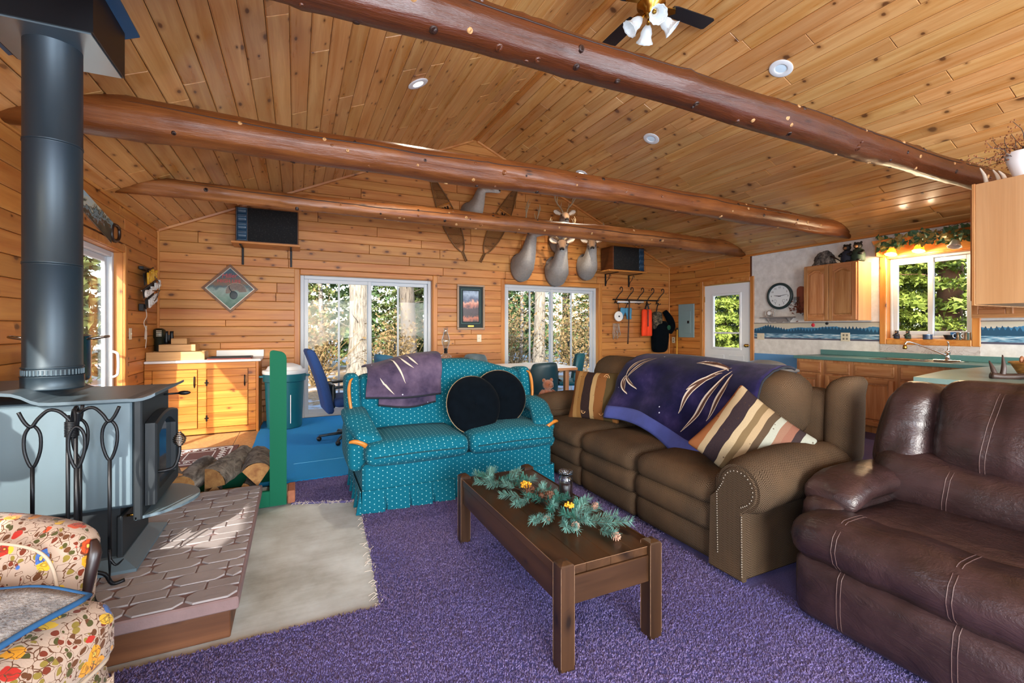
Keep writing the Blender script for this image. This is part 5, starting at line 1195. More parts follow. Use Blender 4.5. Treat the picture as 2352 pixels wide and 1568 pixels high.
# bin
bn = T('trash_bin', 'large teal plastic bin with domed white lid beside the pine cabinet', 'bin', (-.13, 6.47, .02))
m = MB(bn); m.lathe([(.19, .021), (.20, .03), (.225, .60), (.243, .61), (.247, .70), (.24, .705), (.225, .70), (.2, .05)], 36, (-.13, 6.47, 0), caps=False); m.build('body', teal_pl, smooth=True, auto=40)
m = MB(bn); m.lathe([(.25, .70), (.255, .715), (.25, .745), (.21, .75), (.19, .79), (.10, .825), (.0, .83)], 36, (-.13, 6.47, 0), caps=False); m.build('lid', white_pl, smooth=True, auto=40)
m = MB(bn); m.box(-.42, -.35, 6.43, 6.51, .655, .68, .006); m.build('handle', teal_pl)
m = MB(bn); m.box(.09, .16, 6.43, 6.51, .655, .68, .006); m.build('handle', teal_pl)
m = MB(bn); m.box(-.065, -.055, 6.225, 6.24, .10, .45, .002); m.build('rib', white_pl)
# door mat
dm = T('door_mat', 'brown door mat with white scrolled border inside the left sliding door', 'mat', (-.85, 5.4, .006))
q = N('mat_brown', .95); q.col(q.mix(q.noise(q.obj(), 200, 2), '#4a2c26', '#7a5248')); mat_b = q.m
m = MB(dm); m.box(-1.18, -.555, 5.03, 5.72, .006, .016, .003); m.build('pad', mat_b)
m = MB(dm)
for x0, x1, y0, y1 in ((-1.13, -.60, 5.07, 5.09), (-1.13, -.60, 5.66, 5.68), (-1.13, -1.115, 5.07, 5.68), (-.615, -.60, 5.07, 5.68), (-.98, -.74, 5.22, 5.232), (-.98, -.74, 5.53, 5.542), (-.98, -.97, 5.22, 5.54), (-.75, -.74, 5.22, 5.54)): m.box(x0, x1, y0, y1, .0155, .0175)
for k in range(7):
    for (cx_, cy_) in ((-1.08+k*.075, 5.15), (-1.08+k*.075, 5.60)): m.tube([(cx_+.03*(1-j/16)*math.cos(j*.6), cy_+.035*(1-j/16)*math.sin(j*.6), .0165) for j in range(14)], .004, 4)
for k in range(5):
    for cx_ in (-1.05, -.675): m.tube([(cx_+.035*(1-j/16)*math.cos(j*.6), 5.22+k*.08+.03*(1-j/16)*math.sin(j*.6), .0165) for j in range(14)], .004, 4)
m.build('scroll_border', plain('mat_white', '#cfc7bd', .9), kind='stuff')

# ---------------------------------------------------------------- pine corner cabinet
cb = T('corner_cabinet', 'pine plank base cabinet with black hinges in the back left corner', 'cabinet', (-1.0, 6.7, 0))
cabw = wood('cabinet_pine', 'x', '#a85a1e', '#d8923f', .35, .7, '#5a2a10', coat=.2, rstr=.4); cabz = wood('cabinet_pine_z', 'z', '#a85a1e', '#d8923f', .35, .2)
CX0, CX1, CYF = -1.55, -.415, 6.42
m = MB(cb); m.box(CX0, CX1-.03, CYF+.02, 6.975, .02, .865); m.build('carcass', cabw)
zr = [.02, .09, .175, .26, .345, .43, .515, .60, .69, .79, .862]
drs = [(-1.475, -1.045, .095, .785), (-.955, -.53, .095, .785)]
for z0, z1 in zip(zr, zr[1:]):
    segs = [(CX0, CX1-.03)]
    for d0, d1, dz0, dz1 in drs:
        if z0 >= dz0-.03 and z1 <= dz1+.03: segs = [p for s_ in segs for p in ([(s_[0], d0), (d1, s_[1])] if s_[0] < d0 and s_[1] > d1 else [s_])]
    for s0, s1 in segs: m = MB(cb); m.box(s0+.001, s1-.001, CYF, CYF+.02, z0+.001, z1-.001, .003); m.build('face_plank', cabw)
for j, (d0, d1, dz0, dz1) in enumerate(drs):
    m = MB(cb); m.box(d0+.003, d1-.003, CYF-.002, CYF+.019, dz0, dz1-.002); dd = m.build('door', cabw)
    z = dz0
    while z < dz1-.02:
        z1 = min(z+.086, dz1-.003); m = MB(cb); m.box(d0+.003, d1-.003, CYF-.012, CYF-.002, z+.001, z1-.001, .003); sub(m, dd, 'plank', cabw); z += .086
    hx = d1-.03 if j == 0 else d1-.035
    m = MB(cb); m.tube([(hx, CYF-.012, .66), (hx, CYF-.018, .70), (hx, CYF-.03, .67), (hx, CYF-.03, .63), (hx, CYF-.018, .60), (hx, CYF-.012, .57)], [.004, .011, .008, .008, .011, .004], 8, flat=.8); sub(m, dd, 'handle', blackm, smooth=True)
    for z in (.20, .62) if j else (.20, .60):
        xx = d0+.0; m = MB(cb); m.box(xx-.022, xx+.022, CYF-.016, CYF-.011, z, z+.014, .002); m.box(xx-.008, xx+.008, CYF-.02, CYF-.011, z-.03, z+.044, .003); sub(m, dd, 'hinge', blackm)
m = MB(cb); m.box(CX1-.03, CX1, CYF-.005, 6.975, .0, .865, .004); m.build('end_panel', cabz)
ctp = T('countertop', 'white laminate countertop with low splash on the pine corner cabinet', 'countertop', (-1.0, 6.7, .866))
m = MB(ctp); m.box(CX0, CX1+.025, CYF-.02, 6.975, .866, .895, .008); m.build('slab', white_pl)
m = MB(ctp); m.box(-.93, CX1+.025, 6.955, 6.977, .896, .985, .004); m.build('backsplash', white_pl)
def tray(label, x0, x1, y0, y1, z0, h):
    t = T('wooden_tray', label, 'tray', ((x0+x1)/2, (y0+y1)/2, z0), group='pine trays on the corner cabinet'); w_ = .014
    for a, b, c, d in ((x0, x1, y0, y0+w_), (x0, x1, y1-w_, y1)): m = MB(t); m.box(a, b, c, d, z0+.001, z0+h, .002); m.build('side', lt)
    for a, b, c, d in ((x0, x0+w_, y0+w_, y1-w_), (x1-w_, x1, y0+w_, y1-w_)): m = MB(t); m.box(a, b, c, d, z0+.001, z0+h, .002); m.build('side', lt)
    m = MB(t); m.box(x0+w_, x1-w_, y0+w_, y1-w_, z0+.002, z0+.012); m.build('bottom', lt)
lt = wood('pale_pine', 'x', '#bb8a52', '#dcb07a', .5, .2, rstr=.3)
tray('long pale pine tray at the bottom of the stack on the corner cabinet', -1.545, -.985, 6.47, 6.74, .895, .10)
tray('middle pale pine tray stacked on the corner cabinet', -1.46, -1.10, 6.62, 6.90, .996, .08)
tray('small pale pine box on top of the stacked trays', -1.37, -1.21, 6.76, 6.92, 1.077, .07)
ga2 = T('game_board', 'flat framed game board with red markings on the white countertop', 'board', (-.72, 6.6, .895))
m = MB(ga2); m.box(-.96, -.50, 6.47, 6.74, .8955, .905); m.build('board', plain('board_red', '#a8433a', .5, var=.7, sc=18))
for a, b, c, d in ((-.96, -.50, 6.47, 6.485), (-.96, -.50, 6.725, 6.74), (-.96, -.945, 6.485, 6.725), (-.515, -.50, 6.485, 6.725)): m = MB(ga2); m.box(a, b, c, d, .9055, .922, .003); m.build('frame_rail', blackp)
jg = T('whiskey_jug', 'round dark jug with cream lettering behind the pine trays', 'jug', (-1.505, 6.82, .895))
m = MB(jg); m.lathe([(.045, .896), (.05, .90), (.05, .99), (.048, 1.14), (.062, 1.16), (.062, 1.25), (.035, 1.27), (.0, 1.272)], 24, (-1.50, 6.83, 0), caps=False); m.build('body', plain('dark_jug', '#1d2219', .3), smooth=True)
m = MB(jg)
for k in range(5):
    for z in (1.235, 1.215, 1.195, 1.175): a = -1.75+.17*k; m.box(-1.50+.063*math.cos(a)-.004, -1.50+.063*math.cos(a)+.004, 6.83+.063*math.sin(a)-.002, 6.83+.063*math.sin(a)+.002, z, z+.009)
m.build('lettering', cream_pl, kind='stuff')
bnc = T('binoculars', 'black binoculars standing on the stacked pine trays', 'binoculars', (-1.41, 6.90, 1.077))
for sx in (-1, 1): m = MB(bnc); m.lathe([(.024, 1.078), (.026, 1.11), (.02, 1.16), (.017, 1.20), (.02, 1.235), (.0, 1.236)], 14, (-1.415+sx*.027, 6.89, 0)); m.build('barrel', blackp, smooth=True)
m = MB(bnc); m.box(-1.425, -1.405, 6.88, 6.90, 1.12, 1.19); m.build('bridge', blackp)

# ---------------------------------------------------------------- things on the left wall
sw = T('painted_handsaw', 'handsaw painted with a lake and forest scene above the left sliding door', 'saw', (-1.545, 5.1, 2.25))
q = N('saw_painting', .4); o = q.obj(); xx = q.sep(o); n1 = q.noise(q.map(o, (1, 2, 4)), 3, 5, .65, .8)
c = q.ramp(q.math('ADD', q.math('MULTIPLY', xx[2], 3.2), q.math('MULTIPLY_ADD', n1, 1.3, -.12)), [(.1, '#23302c'), (.3, '#3c463a'), (.42, '#5d4634'), (.5, '#7fa0a8'), (.62, '#2b3f38'), (.75, '#c2c6b2'), (.95, '#9fc0cc')]); q.col(c); saw_p = q.m
m = MB(sw); m.prism([(4.62, 2.26), (5.40, 2.07), (5.44, 2.26), (4.62, 2.42)], -1.548, -1.542, 'yz'); m.build('blade', saw_p)
m = MB(sw); m.tube([(-1.545, 5.44, 2.235), (-1.545, 5.54, 2.25), (-1.545, 5.60, 2.225), (-1.545, 5.60, 2.15), (-1.545, 5.55, 2.11), (-1.545, 5.44, 2.095), (-1.545, 5.41, 2.16), (-1.545, 5.44, 2.235)], .016, 8); m.build('handle', dkw, smooth=True)
m = MB(sw)
for k in range(60): y_ = 4.64+k*.0128; z = 2.26-(y_-4.62)*.2436; m.add([(-1.546, y_, z+.003), (-1.546, y_+.012, z), (-1.546, y_+.004, z-.012), (-1.544, y_, z+.003), (-1.544, y_+.012, z), (-1.544, y_+.004, z-.012)], [(0, 1, 2), (3, 5, 4), (0, 2, 5, 3), (1, 4, 5, 2)])
m.build('teeth', steel, kind='stuff')
# light switches and outlets
def plate(label, cat, mp_, u, z, w_=.075, h_=.118, kind='switch'):
    p = mp_(u, z, 0); t = T('switch_plate' if kind == 'switch' else 'outlet_plate', label, cat, p)
    def bx_(a0, a1, b0, b1, d0, d1, nm, mat):
        P = [mp_(u+a, z+b, d) for a in (a0, a1) for b in (b0, b1) for d in (d0, d1)]; m = MB(t); xs, ys, zs = zip(*P); m.box(min(xs), max(xs), min(ys), max(ys), min(zs), max(zs), .0015); m.build(nm, mat)
    bx_(-w_/2, w_/2, -h_/2, h_/2, .0, .006, 'plate', cream_pl)
    n_ = max(1, round(w_/.05)) if w_ > .09 else 1
    for k in range(n_):
        u_ = (k-(n_-1)/2)*.042
        if kind == 'switch': bx_(u_-.004, u_+.004, -.010, .010, .006, .016, 'toggle', cream_pl)
        else:
            for zz in (-.025, .025): bx_(u_-.012, u_+.012, zz-.014, zz+.014, .006, .008, 'socket', plain('socket_dark', '#7d7568', .5))
back = lambda u, z, d: (u, YB-.0215-d, z); left = lambda u, z, d: (XL+.0215+d, u, z); right = lambda u, z, d: (XR-.0215-d, u, z); rightk = lambda u, z, d: (XR-.0165-d, u, z)
plate('cream light switch under the framed print', 'light switch', back, 2.715, 1.105)
plate('cream light switch on the left wall by the sliding door', 'light switch', left, 5.95, 1.215)
plate('cream outlet in the pine corner below the hanging bag', 'outlet', right, 6.86, 1.03, kind='outlet')
# neon sign (unlit) hung across the back left corner
ns = T('neon_beer_sign', 'unlit corner neon sign reading Miller Genuine Draft Light', 'sign', (-1.42, 6.55, 1.45))
def text(body, size, ext, M_, name, mat, root, bevel=0, shear=0):
    cu = bpy.data.curves.new(name, 'FONT'); cu.body = body; cu.size = size; cu.extrude = ext; cu.align_x = 'CENTER'; cu.align_y = 'CENTER'; cu.shear = shear; cu.bevel_depth = bevel; cu.resolution_u = 3
    ob = bpy.data.objects.new(name+'_tmp', cu); COL.objects.link(ob); dg = bpy.context.evaluated_depsgraph_get(); dg.update(); me = bpy.data.meshes.new_from_object(ob.evaluated_get(dg)); bpy.data.objects.remove(ob); bpy.data.curves.remove(cu)
    me.materials.clear(); me.materials.append(mat); me.transform(M_); o_ = bpy.data.objects.new(name, me); COL.objects.link(o_); o_.parent = root
    return o_
def wallM(loc, rz, tilt_=0, root=None):
    M_ = Matrix.Translation(Vector(loc)-(root.location if root else Vector())) @ Matrix.Rotation(rz, 4, 'Z') @ Matrix.Rotation(PI/2, 4, 'X') @ Matrix.Rotation(tilt_, 4, 'Z'); return M_
amber_t = plain('amber_tube', '#d6a233', .25); white_t = plain('white_tube', '#dcdad6', .25); red_t = plain('red_backing', '#3a1010', .5)
rzs = PI*.5
def nsM(du, z, d=0): return wallM((-1.46+d, 6.36+du, z+.25*du), rzs, .30, ns)
for body, sz, du, z, mt in (('Miller', .17, .0, 1.86, amber_t), ('Genuine Draft', .105, .03, 1.71, white_t), ('LIGHT', .12, .03, 1.575, white_t)):
    text(body, sz, .006, nsM(du, z), 'neon_lettering', mt, ns, .004, .2)
for w_, h_, z, du in ((.40, .13, 1.86, 0), (.52, .10, 1.71, .03), (.34, .11, 1.575, .03)):
    m = MB(); m.M = nsM(du, z, -.03); m.box(-w_/2, w_/2, -h_/2, h_/2, -.004, .004, .002); m.build('backing_panel', blackp, ns)
m = MB(ns); m.box(-1.545, -1.50, 6.20, 6.48, 1.915, 1.95, .004); m.box(-1.545, -1.50, 6.20, 6.30, 1.46, 1.54, .006); m.build('mounting_bracket', blackp)
m = MB(ns); m.tube([(-1.52, 6.30, 1.93), (-1.42, 6.45, 1.80), (-1.44, 6.42, 1.60), (-1.52, 6.28, 1.50)], .006, 6); m.tube([(-1.53, 6.22, 1.68), (-1.40, 6.40, 1.70)], .006, 6); m.build('support_rod', steel, smooth=True)
m = MB(ns); m.tube([(-1.50, 6.28, 1.49), (-1.49, 6.27, 1.40), (-1.51, 6.25, 1.33), (-1.49, 6.27, 1.22), (-1.50, 6.27, 1.05)], .004, 5); m.tube([(-1.50, 6.29, 1.30), (-1.505, 6.28, 1.15)], .010, 6); m.build('pull_cord', motif_w, smooth=True)

# ---------------------------------------------------------------- things on the back wall
dmr = T('diamond_mirror', 'diamond-hung beer mirror with a turkey picture and red lettering', 'mirror', (-.775, 6.96, 1.46))
cxm, czm, hs = -.777, 1.79, .318
q = N('turkey_print', .25); o = q.obj(); v_ = q.map(o, (1, 1, 1)); zz = q.sep(o)[2]; n1 = q.noise(o, 9, 5, .65, .6)
c = q.ramp(q.math('ADD', q.math('MULTIPLY', zz, 1.9), q.math('MULTIPLY_ADD', n1, .35, -.17)), [(.05, '#173a30'), (.25, '#2a5a4c'), (.42, '#56786e'), (.58, '#7a928e'), (.66, '#2a4a54'), (.78, '#6a4c34'), (.95, '#24404e')]); q.col(c)
dia = lambda s_: [(cxm, czm-s_), (cxm+s_, czm), (cxm, czm+s_), (cxm-s_, czm)]
m = MB(dmr); m.prism(dia(hs-.035), 6.972, 6.966, 'xz'); m.build('print', q.m)
fm = wood('mirror_frame', 'x', '#5a3418', '#8a5a30', .4, 0)
for k in range(4):
    A, B = dia(hs), dia(hs-.04); a, b, c, d = A[k], A[(k+1) % 4], B[(k+1) % 4], B[k]
    m = MB(dmr); m.loft([[(p[0], 6.978, p[1]) for p in (a, b, c, d)], [(p[0], 6.952, p[1]) for p in (a, b, c, d)]]); m.build('frame_rail', fm)
    A, B = dia(hs-.040), dia(hs-.052); a, b, c, d = A[k], A[(k+1) % 4], B[(k+1) % 4], B[k]
    m = MB(dmr); m.loft([[(p[0], 6.972, p[1]) for p in (a, b, c, d)], [(p[0], 6.956, p[1]) for p in (a, b, c, d)]]); m.build('inner_rail', plain('silver_rail', '#8d8b84', .3, .8))
redl = plain('red_lettering', '#a3262a', .4)
text('Miller', .075, .001, wallM((-.79, 6.964, 1.955), 0, .06, dmr), 'lettering', redl, dmr, .001, .25)
text('HIGH LIFE', .06, .001, wallM((-.79, 6.964, 1.885), 0, 0, dmr), 'lettering', redl, dmr, .001)
m = MB(dmr); tx, tz = -.71, 1.74
for k in range(15): a = .2+PI*.95*k/14; m.add([(tx+.03*math.cos(a-.08), 6.9645, tz+.03*math.sin(a-.08)), (tx+.115*math.cos(a-.10), 6.9645, tz+.115*math.sin(a-.10)), (tx+.12*math.cos(a), 6.9645, tz+.12*math.sin(a)), (tx+.115*math.cos(a+.10), 6.9645, tz+.115*math.sin(a+.10)), (tx+.03*math.cos(a+.08), 6.9645, tz+.03*math.sin(a+.08))], [(0, 1, 2, 3, 4)])
m.build('turkey_tail', plain('turkey_tail', '#6a5a52', .5, var=.6, sc=40))
m = MB(dmr); m.ell((tx-.03, 6.962, tz-.035), (.045, .004, .055), 16, 8); m.tube([(tx-.05, 6.963, tz+.01), (tx-.075, 6.963, tz+.05), (tx-.08, 6.963, tz+.085)], [.02, .012, .012], 8, flat=.3); m.build('turkey_body', plain('turkey_body', '#24343c', .5, var=.5, sc=40), smooth=True)
m = MB(dmr); m.tube([(tx+.125*math.cos(a), 6.9635, tz+.125*math.sin(a)) for a in [.1+PI*.98*k/20 for k in range(21)]], .005, 5, flat=.4); m.build('turkey_tail_edge', motif_w)
# speakers on shelves
def speaker(label, x0, x1, z0, z1, y0, horn_left, sgroup):
    t = T('loudspeaker', label, 'speaker', ((x0+x1)/2, (y0+6.97)/2, z0), group='loudspeakers on wall shelves')
    m = MB(t); m.box(x0, x1, y0+.02, 6.93, z0, z1, .006); m.build('cabinet', wood('spk_walnut', 'y', '#4a2612', '#6d3c1e', .4, 0, plank=False))
    hx0, hx1 = (x0+.012, x0+.13) if horn_left else (x1-.13, x1-.012); gx0, gx1 = (x0+.135, x1-.012) if horn_left else (x0+.012, x1-.135)
    q_ = N('grille_cloth', .95); o_ = q_.obj(); q_.col(q_.mix(q_.ramp(q_.noise(o_, 60, 3), [(.55, 0.), (.75, .6)]), '#0b0b0d', '#3a3836'))
    m = MB(t); m.box(gx0, gx1, y0, y0+.022, z0+.012, z1-.012, .006); m.build('grille', q_.m)
    m = MB(t); zs = [lerp(z0+.015, z1-.015, k/4) for k in range(5)]
    for a, b in zip(zs, zs[1:]):
        pass
    m.box(hx0, hx1, y0+.012, y0+.022, z0+.012, z1-.012); hz = m.build('horn_plate', plain('horn_blue', '#173144', .35))
    for a, b in zip(zs, zs[1:]):
        m = MB(t); m.grid(lambda u, v: (lerp(hx0+.006, hx1-.006, u), y0+.012-.028*(1-(2*u-1)**2)*0-.020*abs(2*v-1)**2, lerp(a+.003, b-.003, v)), 6, 6, .002); sub(m, hz, 'horn_cell', plain('horn_cell', '#1d3d55', .3), smooth=True)
def shelf(label, x0, x1, z, y0, brx, curly):
    t = T('wall_shelf', label, 'shelf', ((x0+x1)/2, 6.8, z), group='speaker shelves')
    m = MB(t); m.box(x0, x1, y0, 6.977, z-.026, z-.001, .003); m.build('board', trim_x)
    for x in brx:
        m = MB(t); m.box(x-.012, x+.012, 6.955, 6.977, z-.25, z-.027, .003)
        if curly: m.tube([(x, 6.955, z-.22)]+[(x, 6.95-.10*s_, z-.22+.15*s_+.02*math.sin(6.28*s_)) for s_ in [k/10 for k in range(1, 11)]]+[(x, 6.83+.02*math.cos(a), z-.07+.02*math.sin(a)) for a in [k*.6 for k in range(8)]], .006, 6)
        m.box(x-.012, x+.012, y0+.06, 6.955, z-.037, z-.027, .002); m.build('bracket', blackm)
speaker('dark loudspeaker on the left wall shelf above the diamond mirror', -.685, .03, 2.362, 2.80, 6.60, True, 1)
shelf('pine shelf with straight black brackets holding the left loudspeaker', -.73, .05, 2.361, 6.58, (-.635, -.06), False)
speaker('dark loudspeaker on the right wall shelf by the antlered heads', 5.12, 5.83, 2.312, 2.745, 6.55, False, 1)
shelf('pine shelf with curled black brackets holding the right loudspeaker', 5.0, 5.86, 2.311, 6.53, (5.25, 5.80), True)
# framed print
fp = T('framed_print', 'framed campfire landscape print between the patio doors', 'picture', (2.567, 6.95, 1.25))
q = N('campfire_print', .35); o = q.obj(); zz = q.math('DIVIDE', q.math('SUBTRACT', q.sep(o)[2], .11), .55); n1 = q.noise(q.map(o, (1.5, 1, 1)), 10, 5, .65, .5)
q.col(q.ramp(q.math('ADD', zz, q.math('MULTIPLY_ADD', n1, .4, -.2)), [(.0, '#2a1a18'), (.12, '#c06a48'), (.2, '#3a2a2c'), (.42, '#4a3a42'), (.52, '#c07a6a'), (.58, '#e0a890'), (.66, '#4a5a78'), (.85, '#9fb4cc'), (1, '#3f5a78')]))
fx0, fx1, fz0, fz1 = 2.33, 2.806, 1.245, 1.975
m = MB(fp); m.box(fx0+.105, fx1-.105, 6.968, 6.972, fz0+.13, fz1-.10); m.build('print', q.m)
m = MB(fp); m.box(fx0+.02, fx1-.02, 6.972, 6.976, fz0+.02, fz1-.02); m.build('mat_board', plain('dark_teal_mat', '#152a2e', .7))
m = MB(fp)
for a, b, c, d in ((fx0+.075, fx1-.075, fz0+.10, fz0+.104), (fx0+.075, fx1-.075, fz1-.074, fz1-.07), (fx0+.075, fx0+.079, fz0+.10, fz1-.07), (fx1-.079, fx1-.075, fz0+.10, fz1-.07)): m.box(a, b, 6.970, 6.973, c, d)
m.build('mat_line', plain('mat_line', '#5f8c88', .6))
m = MB(fp); m.box(2.515, 2.62, 6.966, 6.972, fz0+.045, fz0+.072, .002); m.build('title_plate', brass)
for a, b, c, d in ((fx0, fx1, fz0, fz0+.032), (fx0, fx1, fz1-.032, fz1), (fx0, fx0+.032, fz0+.032, fz1-.032), (fx1-.032, fx1, fz0+.032, fz1-.032)): m = MB(fp); m.box(a, b, 6.948, 6.977, c, d, .006); m.build('frame_rail', plain('taupe_frame', '#9b7f66', .4, var=.2))
# snowshoes
def snowshoe(label, top, bot):
    top, bot = Vector(top), Vector(bot); L_ = (top-bot).length; t = T('snowshoe', label, 'snowshoe', (bot.x, 6.96, bot.y), group='wooden snowshoes crossed around the mounted doe')
    ax = (top-bot).normalized(); pr_ = Vector((ax.y, -ax.x))
    def wdt(s_): return .125*(math.sin(PI*min(1, max(0, (s_-.12)/.88))**.75)**.8 if s_ > .12 else 0)+.012
    def P_(s_, w_, d=0): p = bot+ax*(L_*s_)+pr_*w_; return (p.x, 6.955-d-.06*max(0, s_-.85)**2*20*.3, p.y)
    ss = [k/36 for k in range(37)]; m = MB(t)
    m.tube([P_(s_, wdt(s_)) for s_ in ss]+[P_(s_, -wdt(s_)) for s_ in reversed(ss)], .010, 6); m.build('frame', wood('snowshoe_frame', 'z', '#5a3a1c', '#8a5f34', .5, 0, plank=False), smooth=True)
    m = MB(t); k = 0
    for s0 in [.16+.011*j for j in range(74)]:
        if s0 > .965 or .60 < s0 < .66: continue
        w_ = wdt(s0); m.tube([P_(s0, -w_), P_(s0+.012, 0, .002), P_(s0, w_)], .0022, 3)
    for j in range(-6, 7):
        f_ = j/6.5
        for a, b in ((.18, .60), (.66, .96)): m.tube([P_(lerp(a, b, k/14), f_*wdt(lerp(a, b, k/14)), .001) for k in range(15)], .0022, 3)
    m.build('lacing', plain('rawhide', '#6a4a26', .7, var=.3), kind='stuff')
    m = MB(t)
    for s_ in (.60, .66): m.tube([P_(s_, -wdt(s_)), P_(s_, wdt(s_))], .010, 6)
    m.build('crossbar', honey_w, smooth=True)
    m = MB(t)
    for a in (-.05, 0, .05): m.tube([P_(.55, a, .01), P_(.59, a*.6, .05), P_(.63, a, .02)], .012, 6)
    m.tube([P_(.57, -.08, .02), P_(.58, 0, .055), P_(.57, .08, .02)], .014, 6); m.build('binding', blackp, smooth=True)
snowshoe('wooden snowshoe left of the mounted doe head', (1.90, 3.66), (2.49, 2.35))
snowshoe('wooden snowshoe right of the mounted doe head', (3.40, 3.66), (2.73, 2.35))
# deer mounts: one continuous body, ears and antlers as parts
q = N('deer_hide', .9, spec=.15, sheen=.15); o = q.obj(); n1 = q.noise(o, 34, 4, .7)
at = q.t.nodes.new('ShaderNodeAttribute'); at.attribute_name = 'Col'
q.col(q.mix(q.math('MULTIPLY', n1, .45), at.outputs[0], '#2b211a')); q.bump(n1, .5, .01); hide = q.m
facem = plain('deer_ear', '#8a6a50', .9, var=.25, sc=30); earin = plain('ear_inside', '#cfc6bb', .9)
antl = plain('antler_bone', '#a08a6c', .5, var=.35, sc=25); eyem = plain('glass_eye', '#0c0806', .08)
HID, WHT, FAC, BLK = (.235, .19, .155), (.62, .58, .53), (.26, .145, .08), (.012, .01, .01)
def mix3(a, b, t): return tuple(lerp(x, y, t) for x, y in zip(a, b))
def deer(label, base, yaw, neck, hpitch, antlers, sc=1.0, hyaw=0):
    """base: chest centre on the wall; the mount faces -y, yaw turns neck and head"""
    t = T('mounted_deer_head', label, 'deer mount', base, 0, group='mounted deer on the back wall')
    spine = [(-.004, -.03, .10, .13), (-.006, -.03, .19, .245), (-.05, -.02, .205, .255), (-.115, .03, .185, .215), (-.175, .11, .142, .165), (-.212, .20, .114, .128), (-.235, .29, .100, .106), (-.258, .36, .092, .094)]
    head = [(-.30, .418, .085, .088), (-.36, .428, .083, .088), (-.42, .412, .072, .080), (-.48, .382, .054, .064), (-.54, .350, .044, .052), (-.585, .328, .041, .044), (-.612, .315, .034, .032), (-.622, .310, .014, .014)]
    hy, hz = spine[-1][0], spine[-1][1]; zoff = hz*neck-hz; rp = Matrix.Rotation(-hpitch, 2); pts = [(y_, z*neck, a, b) for y_, z, a, b in spine]
    for y_, z, a, b in head: v_ = rp @ Vector((y_-hy, z-hz)); pts.append((hy+v_.x, hz+v_.y+zoff, a, b))
    def place(y_, z):
        A = yaw*sst(.04, .26, -y_); return Vector((math.sin(A)*-y_, math.cos(A)*y_, z)), A
    C = [place(y_, z) for y_, z, a, b in pts]; n = 24; nt = C[7][0]; Rh = Matrix.Rotation(hyaw, 3, 'Z'); C = C[:8]+[(nt+Rh @ (p_-nt), A_) for p_, A_ in C[8:]]; V = []; cols = []; fr_ = []
    for i_, ((p, A), (y_, z, rx, rz)) in enumerate(zip(C, pts)):
        tg = (C[min(len(C)-1, i_+1)][0]-C[max(0, i_-1)][0]).normalized()
        if i_ < 2: tg = Vector((0, -1, 0))
        if i_ == 2: tg = Vector((0, -1, .2)).normalized()
        A2 = (yaw*sst(.0, .12, -y_) if i_ > 2 else 0)+(hyaw if i_ > 8 else (hyaw*.5 if i_ == 8 else 0))
        side = Vector((math.cos(A2), math.sin(A2), 0)); side = (side-tg*side.dot(tg)).normalized(); up = tg.cross(side); fr_.append((p, side, up, tg))
        for k in range(n):
            th_ = 2*PI*k/n; c_, s_ = math.cos(th_), math.sin(th_); h_ = i_ >= 8
            w_ = rx*(1-.22*max(0, -s_)) if h_ else rx; V.append((p+side*c_*w_+up*s_*rz)*sc)
            lo = sst(.15, .8, -s_)
            if i_ >= len(pts)-2: col = BLK if s_ > -.3 else WHT
            elif i_ >= len(pts)-4: col = mix3(FAC, WHT, sst(-.35, .1, -s_))
            elif h_: col = mix3(FAC, WHT, lo)
            elif i_ >= 4: col = mix3(HID, WHT, .10+.65*lo)
            else: col = mix3(HID, WHT, .05+.25*lo)
            cols.append((*col, 1))
    F = [(i_*n+j, i_*n+(j+1) % n, (i_+1)*n+(j+1) % n, (i_+1)*n+j) for i_ in range(len(pts)-1) for j in range(n)]+[tuple(range(n)), tuple((len(pts)-1)*n+j for j in range(n))]
    m = MB(); m.add(V, F); me = m.build('hide', hide, t, True).data
    ca_ = me.color_attributes.new('Col', 'FLOAT_COLOR', 'POINT'); ca_.data.foreach_set('color', np.array(cols, np.float32).ravel())
    def H(i_, a, b, c): p, s_, u_, tg = fr_[i_]; return (p+s_*a+u_*b+tg*c)*sc
    for sx in (-1, 1):
        m = MB(); m.ell(H(10, sx*.064, .028, -.01), (.015*sc,)*3, 10, 7); m.build('eye', eyem, t, True)
        b0 = H(9, sx*.068, .045, -.03); e_ = H(9, sx*.205, .115, -.045); d = e_-b0; fw = fr_[9][3]; wv = d.cross(fw).normalized(); nrm = wv.cross(d).normalized()
        if nrm.dot(fw) < 0: nrm = -nrm
        def ear(u, v, o_=0): w_ = .052*sc*math.sin(PI*min(1, .10+.88*u))**.75*(2*v-1); return b0+d*u+wv*w_+nrm*((abs(2*v-1)**2*.03-.0)*sc*math.sin(PI*min(1, u+.1))+o_)
        m = MB(); m.grid(ear, 10, 8, .005*sc); e1 = m.build('ear', facem, t, True)
        m = MB(); m.grid(lambda u, v: ear(.08+.84*u, .12+.76*v, .006*sc), 8, 6); m.build('ear_lining', earin, e1, True)
        if antlers:
            A_ = antlers; q0 = H(9, sx*.035, .075, -.01); bm = [q0, H(9, sx*.07, .13*A_, -.05), H(9, sx*.13, .19*A_, -.05), H(9, sx*.18, .26*A_, .0), H(9, sx*.185, .34*A_, .06), H(9, sx*.15, .42*A_, .11)]
            m = MB(); m.tube(bm, [.018*sc, .015*sc, .014*sc, .012*sc, .009*sc, .003*sc], 8)
            for k_, L_ in ((2, .15), (3, .19), (4, .13)): p = bm[k_]; m.tube([p, p+Vector((sx*.015, -.02, L_*A_*.5))*sc, p+Vector((-sx*.01, -.02, L_*A_))*sc], [.011*sc, .009*sc, .003*sc], 6)
            p = bm[1]; m.tube([p, p+Vector((0, -.03, .09*A_))*sc], [.010*sc, .003*sc], 6); m.build('antler', antl, t, True)
    return t
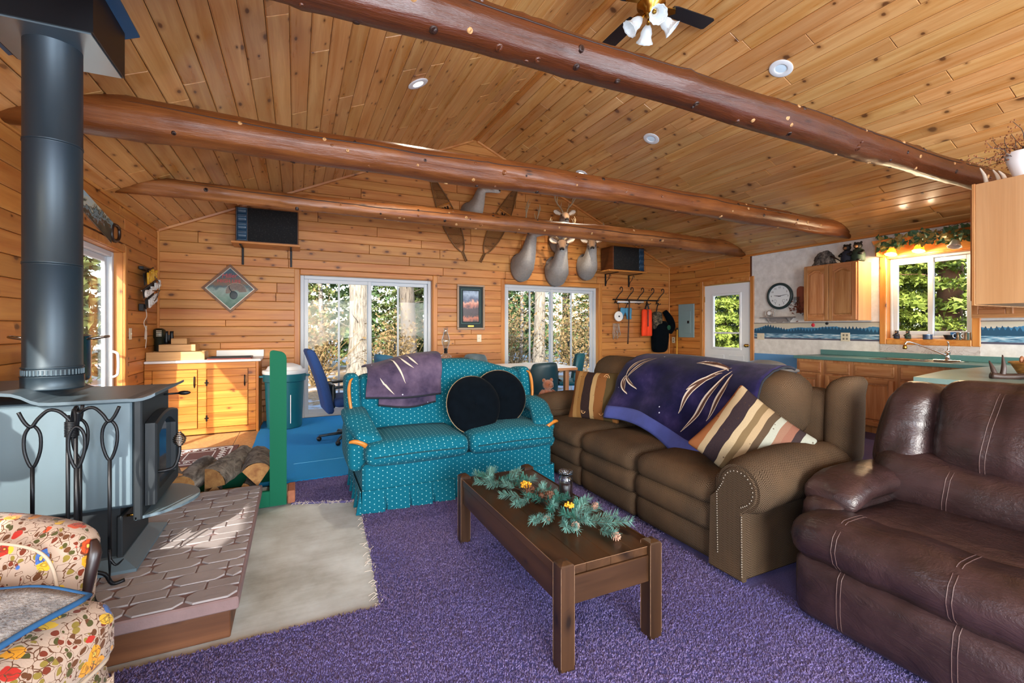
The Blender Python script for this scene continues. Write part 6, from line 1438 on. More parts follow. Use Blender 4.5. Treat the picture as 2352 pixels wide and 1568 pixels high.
deer('mounted doe head looking right, high between the two snowshoes', (2.55, 6.97, 3.12), .55, 1.0, .2, .45, .86, .55)
deer('mounted deer with chin raised, left of the lower three heads', (3.46, 6.97, 2.33), .40, 1.25, .3, 1.1, .98, .15)
deer('mounted antlered buck facing the room, middle of the lower three heads', (4.14, 6.97, 2.29), -.05, .80, .0, .9, 1.08, -.50)
deer('mounted deer facing the room, right of the lower three heads', (4.78, 6.97, 2.40), -.08, .78, .0, .8, .98, -.50)
deer('mounted wide-antlered buck, uppermost of the right hand group', (4.20, 6.97, 2.84), -.05, .78, .0, 1.25, .95, -.35)
# ---------------------------------------------------------------- hook rack corner
hr = T('coat_rack', 'black wrought iron coat rack with five tall hooks beside the right patio door', 'coat rack', (5.98, 6.93, 1.75))
m = MB(hr); m.box(5.42, 6.54, 6.945, 6.977, 1.80, 1.825, .003); m.build('bar', blackm)
for k in range(5):
    x = 5.47+k*.255; m = MB(hr); m.tube([(x-.02, 6.95, 1.74), (x-.01, 6.93, 1.80), (x+.03, 6.88, 1.90), (x+.065, 6.84, 1.96), (x+.07, 6.83, 2.01), (x+.045, 6.83, 2.04), (x+.015, 6.83, 2.02), (x+.012, 6.83, 1.99)], .009, 6); m.tube([(x-.01, 6.94, 1.80), (x-.03, 6.90, 1.76), (x-.02, 6.87, 1.73), (x+.01, 6.85, 1.75)], .008, 6); m.build('hook', blackm, smooth=True)
wb_ = T('white_rod', 'short white rod lying across the coat rack hooks', 'rod', (5.75, 6.85, 1.74))
m = MB(wb_); m.tube([(5.44, 6.852, 1.762), (6.06, 6.852, 1.772)], .017, 10); m.build('rod', white_pl, smooth=True)
rl = T('fishing_reel_spool', 'round white line spool hanging from the coat rack', 'spool', (5.48, 6.88, 1.38))
m = MB(rl); m.cyl((5.475, 6.85, 1.49), .095, .03, 28, 'y', b=.006); m.build('disc', white_pl, smooth=True, auto=40)
m = MB(rl); m.cyl((5.475, 6.843, 1.49), .016, .01, 12, 'y'); m.build('hub', blackp)
m = MB(rl); m.tube([(5.475, 6.865, 1.585), (5.47, 6.865, 1.66), (5.46, 6.865, 1.74)], .006, 6); m.build('cord', blackm)
gl = T('work_gloves', 'bundle of light blue fabric hanging from the second rack hook', 'gloves', (5.66, 6.86, 1.4))
lb = plain('sky_blue_cloth', '#4f93b8', .85, var=.3, sc=20)
for sx, a in ((-.07, .15), (.05, -.05), (.10, -.2)): m = MB(gl); m.soft((5.64+sx, 6.868, 1.545), (.085, .035, .22), .017, 8, (0, 0, 0), lambda p: Vector((p.x*(1+.5*math.sin(p.z*20)), p.y, p.z)), Matrix.Rotation(a, 4, 'Y')); m.build('glove', lb, smooth=True)
m = MB(gl); m.tube([(5.64, 6.872, 1.64), (5.68, 6.872, 1.72), (5.70, 6.868, 1.745)], .008, 6); m.build('strap', blackm)
wk = T('walking_stick', 'thin dark wooden stick hanging from the coat rack', 'stick', (5.67, 6.84, 1.0))
m = MB(wk); m.tube([(5.70, 6.86, 1.79), (5.69, 6.82, 1.77), (5.675, 6.80, 1.74), (5.67, 6.81, 1.40), (5.665, 6.83, .97)], [.006, .010, .013, .012, .014], 8); m.build('shaft', plain('dark_stick', '#3a2418', .6), smooth=True)
ch = T('chain_stringer', 'tangle of pale metal fish stringers hanging below the spool', 'stringer', (5.45, 6.9, 1.05))
m = MB(ch)
for k in range(9): x = 5.40+k*.018; m.tube([(x, 6.93, 1.36), (x+random.uniform(-.03, .03), 6.92, 1.25), (x+random.uniform(-.04, .04), 6.92, 1.16), (x+random.uniform(-.04, .04), 6.93, 1.04+random.uniform(0, .1))], .005, 5)
m.build('links', plain('dull_zinc', '#9d9a96', .4, .6), smooth=True)
ov = T('hunting_vest', 'bright orange folded hunting vest hanging from the coat rack', 'vest', (6.15, 6.85, 1.1))
org = plain('blaze_orange', '#f0400c', .75, var=.12, sc=12)
for sx in (-.055, .06): m = MB(ov); m.soft((6.15+sx, 6.86, 1.36), (.125, .06, .52), .028, 10, (0, .01, 0), lambda p: Vector((p.x*(1+.25*(-p.z)), p.y, p.z+.02*math.cos(p.x*25)))); m.build('panel', org, smooth=True)
m = MB(ov); m.tube([(6.10, 6.86, 1.60), (6.17, 6.865, 1.74), (6.21, 6.86, 1.60)], .016, 6); m.build('shoulder_strap', blackp, smooth=True)
m = MB(ov); m.box(6.145, 6.165, 6.822, 6.83, 1.30, 1.62, .003); m.build('zip', blackp)
q = N('camo', .9); o = q.obj(); q.col(q.ramp(q.noise(o, 14, 4, .6), [(.35, '#20201a'), (.48, '#4a4234'), (.56, '#6f6450'), (.66, '#2d3024')], 'CONSTANT')); camo = q.m
cj = T('camouflage_bag', 'camouflage bag hanging beside the orange vest', 'bag', (6.42, 6.86, 1.2))
m = MB(cj); m.soft((6.42, 6.865, 1.41), (.22, .11, .36), .05, 10, (0, .02, .01), lambda p: Vector((p.x*(1-.6*max(0, p.z)), p.y, p.z))); m.build('pouch', camo, smooth=True)
m = MB(cj); m.tube([(6.40, 6.87, 1.58), (6.44, 6.88, 1.70), (6.47, 6.88, 1.76)], .012, 6); m.build('strap', blackp, smooth=True)
bb_ = T('black_jacket', 'bulky black jacket hanging in the corner below the camouflage bag', 'jacket', (6.5, 6.84, .8))
m = MB(bb_); m.soft((6.50, 6.87, 1.10), (.40, .16, .60), .09, 12, (0, .02, .02), lambda p: Vector((p.x*(1-.25*abs(p.z)*2)+.05*p.z, p.y, p.z))); m.build('body', velvet, smooth=True)
m = MB(bb_); m.tube([(6.60, 6.85, 1.60), (6.70, 6.82, 1.45), (6.74, 6.80, 1.30), (6.68, 6.80, 1.18)], [.05, .07, .07, .05], 10); m.build('sleeve', velvet, smooth=True)
m = MB(bb_); m.ell((6.63, 6.765, 1.28), (.05, .012, .05), 10, 6); m.build('patch', plain('dark_green_patch', '#0f4a34', .8), smooth=True)
ep = T('breaker_panel', 'grey-blue electrical breaker panel on the pine wall by the entry door', 'breaker panel', (6.84, 6.52, 1.09))
pg = plain('panel_grey', '#7d979c', .45, var=.05)
m = MB(ep); m.box(6.825, 6.8445, 6.325, 6.715, 1.09, 1.735, .005); m.build('cover', pg)
m = MB(ep); m.box(6.818, 6.8245, 6.40, 6.56, 1.17, 1.60, .003); m.build('door', pg)
m = MB(ep); m.box(6.812, 6.8175, 6.43, 6.48, 1.36, 1.41, .003); m.build('latch', blackp)
br = T('broom', 'broom with yellow handle leaning in the corner by the breaker panel', 'broom', (6.70, 6.62, .02))
m = MB(br); m.tube([(6.79, 6.71, 1.24), (6.58, 6.52, .20)], .013, 8); m.build('handle', plain('yellow_wood', '#d29a3a', .5), smooth=True)
m = MB(br); m.tube([(6.797, 6.716, 1.27), (6.79, 6.71, 1.235)], .015, 8); m.build('grip', blackp, smooth=True)
m = MB(br); m.soft((6.565, 6.505, .125), (.10, .26, .20), .03, 8); m.build('bristles', plain('straw', '#b08a4a', .9, var=.4, sc=60), smooth=True)
# ---------------------------------------------------------------- dining table and chairs
dt = T('dining_table', 'long dining table with white top and wood edge behind the loveseat', 'table', (2.5, 5.7, 0))
m = MB(dt); m.box(1.42, 3.50, 5.30, 6.18, .728, .742, .003); m.build('top', white_pl)
m = MB(dt); m.box(1.41, 3.515, 5.285, 6.195, .692, .7275, .004); m.build('edge_band', oak_x)
for x in (1.50, 3.36):
    for y_ in (5.36, 6.06): m = MB(dt); m.box(x, x+.06, y_, y_+.06, .02, .69, .004); m.build('leg', oak_z)
def chair(label, x, y, rz, mat, h=.0):
    t = T('dining_chair', label, 'chair', (x, y, .02), rz, group='shell chairs around the dining table')
    def bf__(p): t_ = (p.z+.21)/.42; p.x += .10*(p.y/.22)**2-.07*t_; p.y *= 1-.30*t_**3; return p
    m = MB(); m.soft((-.22, 0, .655+h), (.05, .46, .40), .024, 14, (0, 0, .02), bf__); m.build('backrest', mat, t, True)
    m = MB(); m.soft((.0, 0, .435), (.44, .46, .07), .03, 10, (0, 0, .012)); m.build('seat', mat, t, True)
    for sy in (-1, 1):
        m = MB(); m.tube([(-.20, sy*.235, .60), (.02, sy*.25, .635), (.12, sy*.25, .60), (.10, sy*.23, .42)], .013, 8); m.build('armrest', blackp, t, True)
    for sx in (-.19, .19):
        for sy in (-.2, .2): m = MB(); m.tube([(sx*.9, sy*.9, .40), (sx*1.15, sy*1.1, .004)], .012, 8); m.build('leg', chrome, t, True)
    return t
teal_c = plain('teal_shell', '#0c5563', .45, var=.08); blue_s = plain('blue_shell', '#2a6486', .5, var=.1); grey_s = plain('grey_shell', '#55666e', .5, var=.08); dk_s = plain('dark_teal_shell', '#0a2f38', .45)
chair('blue shell-back chair at the left end of the dining table', 1.12, 5.55, 0.35, blue_s, .08)
chair('dark teal wide-backed chair behind the plum throw at the dining table', 1.62, 5.05, PI/2, dk_s, .06)
chair('grey round-backed chair at the wall side of the dining table', 2.50, 6.42, -PI/2, grey_s, -.02)
chair('bright teal chair at the right end of the dining table', 3.72, 5.95, PI-.5, teal_c, .0)
chair('dark teal chair beside the teddy bear at the dining table', 2.72, 5.02, PI/2+.1, dk_s, -.03)
# oil lamp and greenery
ol = T('oil_lamp', 'clear glass oil lamp with tall chimney on the dining table', 'lamp', (1.755, 5.70, .742))
lx, ly, lz = 1.755, 5.70, .743
m = MB(ol); m.lathe([(.055, .0), (.052, .008), (.022, .02), (.016, .05), (.022, .085), (.016, .10)], 22, (lx, ly, lz)); m.build('foot', clear, smooth=True)
m = MB(ol); m.lathe([(.016, .10), (.05, .115), (.075, .145), (.072, .17), (.04, .195), (.022, .205)], 26, (lx, ly, lz), caps=False); m.build('font', clear, smooth=True)
m = MB(ol); m.lathe([(.022, .205), (.024, .215), (.02, .24), (.026, .25), (.026, .262), (.01, .27)], 18, (lx, ly, lz)); m.build('burner', blackm, smooth=True)
m = MB(ol); m.lathe([(.028, .255), (.034, .29), (.052, .335), (.056, .37), (.044, .42), (.028, .46), (.024, .50), (.027, .53), (.026, .53), (.0225, .50), (.026, .46), (.042, .42), (.054, .37), (.050, .335), (.032, .29), (.026, .255)], 28, (lx, ly, lz), caps=False); m.build('chimney', clear, smooth=True)
gr = T('table_greenery', 'evergreen centrepiece beside the oil lamp on the dining table', 'garland', (2.0, 5.75, .742))
m = MB(gr); ms = MB(gr)
for k in range(22):
    a = random.uniform(0, 6.28); c = Vector((random.uniform(1.80, 2.28), random.uniform(5.65, 5.85), .775)); d = Vector((math.cos(a), math.sin(a), random.uniform(.2, 1.2))).normalized(); ms.tube([c-Vector((0, 0, .02)), c+d*.11], .002, 4)
    for j in range(40): p = c+d*.11*random.random(); v_ = Vector((random.gauss(0, 1), random.gauss(0, 1), random.gauss(.3, 1))).normalized()*.04; s_ = v_.orthogonal().normalized()*.0018; m.add([p-s_, p+s_, p+v_], [(0, 1, 2)])
m.build('needles', plain('olive_needles', '#55693f', .7, var=.4, sc=50), kind='stuff'); ms.build('stems', stem_m)
# ---------------------------------------------------------------- kitchen wall
# wall clock
ck = T('wall_clock', 'round wall clock with dark green rim beside the kitchen cabinet', 'clock', (6.83, 4.62, 1.76))
cy_, cz_ = 4.625, 1.77
m = MB(ck); m.lathe([(.15, 6.848), (.20, 6.848), (.208, 6.82), (.205, 6.80), (.185, 6.795), (.168, 6.81)], 40, (0, cy_, cz_), 'x', caps=False); m.build('rim', plain('green_rim', '#26383a', .4), smooth=True)
m = MB(ck); m.cyl((6.815, cy_, cz_), .172, .03, 40, 'x'); m.build('face', plain('clock_face', '#dfe6ea', .4, var=.02))
def ctext(body, sz, dy, dz): text(body, sz, .0005, Matrix.Translation(Vector((6.813, cy_+dy, cz_+dz))-ck.location) @ Matrix.Rotation(-PI/2, 4, 'Z') @ Matrix.Rotation(PI/2, 4, 'X'), 'numeral', blackp, ck)
for h_ in range(1, 13): a = PI/2-h_*PI/6; ctext(str(h_), .038, -.135*math.cos(a), .135*math.sin(a))
for L_, h_, w_, nm in ((.09, 9.22, .007, 'hour_hand'), (.13, 2.65, .005, 'minute_hand')):
    a = PI/2-h_*PI/6; m = MB(ck); d = Vector((0, -math.cos(a), math.sin(a))); s_ = Vector((0, d.z, -d.y))*w_; c = Vector((6.810, cy_, cz_)); P_ = [c-d*.02-s_, c-d*.02+s_, c+d*L_+s_*.3, c+d*L_-s_*.3]; m.add(P_+[p+Vector((-.002, 0, 0)) for p in P_], [(0, 1, 2, 3), (7, 6, 5, 4), (0, 4, 5, 1), (1, 5, 6, 2), (2, 6, 7, 3), (3, 7, 4, 0)]); m.build(nm, blackp)
for dy, r_ in ((.07, .022), (-.07, .022)):
    m = MB(ck); m.tube([(6.812, cy_+dy+r_*math.cos(a), cz_-.075+r_*math.sin(a)) for a in [k*PI/10 for k in range(21)]], .0018, 4); m.build('sub_dial', plain('dial_grey', '#8f9aa0', .5))
# little shelf with clock
ks = T('scalloped_shelf', 'small grey wooden shelf with scalloped apron under the wall clock', 'shelf', (6.79, 4.65, 1.40))
gw = plain('grey_driftwood', '#8f8580', .7, var=.2, sc=20)
m = MB(ks); m.box(6.735, 6.853, 4.39, 4.905, 1.432, 1.447, .003); m.build('board', gw)
sc_ = [(4.43, 1.4315), (4.865, 1.4315)]+[(lerp(4.84, 4.455, k/24), 1.40-.022*abs(math.sin(k/24*PI*3.0))-.03*math.sin(PI*k/24)) for k in range(25)]
m = MB(ks); m.prism(sc_, 6.838, 6.853, 'yz'); m.build('scalloped_apron', gw)
for y_ in (4.47, 4.81): m = MB(ks); m.prism([(6.838, 1.4315), (6.76, 1.4315), (6.838, 1.36)], y_, y_+.012, 'xz'); m.build('bracket', gw)
kc = T('mantel_clock', 'small ornamental silver clock on the scalloped shelf', 'clock', (6.79, 4.77, 1.447))
wm = plain('pewter', '#b9b3ae', .4, .4, var=.3, sc=30)
m = MB(kc); m.cyl((6.775, 4.77, 1.508), .044, .022, 22, 'x', b=.003); m.build('case', wm, smooth=True)
m = MB(kc); m.cyl((6.772, 4.77, 1.508), .030, .004, 20, 'x'); m.build('dial', white_pl)
m = MB(kc)
for sy in (-1, 1): m.tube([(6.785, 4.77+sy*.03, 1.452), (6.785, 4.77+sy*.065, 1.47), (6.785, 4.77+sy*.07, 1.51), (6.785, 4.77+sy*.055, 1.545)], [.012, .011, .008, .004], 8); m.ell((6.785, 4.77+sy*.055, 1.462), (.014, .02, .014), 8, 6)
m.tube([(6.785, 4.75, 1.55), (6.785, 4.72, 1.575), (6.785, 4.69, 1.55)], [.008, .006, .004], 6); m.build('ornament', wm, smooth=True)
# dried flower ornament
dv = T('dried_flower_holder', 'terracotta wall board with dried leaves beside the clock', 'wall ornament', (6.83, 4.30, 1.48))
m = MB(dv); p_ = [(4.245, 1.50), (4.365, 1.50), (4.365, 1.84)]+[(4.305+.06*math.cos(a), 1.84+.06*math.sin(a)) for a in [k*PI/8 for k in range(9)]]+[(4.245, 1.84)]; m.prism(p_, 6.828, 6.853, 'yz'); m.build('board', plain('terracotta', '#8a4a34', .7))
m = MB(dv); m.lathe([(.03, 1.64), (.036, 1.65), (.04, 1.74), (.038, 1.74), (.034, 1.65)], 18, (6.785, 4.345, 0), caps=False); m.build('glass_cup', clear, smooth=True)
m = MB(dv)
for k in range(85):
    c = Vector((random.uniform(6.76, 6.82), random.gauss(4.32, .055), random.gauss(1.565, .06))); v_ = Vector((random.gauss(0, .5), random.gauss(0, 1), random.gauss(0, 1))).normalized()*random.uniform(.025, .045); s_ = v_.orthogonal().normalized()*.014; m.add([c, c+v_*.5+s_, c+v_, c+v_*.5-s_], [(0, 1, 2, 3)])
m.build('dried_leaves', plain('rust_leaves', '#6a3320', .8, var=.6, sc=40), kind='stuff')
plate('cream triple switch plate on the border by the entry door', 'light switch', rightk, 4.965, 1.135, .125, .105)
plate('cream outlet and switch plate on the border under the upper cabinet', 'outlet', rightk, 3.70, 1.15, .115, .118, 'outlet')
sn = T('sun_catcher', 'tiny red glass ornament hanging under the upper cabinet', 'ornament', (6.60, 4.0, 1.30))
m = MB(sn); m.ell((6.60, 3.985, 1.315), (.012, .026, .026), 10, 8); m.tube([(6.60, 3.985, 1.34), (6.60, 3.985, 1.377)], .0015, 4); m.build('drop', plain('red_glass', '#c22a3a', .2), smooth=True)
sn = T('sun_catcher', 'tiny dark ornament hanging under the upper cabinet', 'ornament', (6.60, 3.84, 1.33))
m = MB(sn); m.ell((6.60, 3.80, 1.335), (.012, .022, .018), 10, 8); m.tube([(6.60, 3.80, 1.35), (6.60, 3.80, 1.377)], .0015, 4); m.build('charm', blackp, smooth=True)
# cabinets: boxes with raised arched doors; faces look to -x
def cab_door(root, x, y0, y1, z0, z1, arched=True, nm='door'):
    m = MB(root); fw = .052; m.box(x, x+.012, y0, y1, z0, z1, .003); d = m.build(nm, oak_z)
    for a, b, c, e_, mt in ((y0, y0+fw, z0, z1, oak_z), (y1-fw, y1, z0, z1, oak_z), (y0+fw, y1-fw, z0, z0+fw, oak_y)):
        m = MB(root); m.box(x-.018, x-.0005, a+.001, b-.001, c+.001, e_-.001, .003); sub(m, d, 'stile' if mt is oak_z else 'rail', mt)
    ya, yb_ = y0+fw, y1-fw; n_ = 14
    def az(t): return (z1-fw-.045+.045*(math.sin(PI*t)**1.5 if arched else 1)) if arched else z1-fw
    m = MB(root); poly_ = [(lerp(ya, yb_, k/n_), az(k/n_)) for k in range(n_+1)]; m.prism([(ya, z1-.001), *poly_, (yb_, z1-.001)], x-.0005, x-.018, 'yz'); sub(m, d, 'rail', oak_y)
    g = .012; m = MB(root); pp_ = [(ya+g, z0+fw+g), (yb_-g, z0+fw+g)]+[(lerp(yb_-g, ya+g, k/n_), az(1-k/n_)-g) for k in range(n_+1)]; m.prism(pp_, x-.0005, x-.014, 'yz', bev=.024); sub(m, d, 'raised_panel', oak_z)
    return d
uc = T('upper_cabinet', 'oak wall cabinet with two arched doors beside the kitchen window', 'cabinet', (6.7, 3.73, 1.38))
m = MB(uc); m.box(6.57, 6.852, 3.39, 4.08, 1.375, 2.14); m.build('carcass', ply_pan)
m = MB(uc); m.box(6.556, 6.569, 3.388, 4.082, 1.37, 2.145, .003); m.build('face_frame', oak_z)
cab_door(uc, 6.544, 3.74, 4.07, 1.385, 2.13); cab_door(uc, 6.544, 3.40, 3.735, 1.385, 2.13)
# decorations on it
rk = T('driftwood_stump', 'grey weathered stump ornament with bent twig on the upper cabinet', 'ornament', (6.68, 3.87, 2.145))
q = N('weathered', .9); o = q.obj(); n1 = q.noise(o, 20, 6, .75); q.col(q.ramp(n1, [(.35, '#1b1917'), (.5, '#5d5650'), (.66, '#a39a90')])); q.bump(n1, 1, .03); wea = q.m
rg = []
for i_ in range(9):
    t_ = i_/8; z = 2.146+.185*t_; rg.append([(6.68+.09*(1-.25*t_)*math.cos(a)*(1+.18*math.sin(3*a+i_)), 3.88+.145*(1-.45*t_**2)*math.sin(a)*(1+.15*math.sin(4*a+i_*1.3)), z+.015*math.sin(2*a)*t_) for a in [2*PI*k/18 for k in range(18)]])
m = MB(rk); m.loft(rg); m.build('stump', wea, smooth=True)
m = MB(rk); m.tube([(6.65, 3.78, 2.26), (6.63, 3.70, 2.22), (6.62, 3.63, 2.17), (6.62, 3.57, 2.165)], [.012, .009, .007, .004], 6); m.build('twig', dkw, smooth=True)
def bearfig(label, c, s_, shirt, grp='bear figurines'):
    t = T('bear_figurine', label, 'figurine', c, 0, group=grp); x, y_, z = c; bk = plain('bear_black', '#15120f', .6, var=.3, sc=40)
    m = MB(t); m.lathe([(.26*s_, .0), (.30*s_, .06*s_), (.30*s_, .35*s_), (.22*s_, .60*s_), (.10*s_, .66*s_)], 14, (x, y_, z+.0005)); m.build('body', shirt, smooth=True)
    m = MB(t); m.ell((x-.02*s_, y_, z+.80*s_), (.19*s_, .19*s_, .18*s_), 12, 8); hh = m.build('head', bk, smooth=True)
    m = MB(t); m.ell((x-.19*s_, y_, z+.76*s_), (.10*s_, .09*s_, .08*s_), 10, 6); sub(m, hh, 'muzzle', plain('bear_tan', '#8a5e38', .6), smooth=True)
    for sy in (-1, 1):
        m = MB(t); m.ell((x, y_+sy*.14*s_, z+.95*s_), (.04*s_, .06*s_, .06*s_), 8, 6); sub(m, hh, 'ear', bk, smooth=True)
        m = MB(t); m.tube([(x-.05*s_, y_+sy*.24*s_, z+.50*s_), (x-.22*s_, y_+sy*.26*s_, z+.38*s_), (x-.28*s_, y_+sy*.14*s_, z+.42*s_)], [.08*s_, .075*s_, .06*s_], 8); m.build('arm', bk, smooth=True)
        m = MB(t); m.ell((x-.20*s_, y_+sy*.14*s_, z+.065*s_), (.14*s_, .09*s_, .06*s_), 8, 6); m.build('foot', bk, smooth=True)
sh1 = plain('navy_vest', '#1c2233', .7, var=.5, sc=30); sh2 = plain('green_vest', '#24382a', .7, var=.5, sc=30)
bearfig('black bear figurine in a dark vest on the upper cabinet', (6.66, 3.575, 2.145), .25, sh1)
bearfig('black bear figurine in a green vest at the corner of the upper cabinet', (6.66, 3.445, 2.145), .26, sh2)
# valance over the window with three lamps and ivy
vl = T('window_valance', 'oak light valance box over the kitchen window', 'valance', (6.75, 2.81, 2.18))
m = MB(vl); m.box(6.825, 6.850, 2.33, 3.27, 2.185, 2.385, .003); m.build('back_board', trim_y)
m = MB(vl); m.prism([(6.68, 2.385), (6.852, 2.385), (6.852, 2.36), (6.72, 2.345)], 2.32, 3.30, 'xz'); m.build('crown', trim_y)
for y_ in (2.33, 3.255): m = MB(vl); m.box(6.70, 6.824, y_, y_+.016, 2.19, 2.345, .003); m.build('side_board', trim_z)
bulb = N('warm_bulb', .3); bulb.col('#fff0d0'); bulb.emit('#ffc060', 25); bulb = bulb.m
shd = N('frosted_amber_shade', .35); shd.col('#e8a83c'); shd.emit('#ff9a20', 1.6); shd.b.inputs['Transmission Weight'].default_value = .25; shd = shd.m
off_sh = plain('frosted_white_shade', '#c9d0d6', .3)
for k, (y_, on) in enumerate(((3.11, 1), (2.83, 1), (2.50, 0))):
    t = T('vanity_lamp', ['lit amber glass lamp at the left end of the window valance', 'lit amber glass lamp in the middle of the window valance', 'unlit frosted white lamp at the right end of the window valance'][k], 'lamp', (6.74, y_, 2.25), group='lamps of the kitchen window valance')
    m = MB(t); m.tube([(6.824, y_, 2.30), (6.78, y_, 2.305), (6.755, y_, 2.29)], .011, 8); m.build('arm', brass, smooth=True)
    ax_ = Vector((-.35, 0, -1)).normalized(); c = Vector((6.752, y_, 2.285))
    prf = [(.018, 0), (.034, .02), (.045, .05), (.050, .075), (.064, .098), (.060, .098), (.046, .075), (.041, .05), (.030, .022)]
    qd = Vector((0, 0, 1)).rotation_difference(ax_).to_matrix()
    rg = [[c+qd @ Vector((r_*(1+.06*math.sin(8*a)*(h_ > .08))*math.cos(a), r_*(1+.06*math.sin(8*a)*(h_ > .08))*math.sin(a), h_)) for a in [2*PI*j/32 for j in range(32)]] for r_, h_ in prf]
    m = MB(t); m.loft(rg, caps=False); m.build('shade', shd if on else off_sh, smooth=True)
    m = MB(t); m.ell(c+ax_*.055, (.022, .022, .026), 12, 8); m.build('bulb', bulb if on else off_sh, smooth=True)
    if on: L_ = lamp('bulb_light', 'POINT', c+ax_*.12, 14, (1, .76, .46), shadow_soft_size=.03); L_.parent = t; L_.location = (c+ax_*.12)-t.location
iv = T('ivy_garland', 'artificial ivy garland trailing along the window valance', 'garland', (6.70, 2.8, 2.39))
m = MB(iv); vp = [Vector((6.70+.02*math.sin(k), 3.24-k*.045, 2.375+.025*math.sin(k*1.3)-.02*math.sin(k*.5))) for k in range(20)]; m.tube(vp, .004, 5); m.tube([(6.70, 2.62, 2.40), (6.72, 2.5, 2.44), (6.72, 2.42, 2.45), (6.74, 2.38, 2.47)], .003, 5); m.build('vine', stem_m)
ivm = plain('ivy_green', '#3f6a48', .5, var=.5, sc=30); ivy2 = plain('ivy_olive', '#9a8a48', .5, var=.4, sc=30)
lf = [(0, 0), (.35, -.1), (.55, .25), (.35, .3), (.30, .60), (0, 1), (-.30, .60), (-.35, .3), (-.55, .25), (-.35, -.1)]
for k in range(230):
    p = random.choice(vp)+Vector((random.uniform(-.05, .05), random.uniform(-.04, .04), random.gauss(-.03, .05))); s_ = random.uniform(.045, .08)
    R_ = Matrix.Rotation(random.uniform(0, 6.28), 3, 'X') @ Matrix.Rotation(random.uniform(-.7, .7), 3, 'Y') @ Matrix.Rotation(random.uniform(-.7, .7), 3, 'Z')
    V_ = [p+R_ @ Vector((.25*s_*abs(a), a*s_, b*s_)) for a, b in lf]
    if min(v_.x for v_ in V_) < 6.57 or max(v_.x for v_ in V_) > 6.82 or max(v_.z for v_ in V_) > 2.47 or (min(v_.z for v_ in V_) < 2.22): continue
    m = MB(iv); m.add(V_, [(0, 1, 2, 3), (0, 3, 4, 5), (0, 5, 6, 7), (0, 7, 8, 9)]); m.build('leaf', ivm if random.random() < .6 else ivy2)
# sill things
sz = KW[2]+.0
bearfig('small bear figurine on the left of the kitchen sill', (6.835, 3.10, sz), .105, sh1, 'bears on the window sill'); bearfig('small bear figurine, second from the left on the kitchen sill', (6.835, 2.985, sz), .105, sh2, 'bears on the window sill')
t = T('candle_tin', 'round patterned tin with blue rim on the kitchen sill', 'tin', (6.84, 2.80, sz)); m = MB(t); m.cyl((6.845, 2.795, sz), .045, .05, 22, b=.003); m.build('body', plain('blue_tin', '#2a3a55', .4, var=.7, sc=60), smooth=True, auto=40); m = MB(t); m.cyl((6.845, 2.795, sz+.0505), .046, .008, 22); m.build('lid', plain('tin_lid', '#4d6a8a', .3, .4))
t = T('black_bowl', 'black tapered bowl on the kitchen sill', 'bowl', (6.84, 2.60, sz)); m = MB(t); m.lathe([(.028, 0), (.034, .004), (.052, .052), (.055, .055), (.050, .055), (.030, .01), (0, .008)], 24, (6.845, 2.595, sz), caps=False); m.build('body', blackp, smooth=True)
t = T('blue_tumbler', 'small blue faceted glass standing behind the black bowl', 'glass', (6.90, 2.57, sz)); m = MB(t); m.lathe([(.03, 0), (.034, .005), (.036, .085), (.033, .085), (.03, .01), (0, .008)], 12, (6.915, 2.575, sz), caps=False); m.build('body', plain('cobalt_glass', '#2f6fb4', .15))
for k, y_ in enumerate((2.505, 2.435)):
    t = T('steel_mug', ['stainless steel mug beside the black bowl on the sill', 'stainless steel mug at the right end of the sill'][k], 'mug', (6.845, y_, sz), group='steel mugs on the kitchen sill'); m = MB(t); m.lathe([(.025, 0), (.028, .004), (.028, .082), (.030, .085), (.026, .085), (.025, .01), (0, .008)], 22, (6.845, y_, sz), caps=False); m.build('body', chrome, smooth=True)
    m = MB(t); m.tube([(6.83, y_+.027, sz+.07), (6.82, y_+.045, sz+.062), (6.82, y_+.045, sz+.03), (6.83, y_+.027, sz+.02)], .003, 6); m.build('handle', chrome, smooth=True)
# base cabinets
bcx = 6.262; ys = [4.0, 3.645, 3.30, 2.83, 2.36, 1.90]
for k, (ya, yb_) in enumerate(zip(ys, ys[1:])):
    t = T('base_cabinet', ['oak base cabinet at the left end of the kitchen counter', 'second oak base cabinet from the left of the kitchen counter', 'oak sink cabinet, left half, under the faucet spout', 'oak sink cabinet, right half, under the kitchen window', 'oak base cabinet right of the sink behind the peninsula'][k], 'cabinet', (6.55, (ya+yb_)/2, 0), group='oak base cabinets along the kitchen wall')
    m = MB(t); m.box(6.275, 6.85, yb_+.001, ya-.001, .0, .858); m.build('carcass', oak_z)
    m = MB(t); m.box(bcx, 6.274, yb_+.001, ya-.001, .08, .858, .002); m.build('face_frame', oak_z)
    m = MB(t); m.box(bcx-.018, bcx-.001, yb_+.03, ya-.03, .685, .825, .006); d = m.build('drawer', oak_y)
    m = MB(t); m.box(bcx-.022, bcx-.0185, yb_+.055, ya-.055, .71, .80, .003); sub(m, d, 'drawer_panel', oak_y)
    cab_door(t, bcx-.013, yb_+.03, ya-.03, .10, .66, False)
kct = T('kitchen_counter', 'green laminate kitchen counter along the window wall', 'countertop', (6.5, 3.0, .86))
m = MB(kct)
for x0, x1, y0, y1 in ((6.222, 6.36, 1.2, 4.02), (6.36, 6.852, 3.18, 4.02), (6.36, 6.852, 1.2, 2.38), (6.74, 6.852, 2.38, 3.18)): m.box(x0, x1, y0, y1, .859, .897)
m.build('slab', counter_g)
m = MB(kct); m.box(6.832, 6.853, 1.2, 4.02, .8975, .965, .003); m.build('backsplash', counter_g)
sk_ = T('kitchen_sink', 'stainless double sink set into the green counter', 'sink', (6.55, 2.78, .80))
m = MB(sk_)
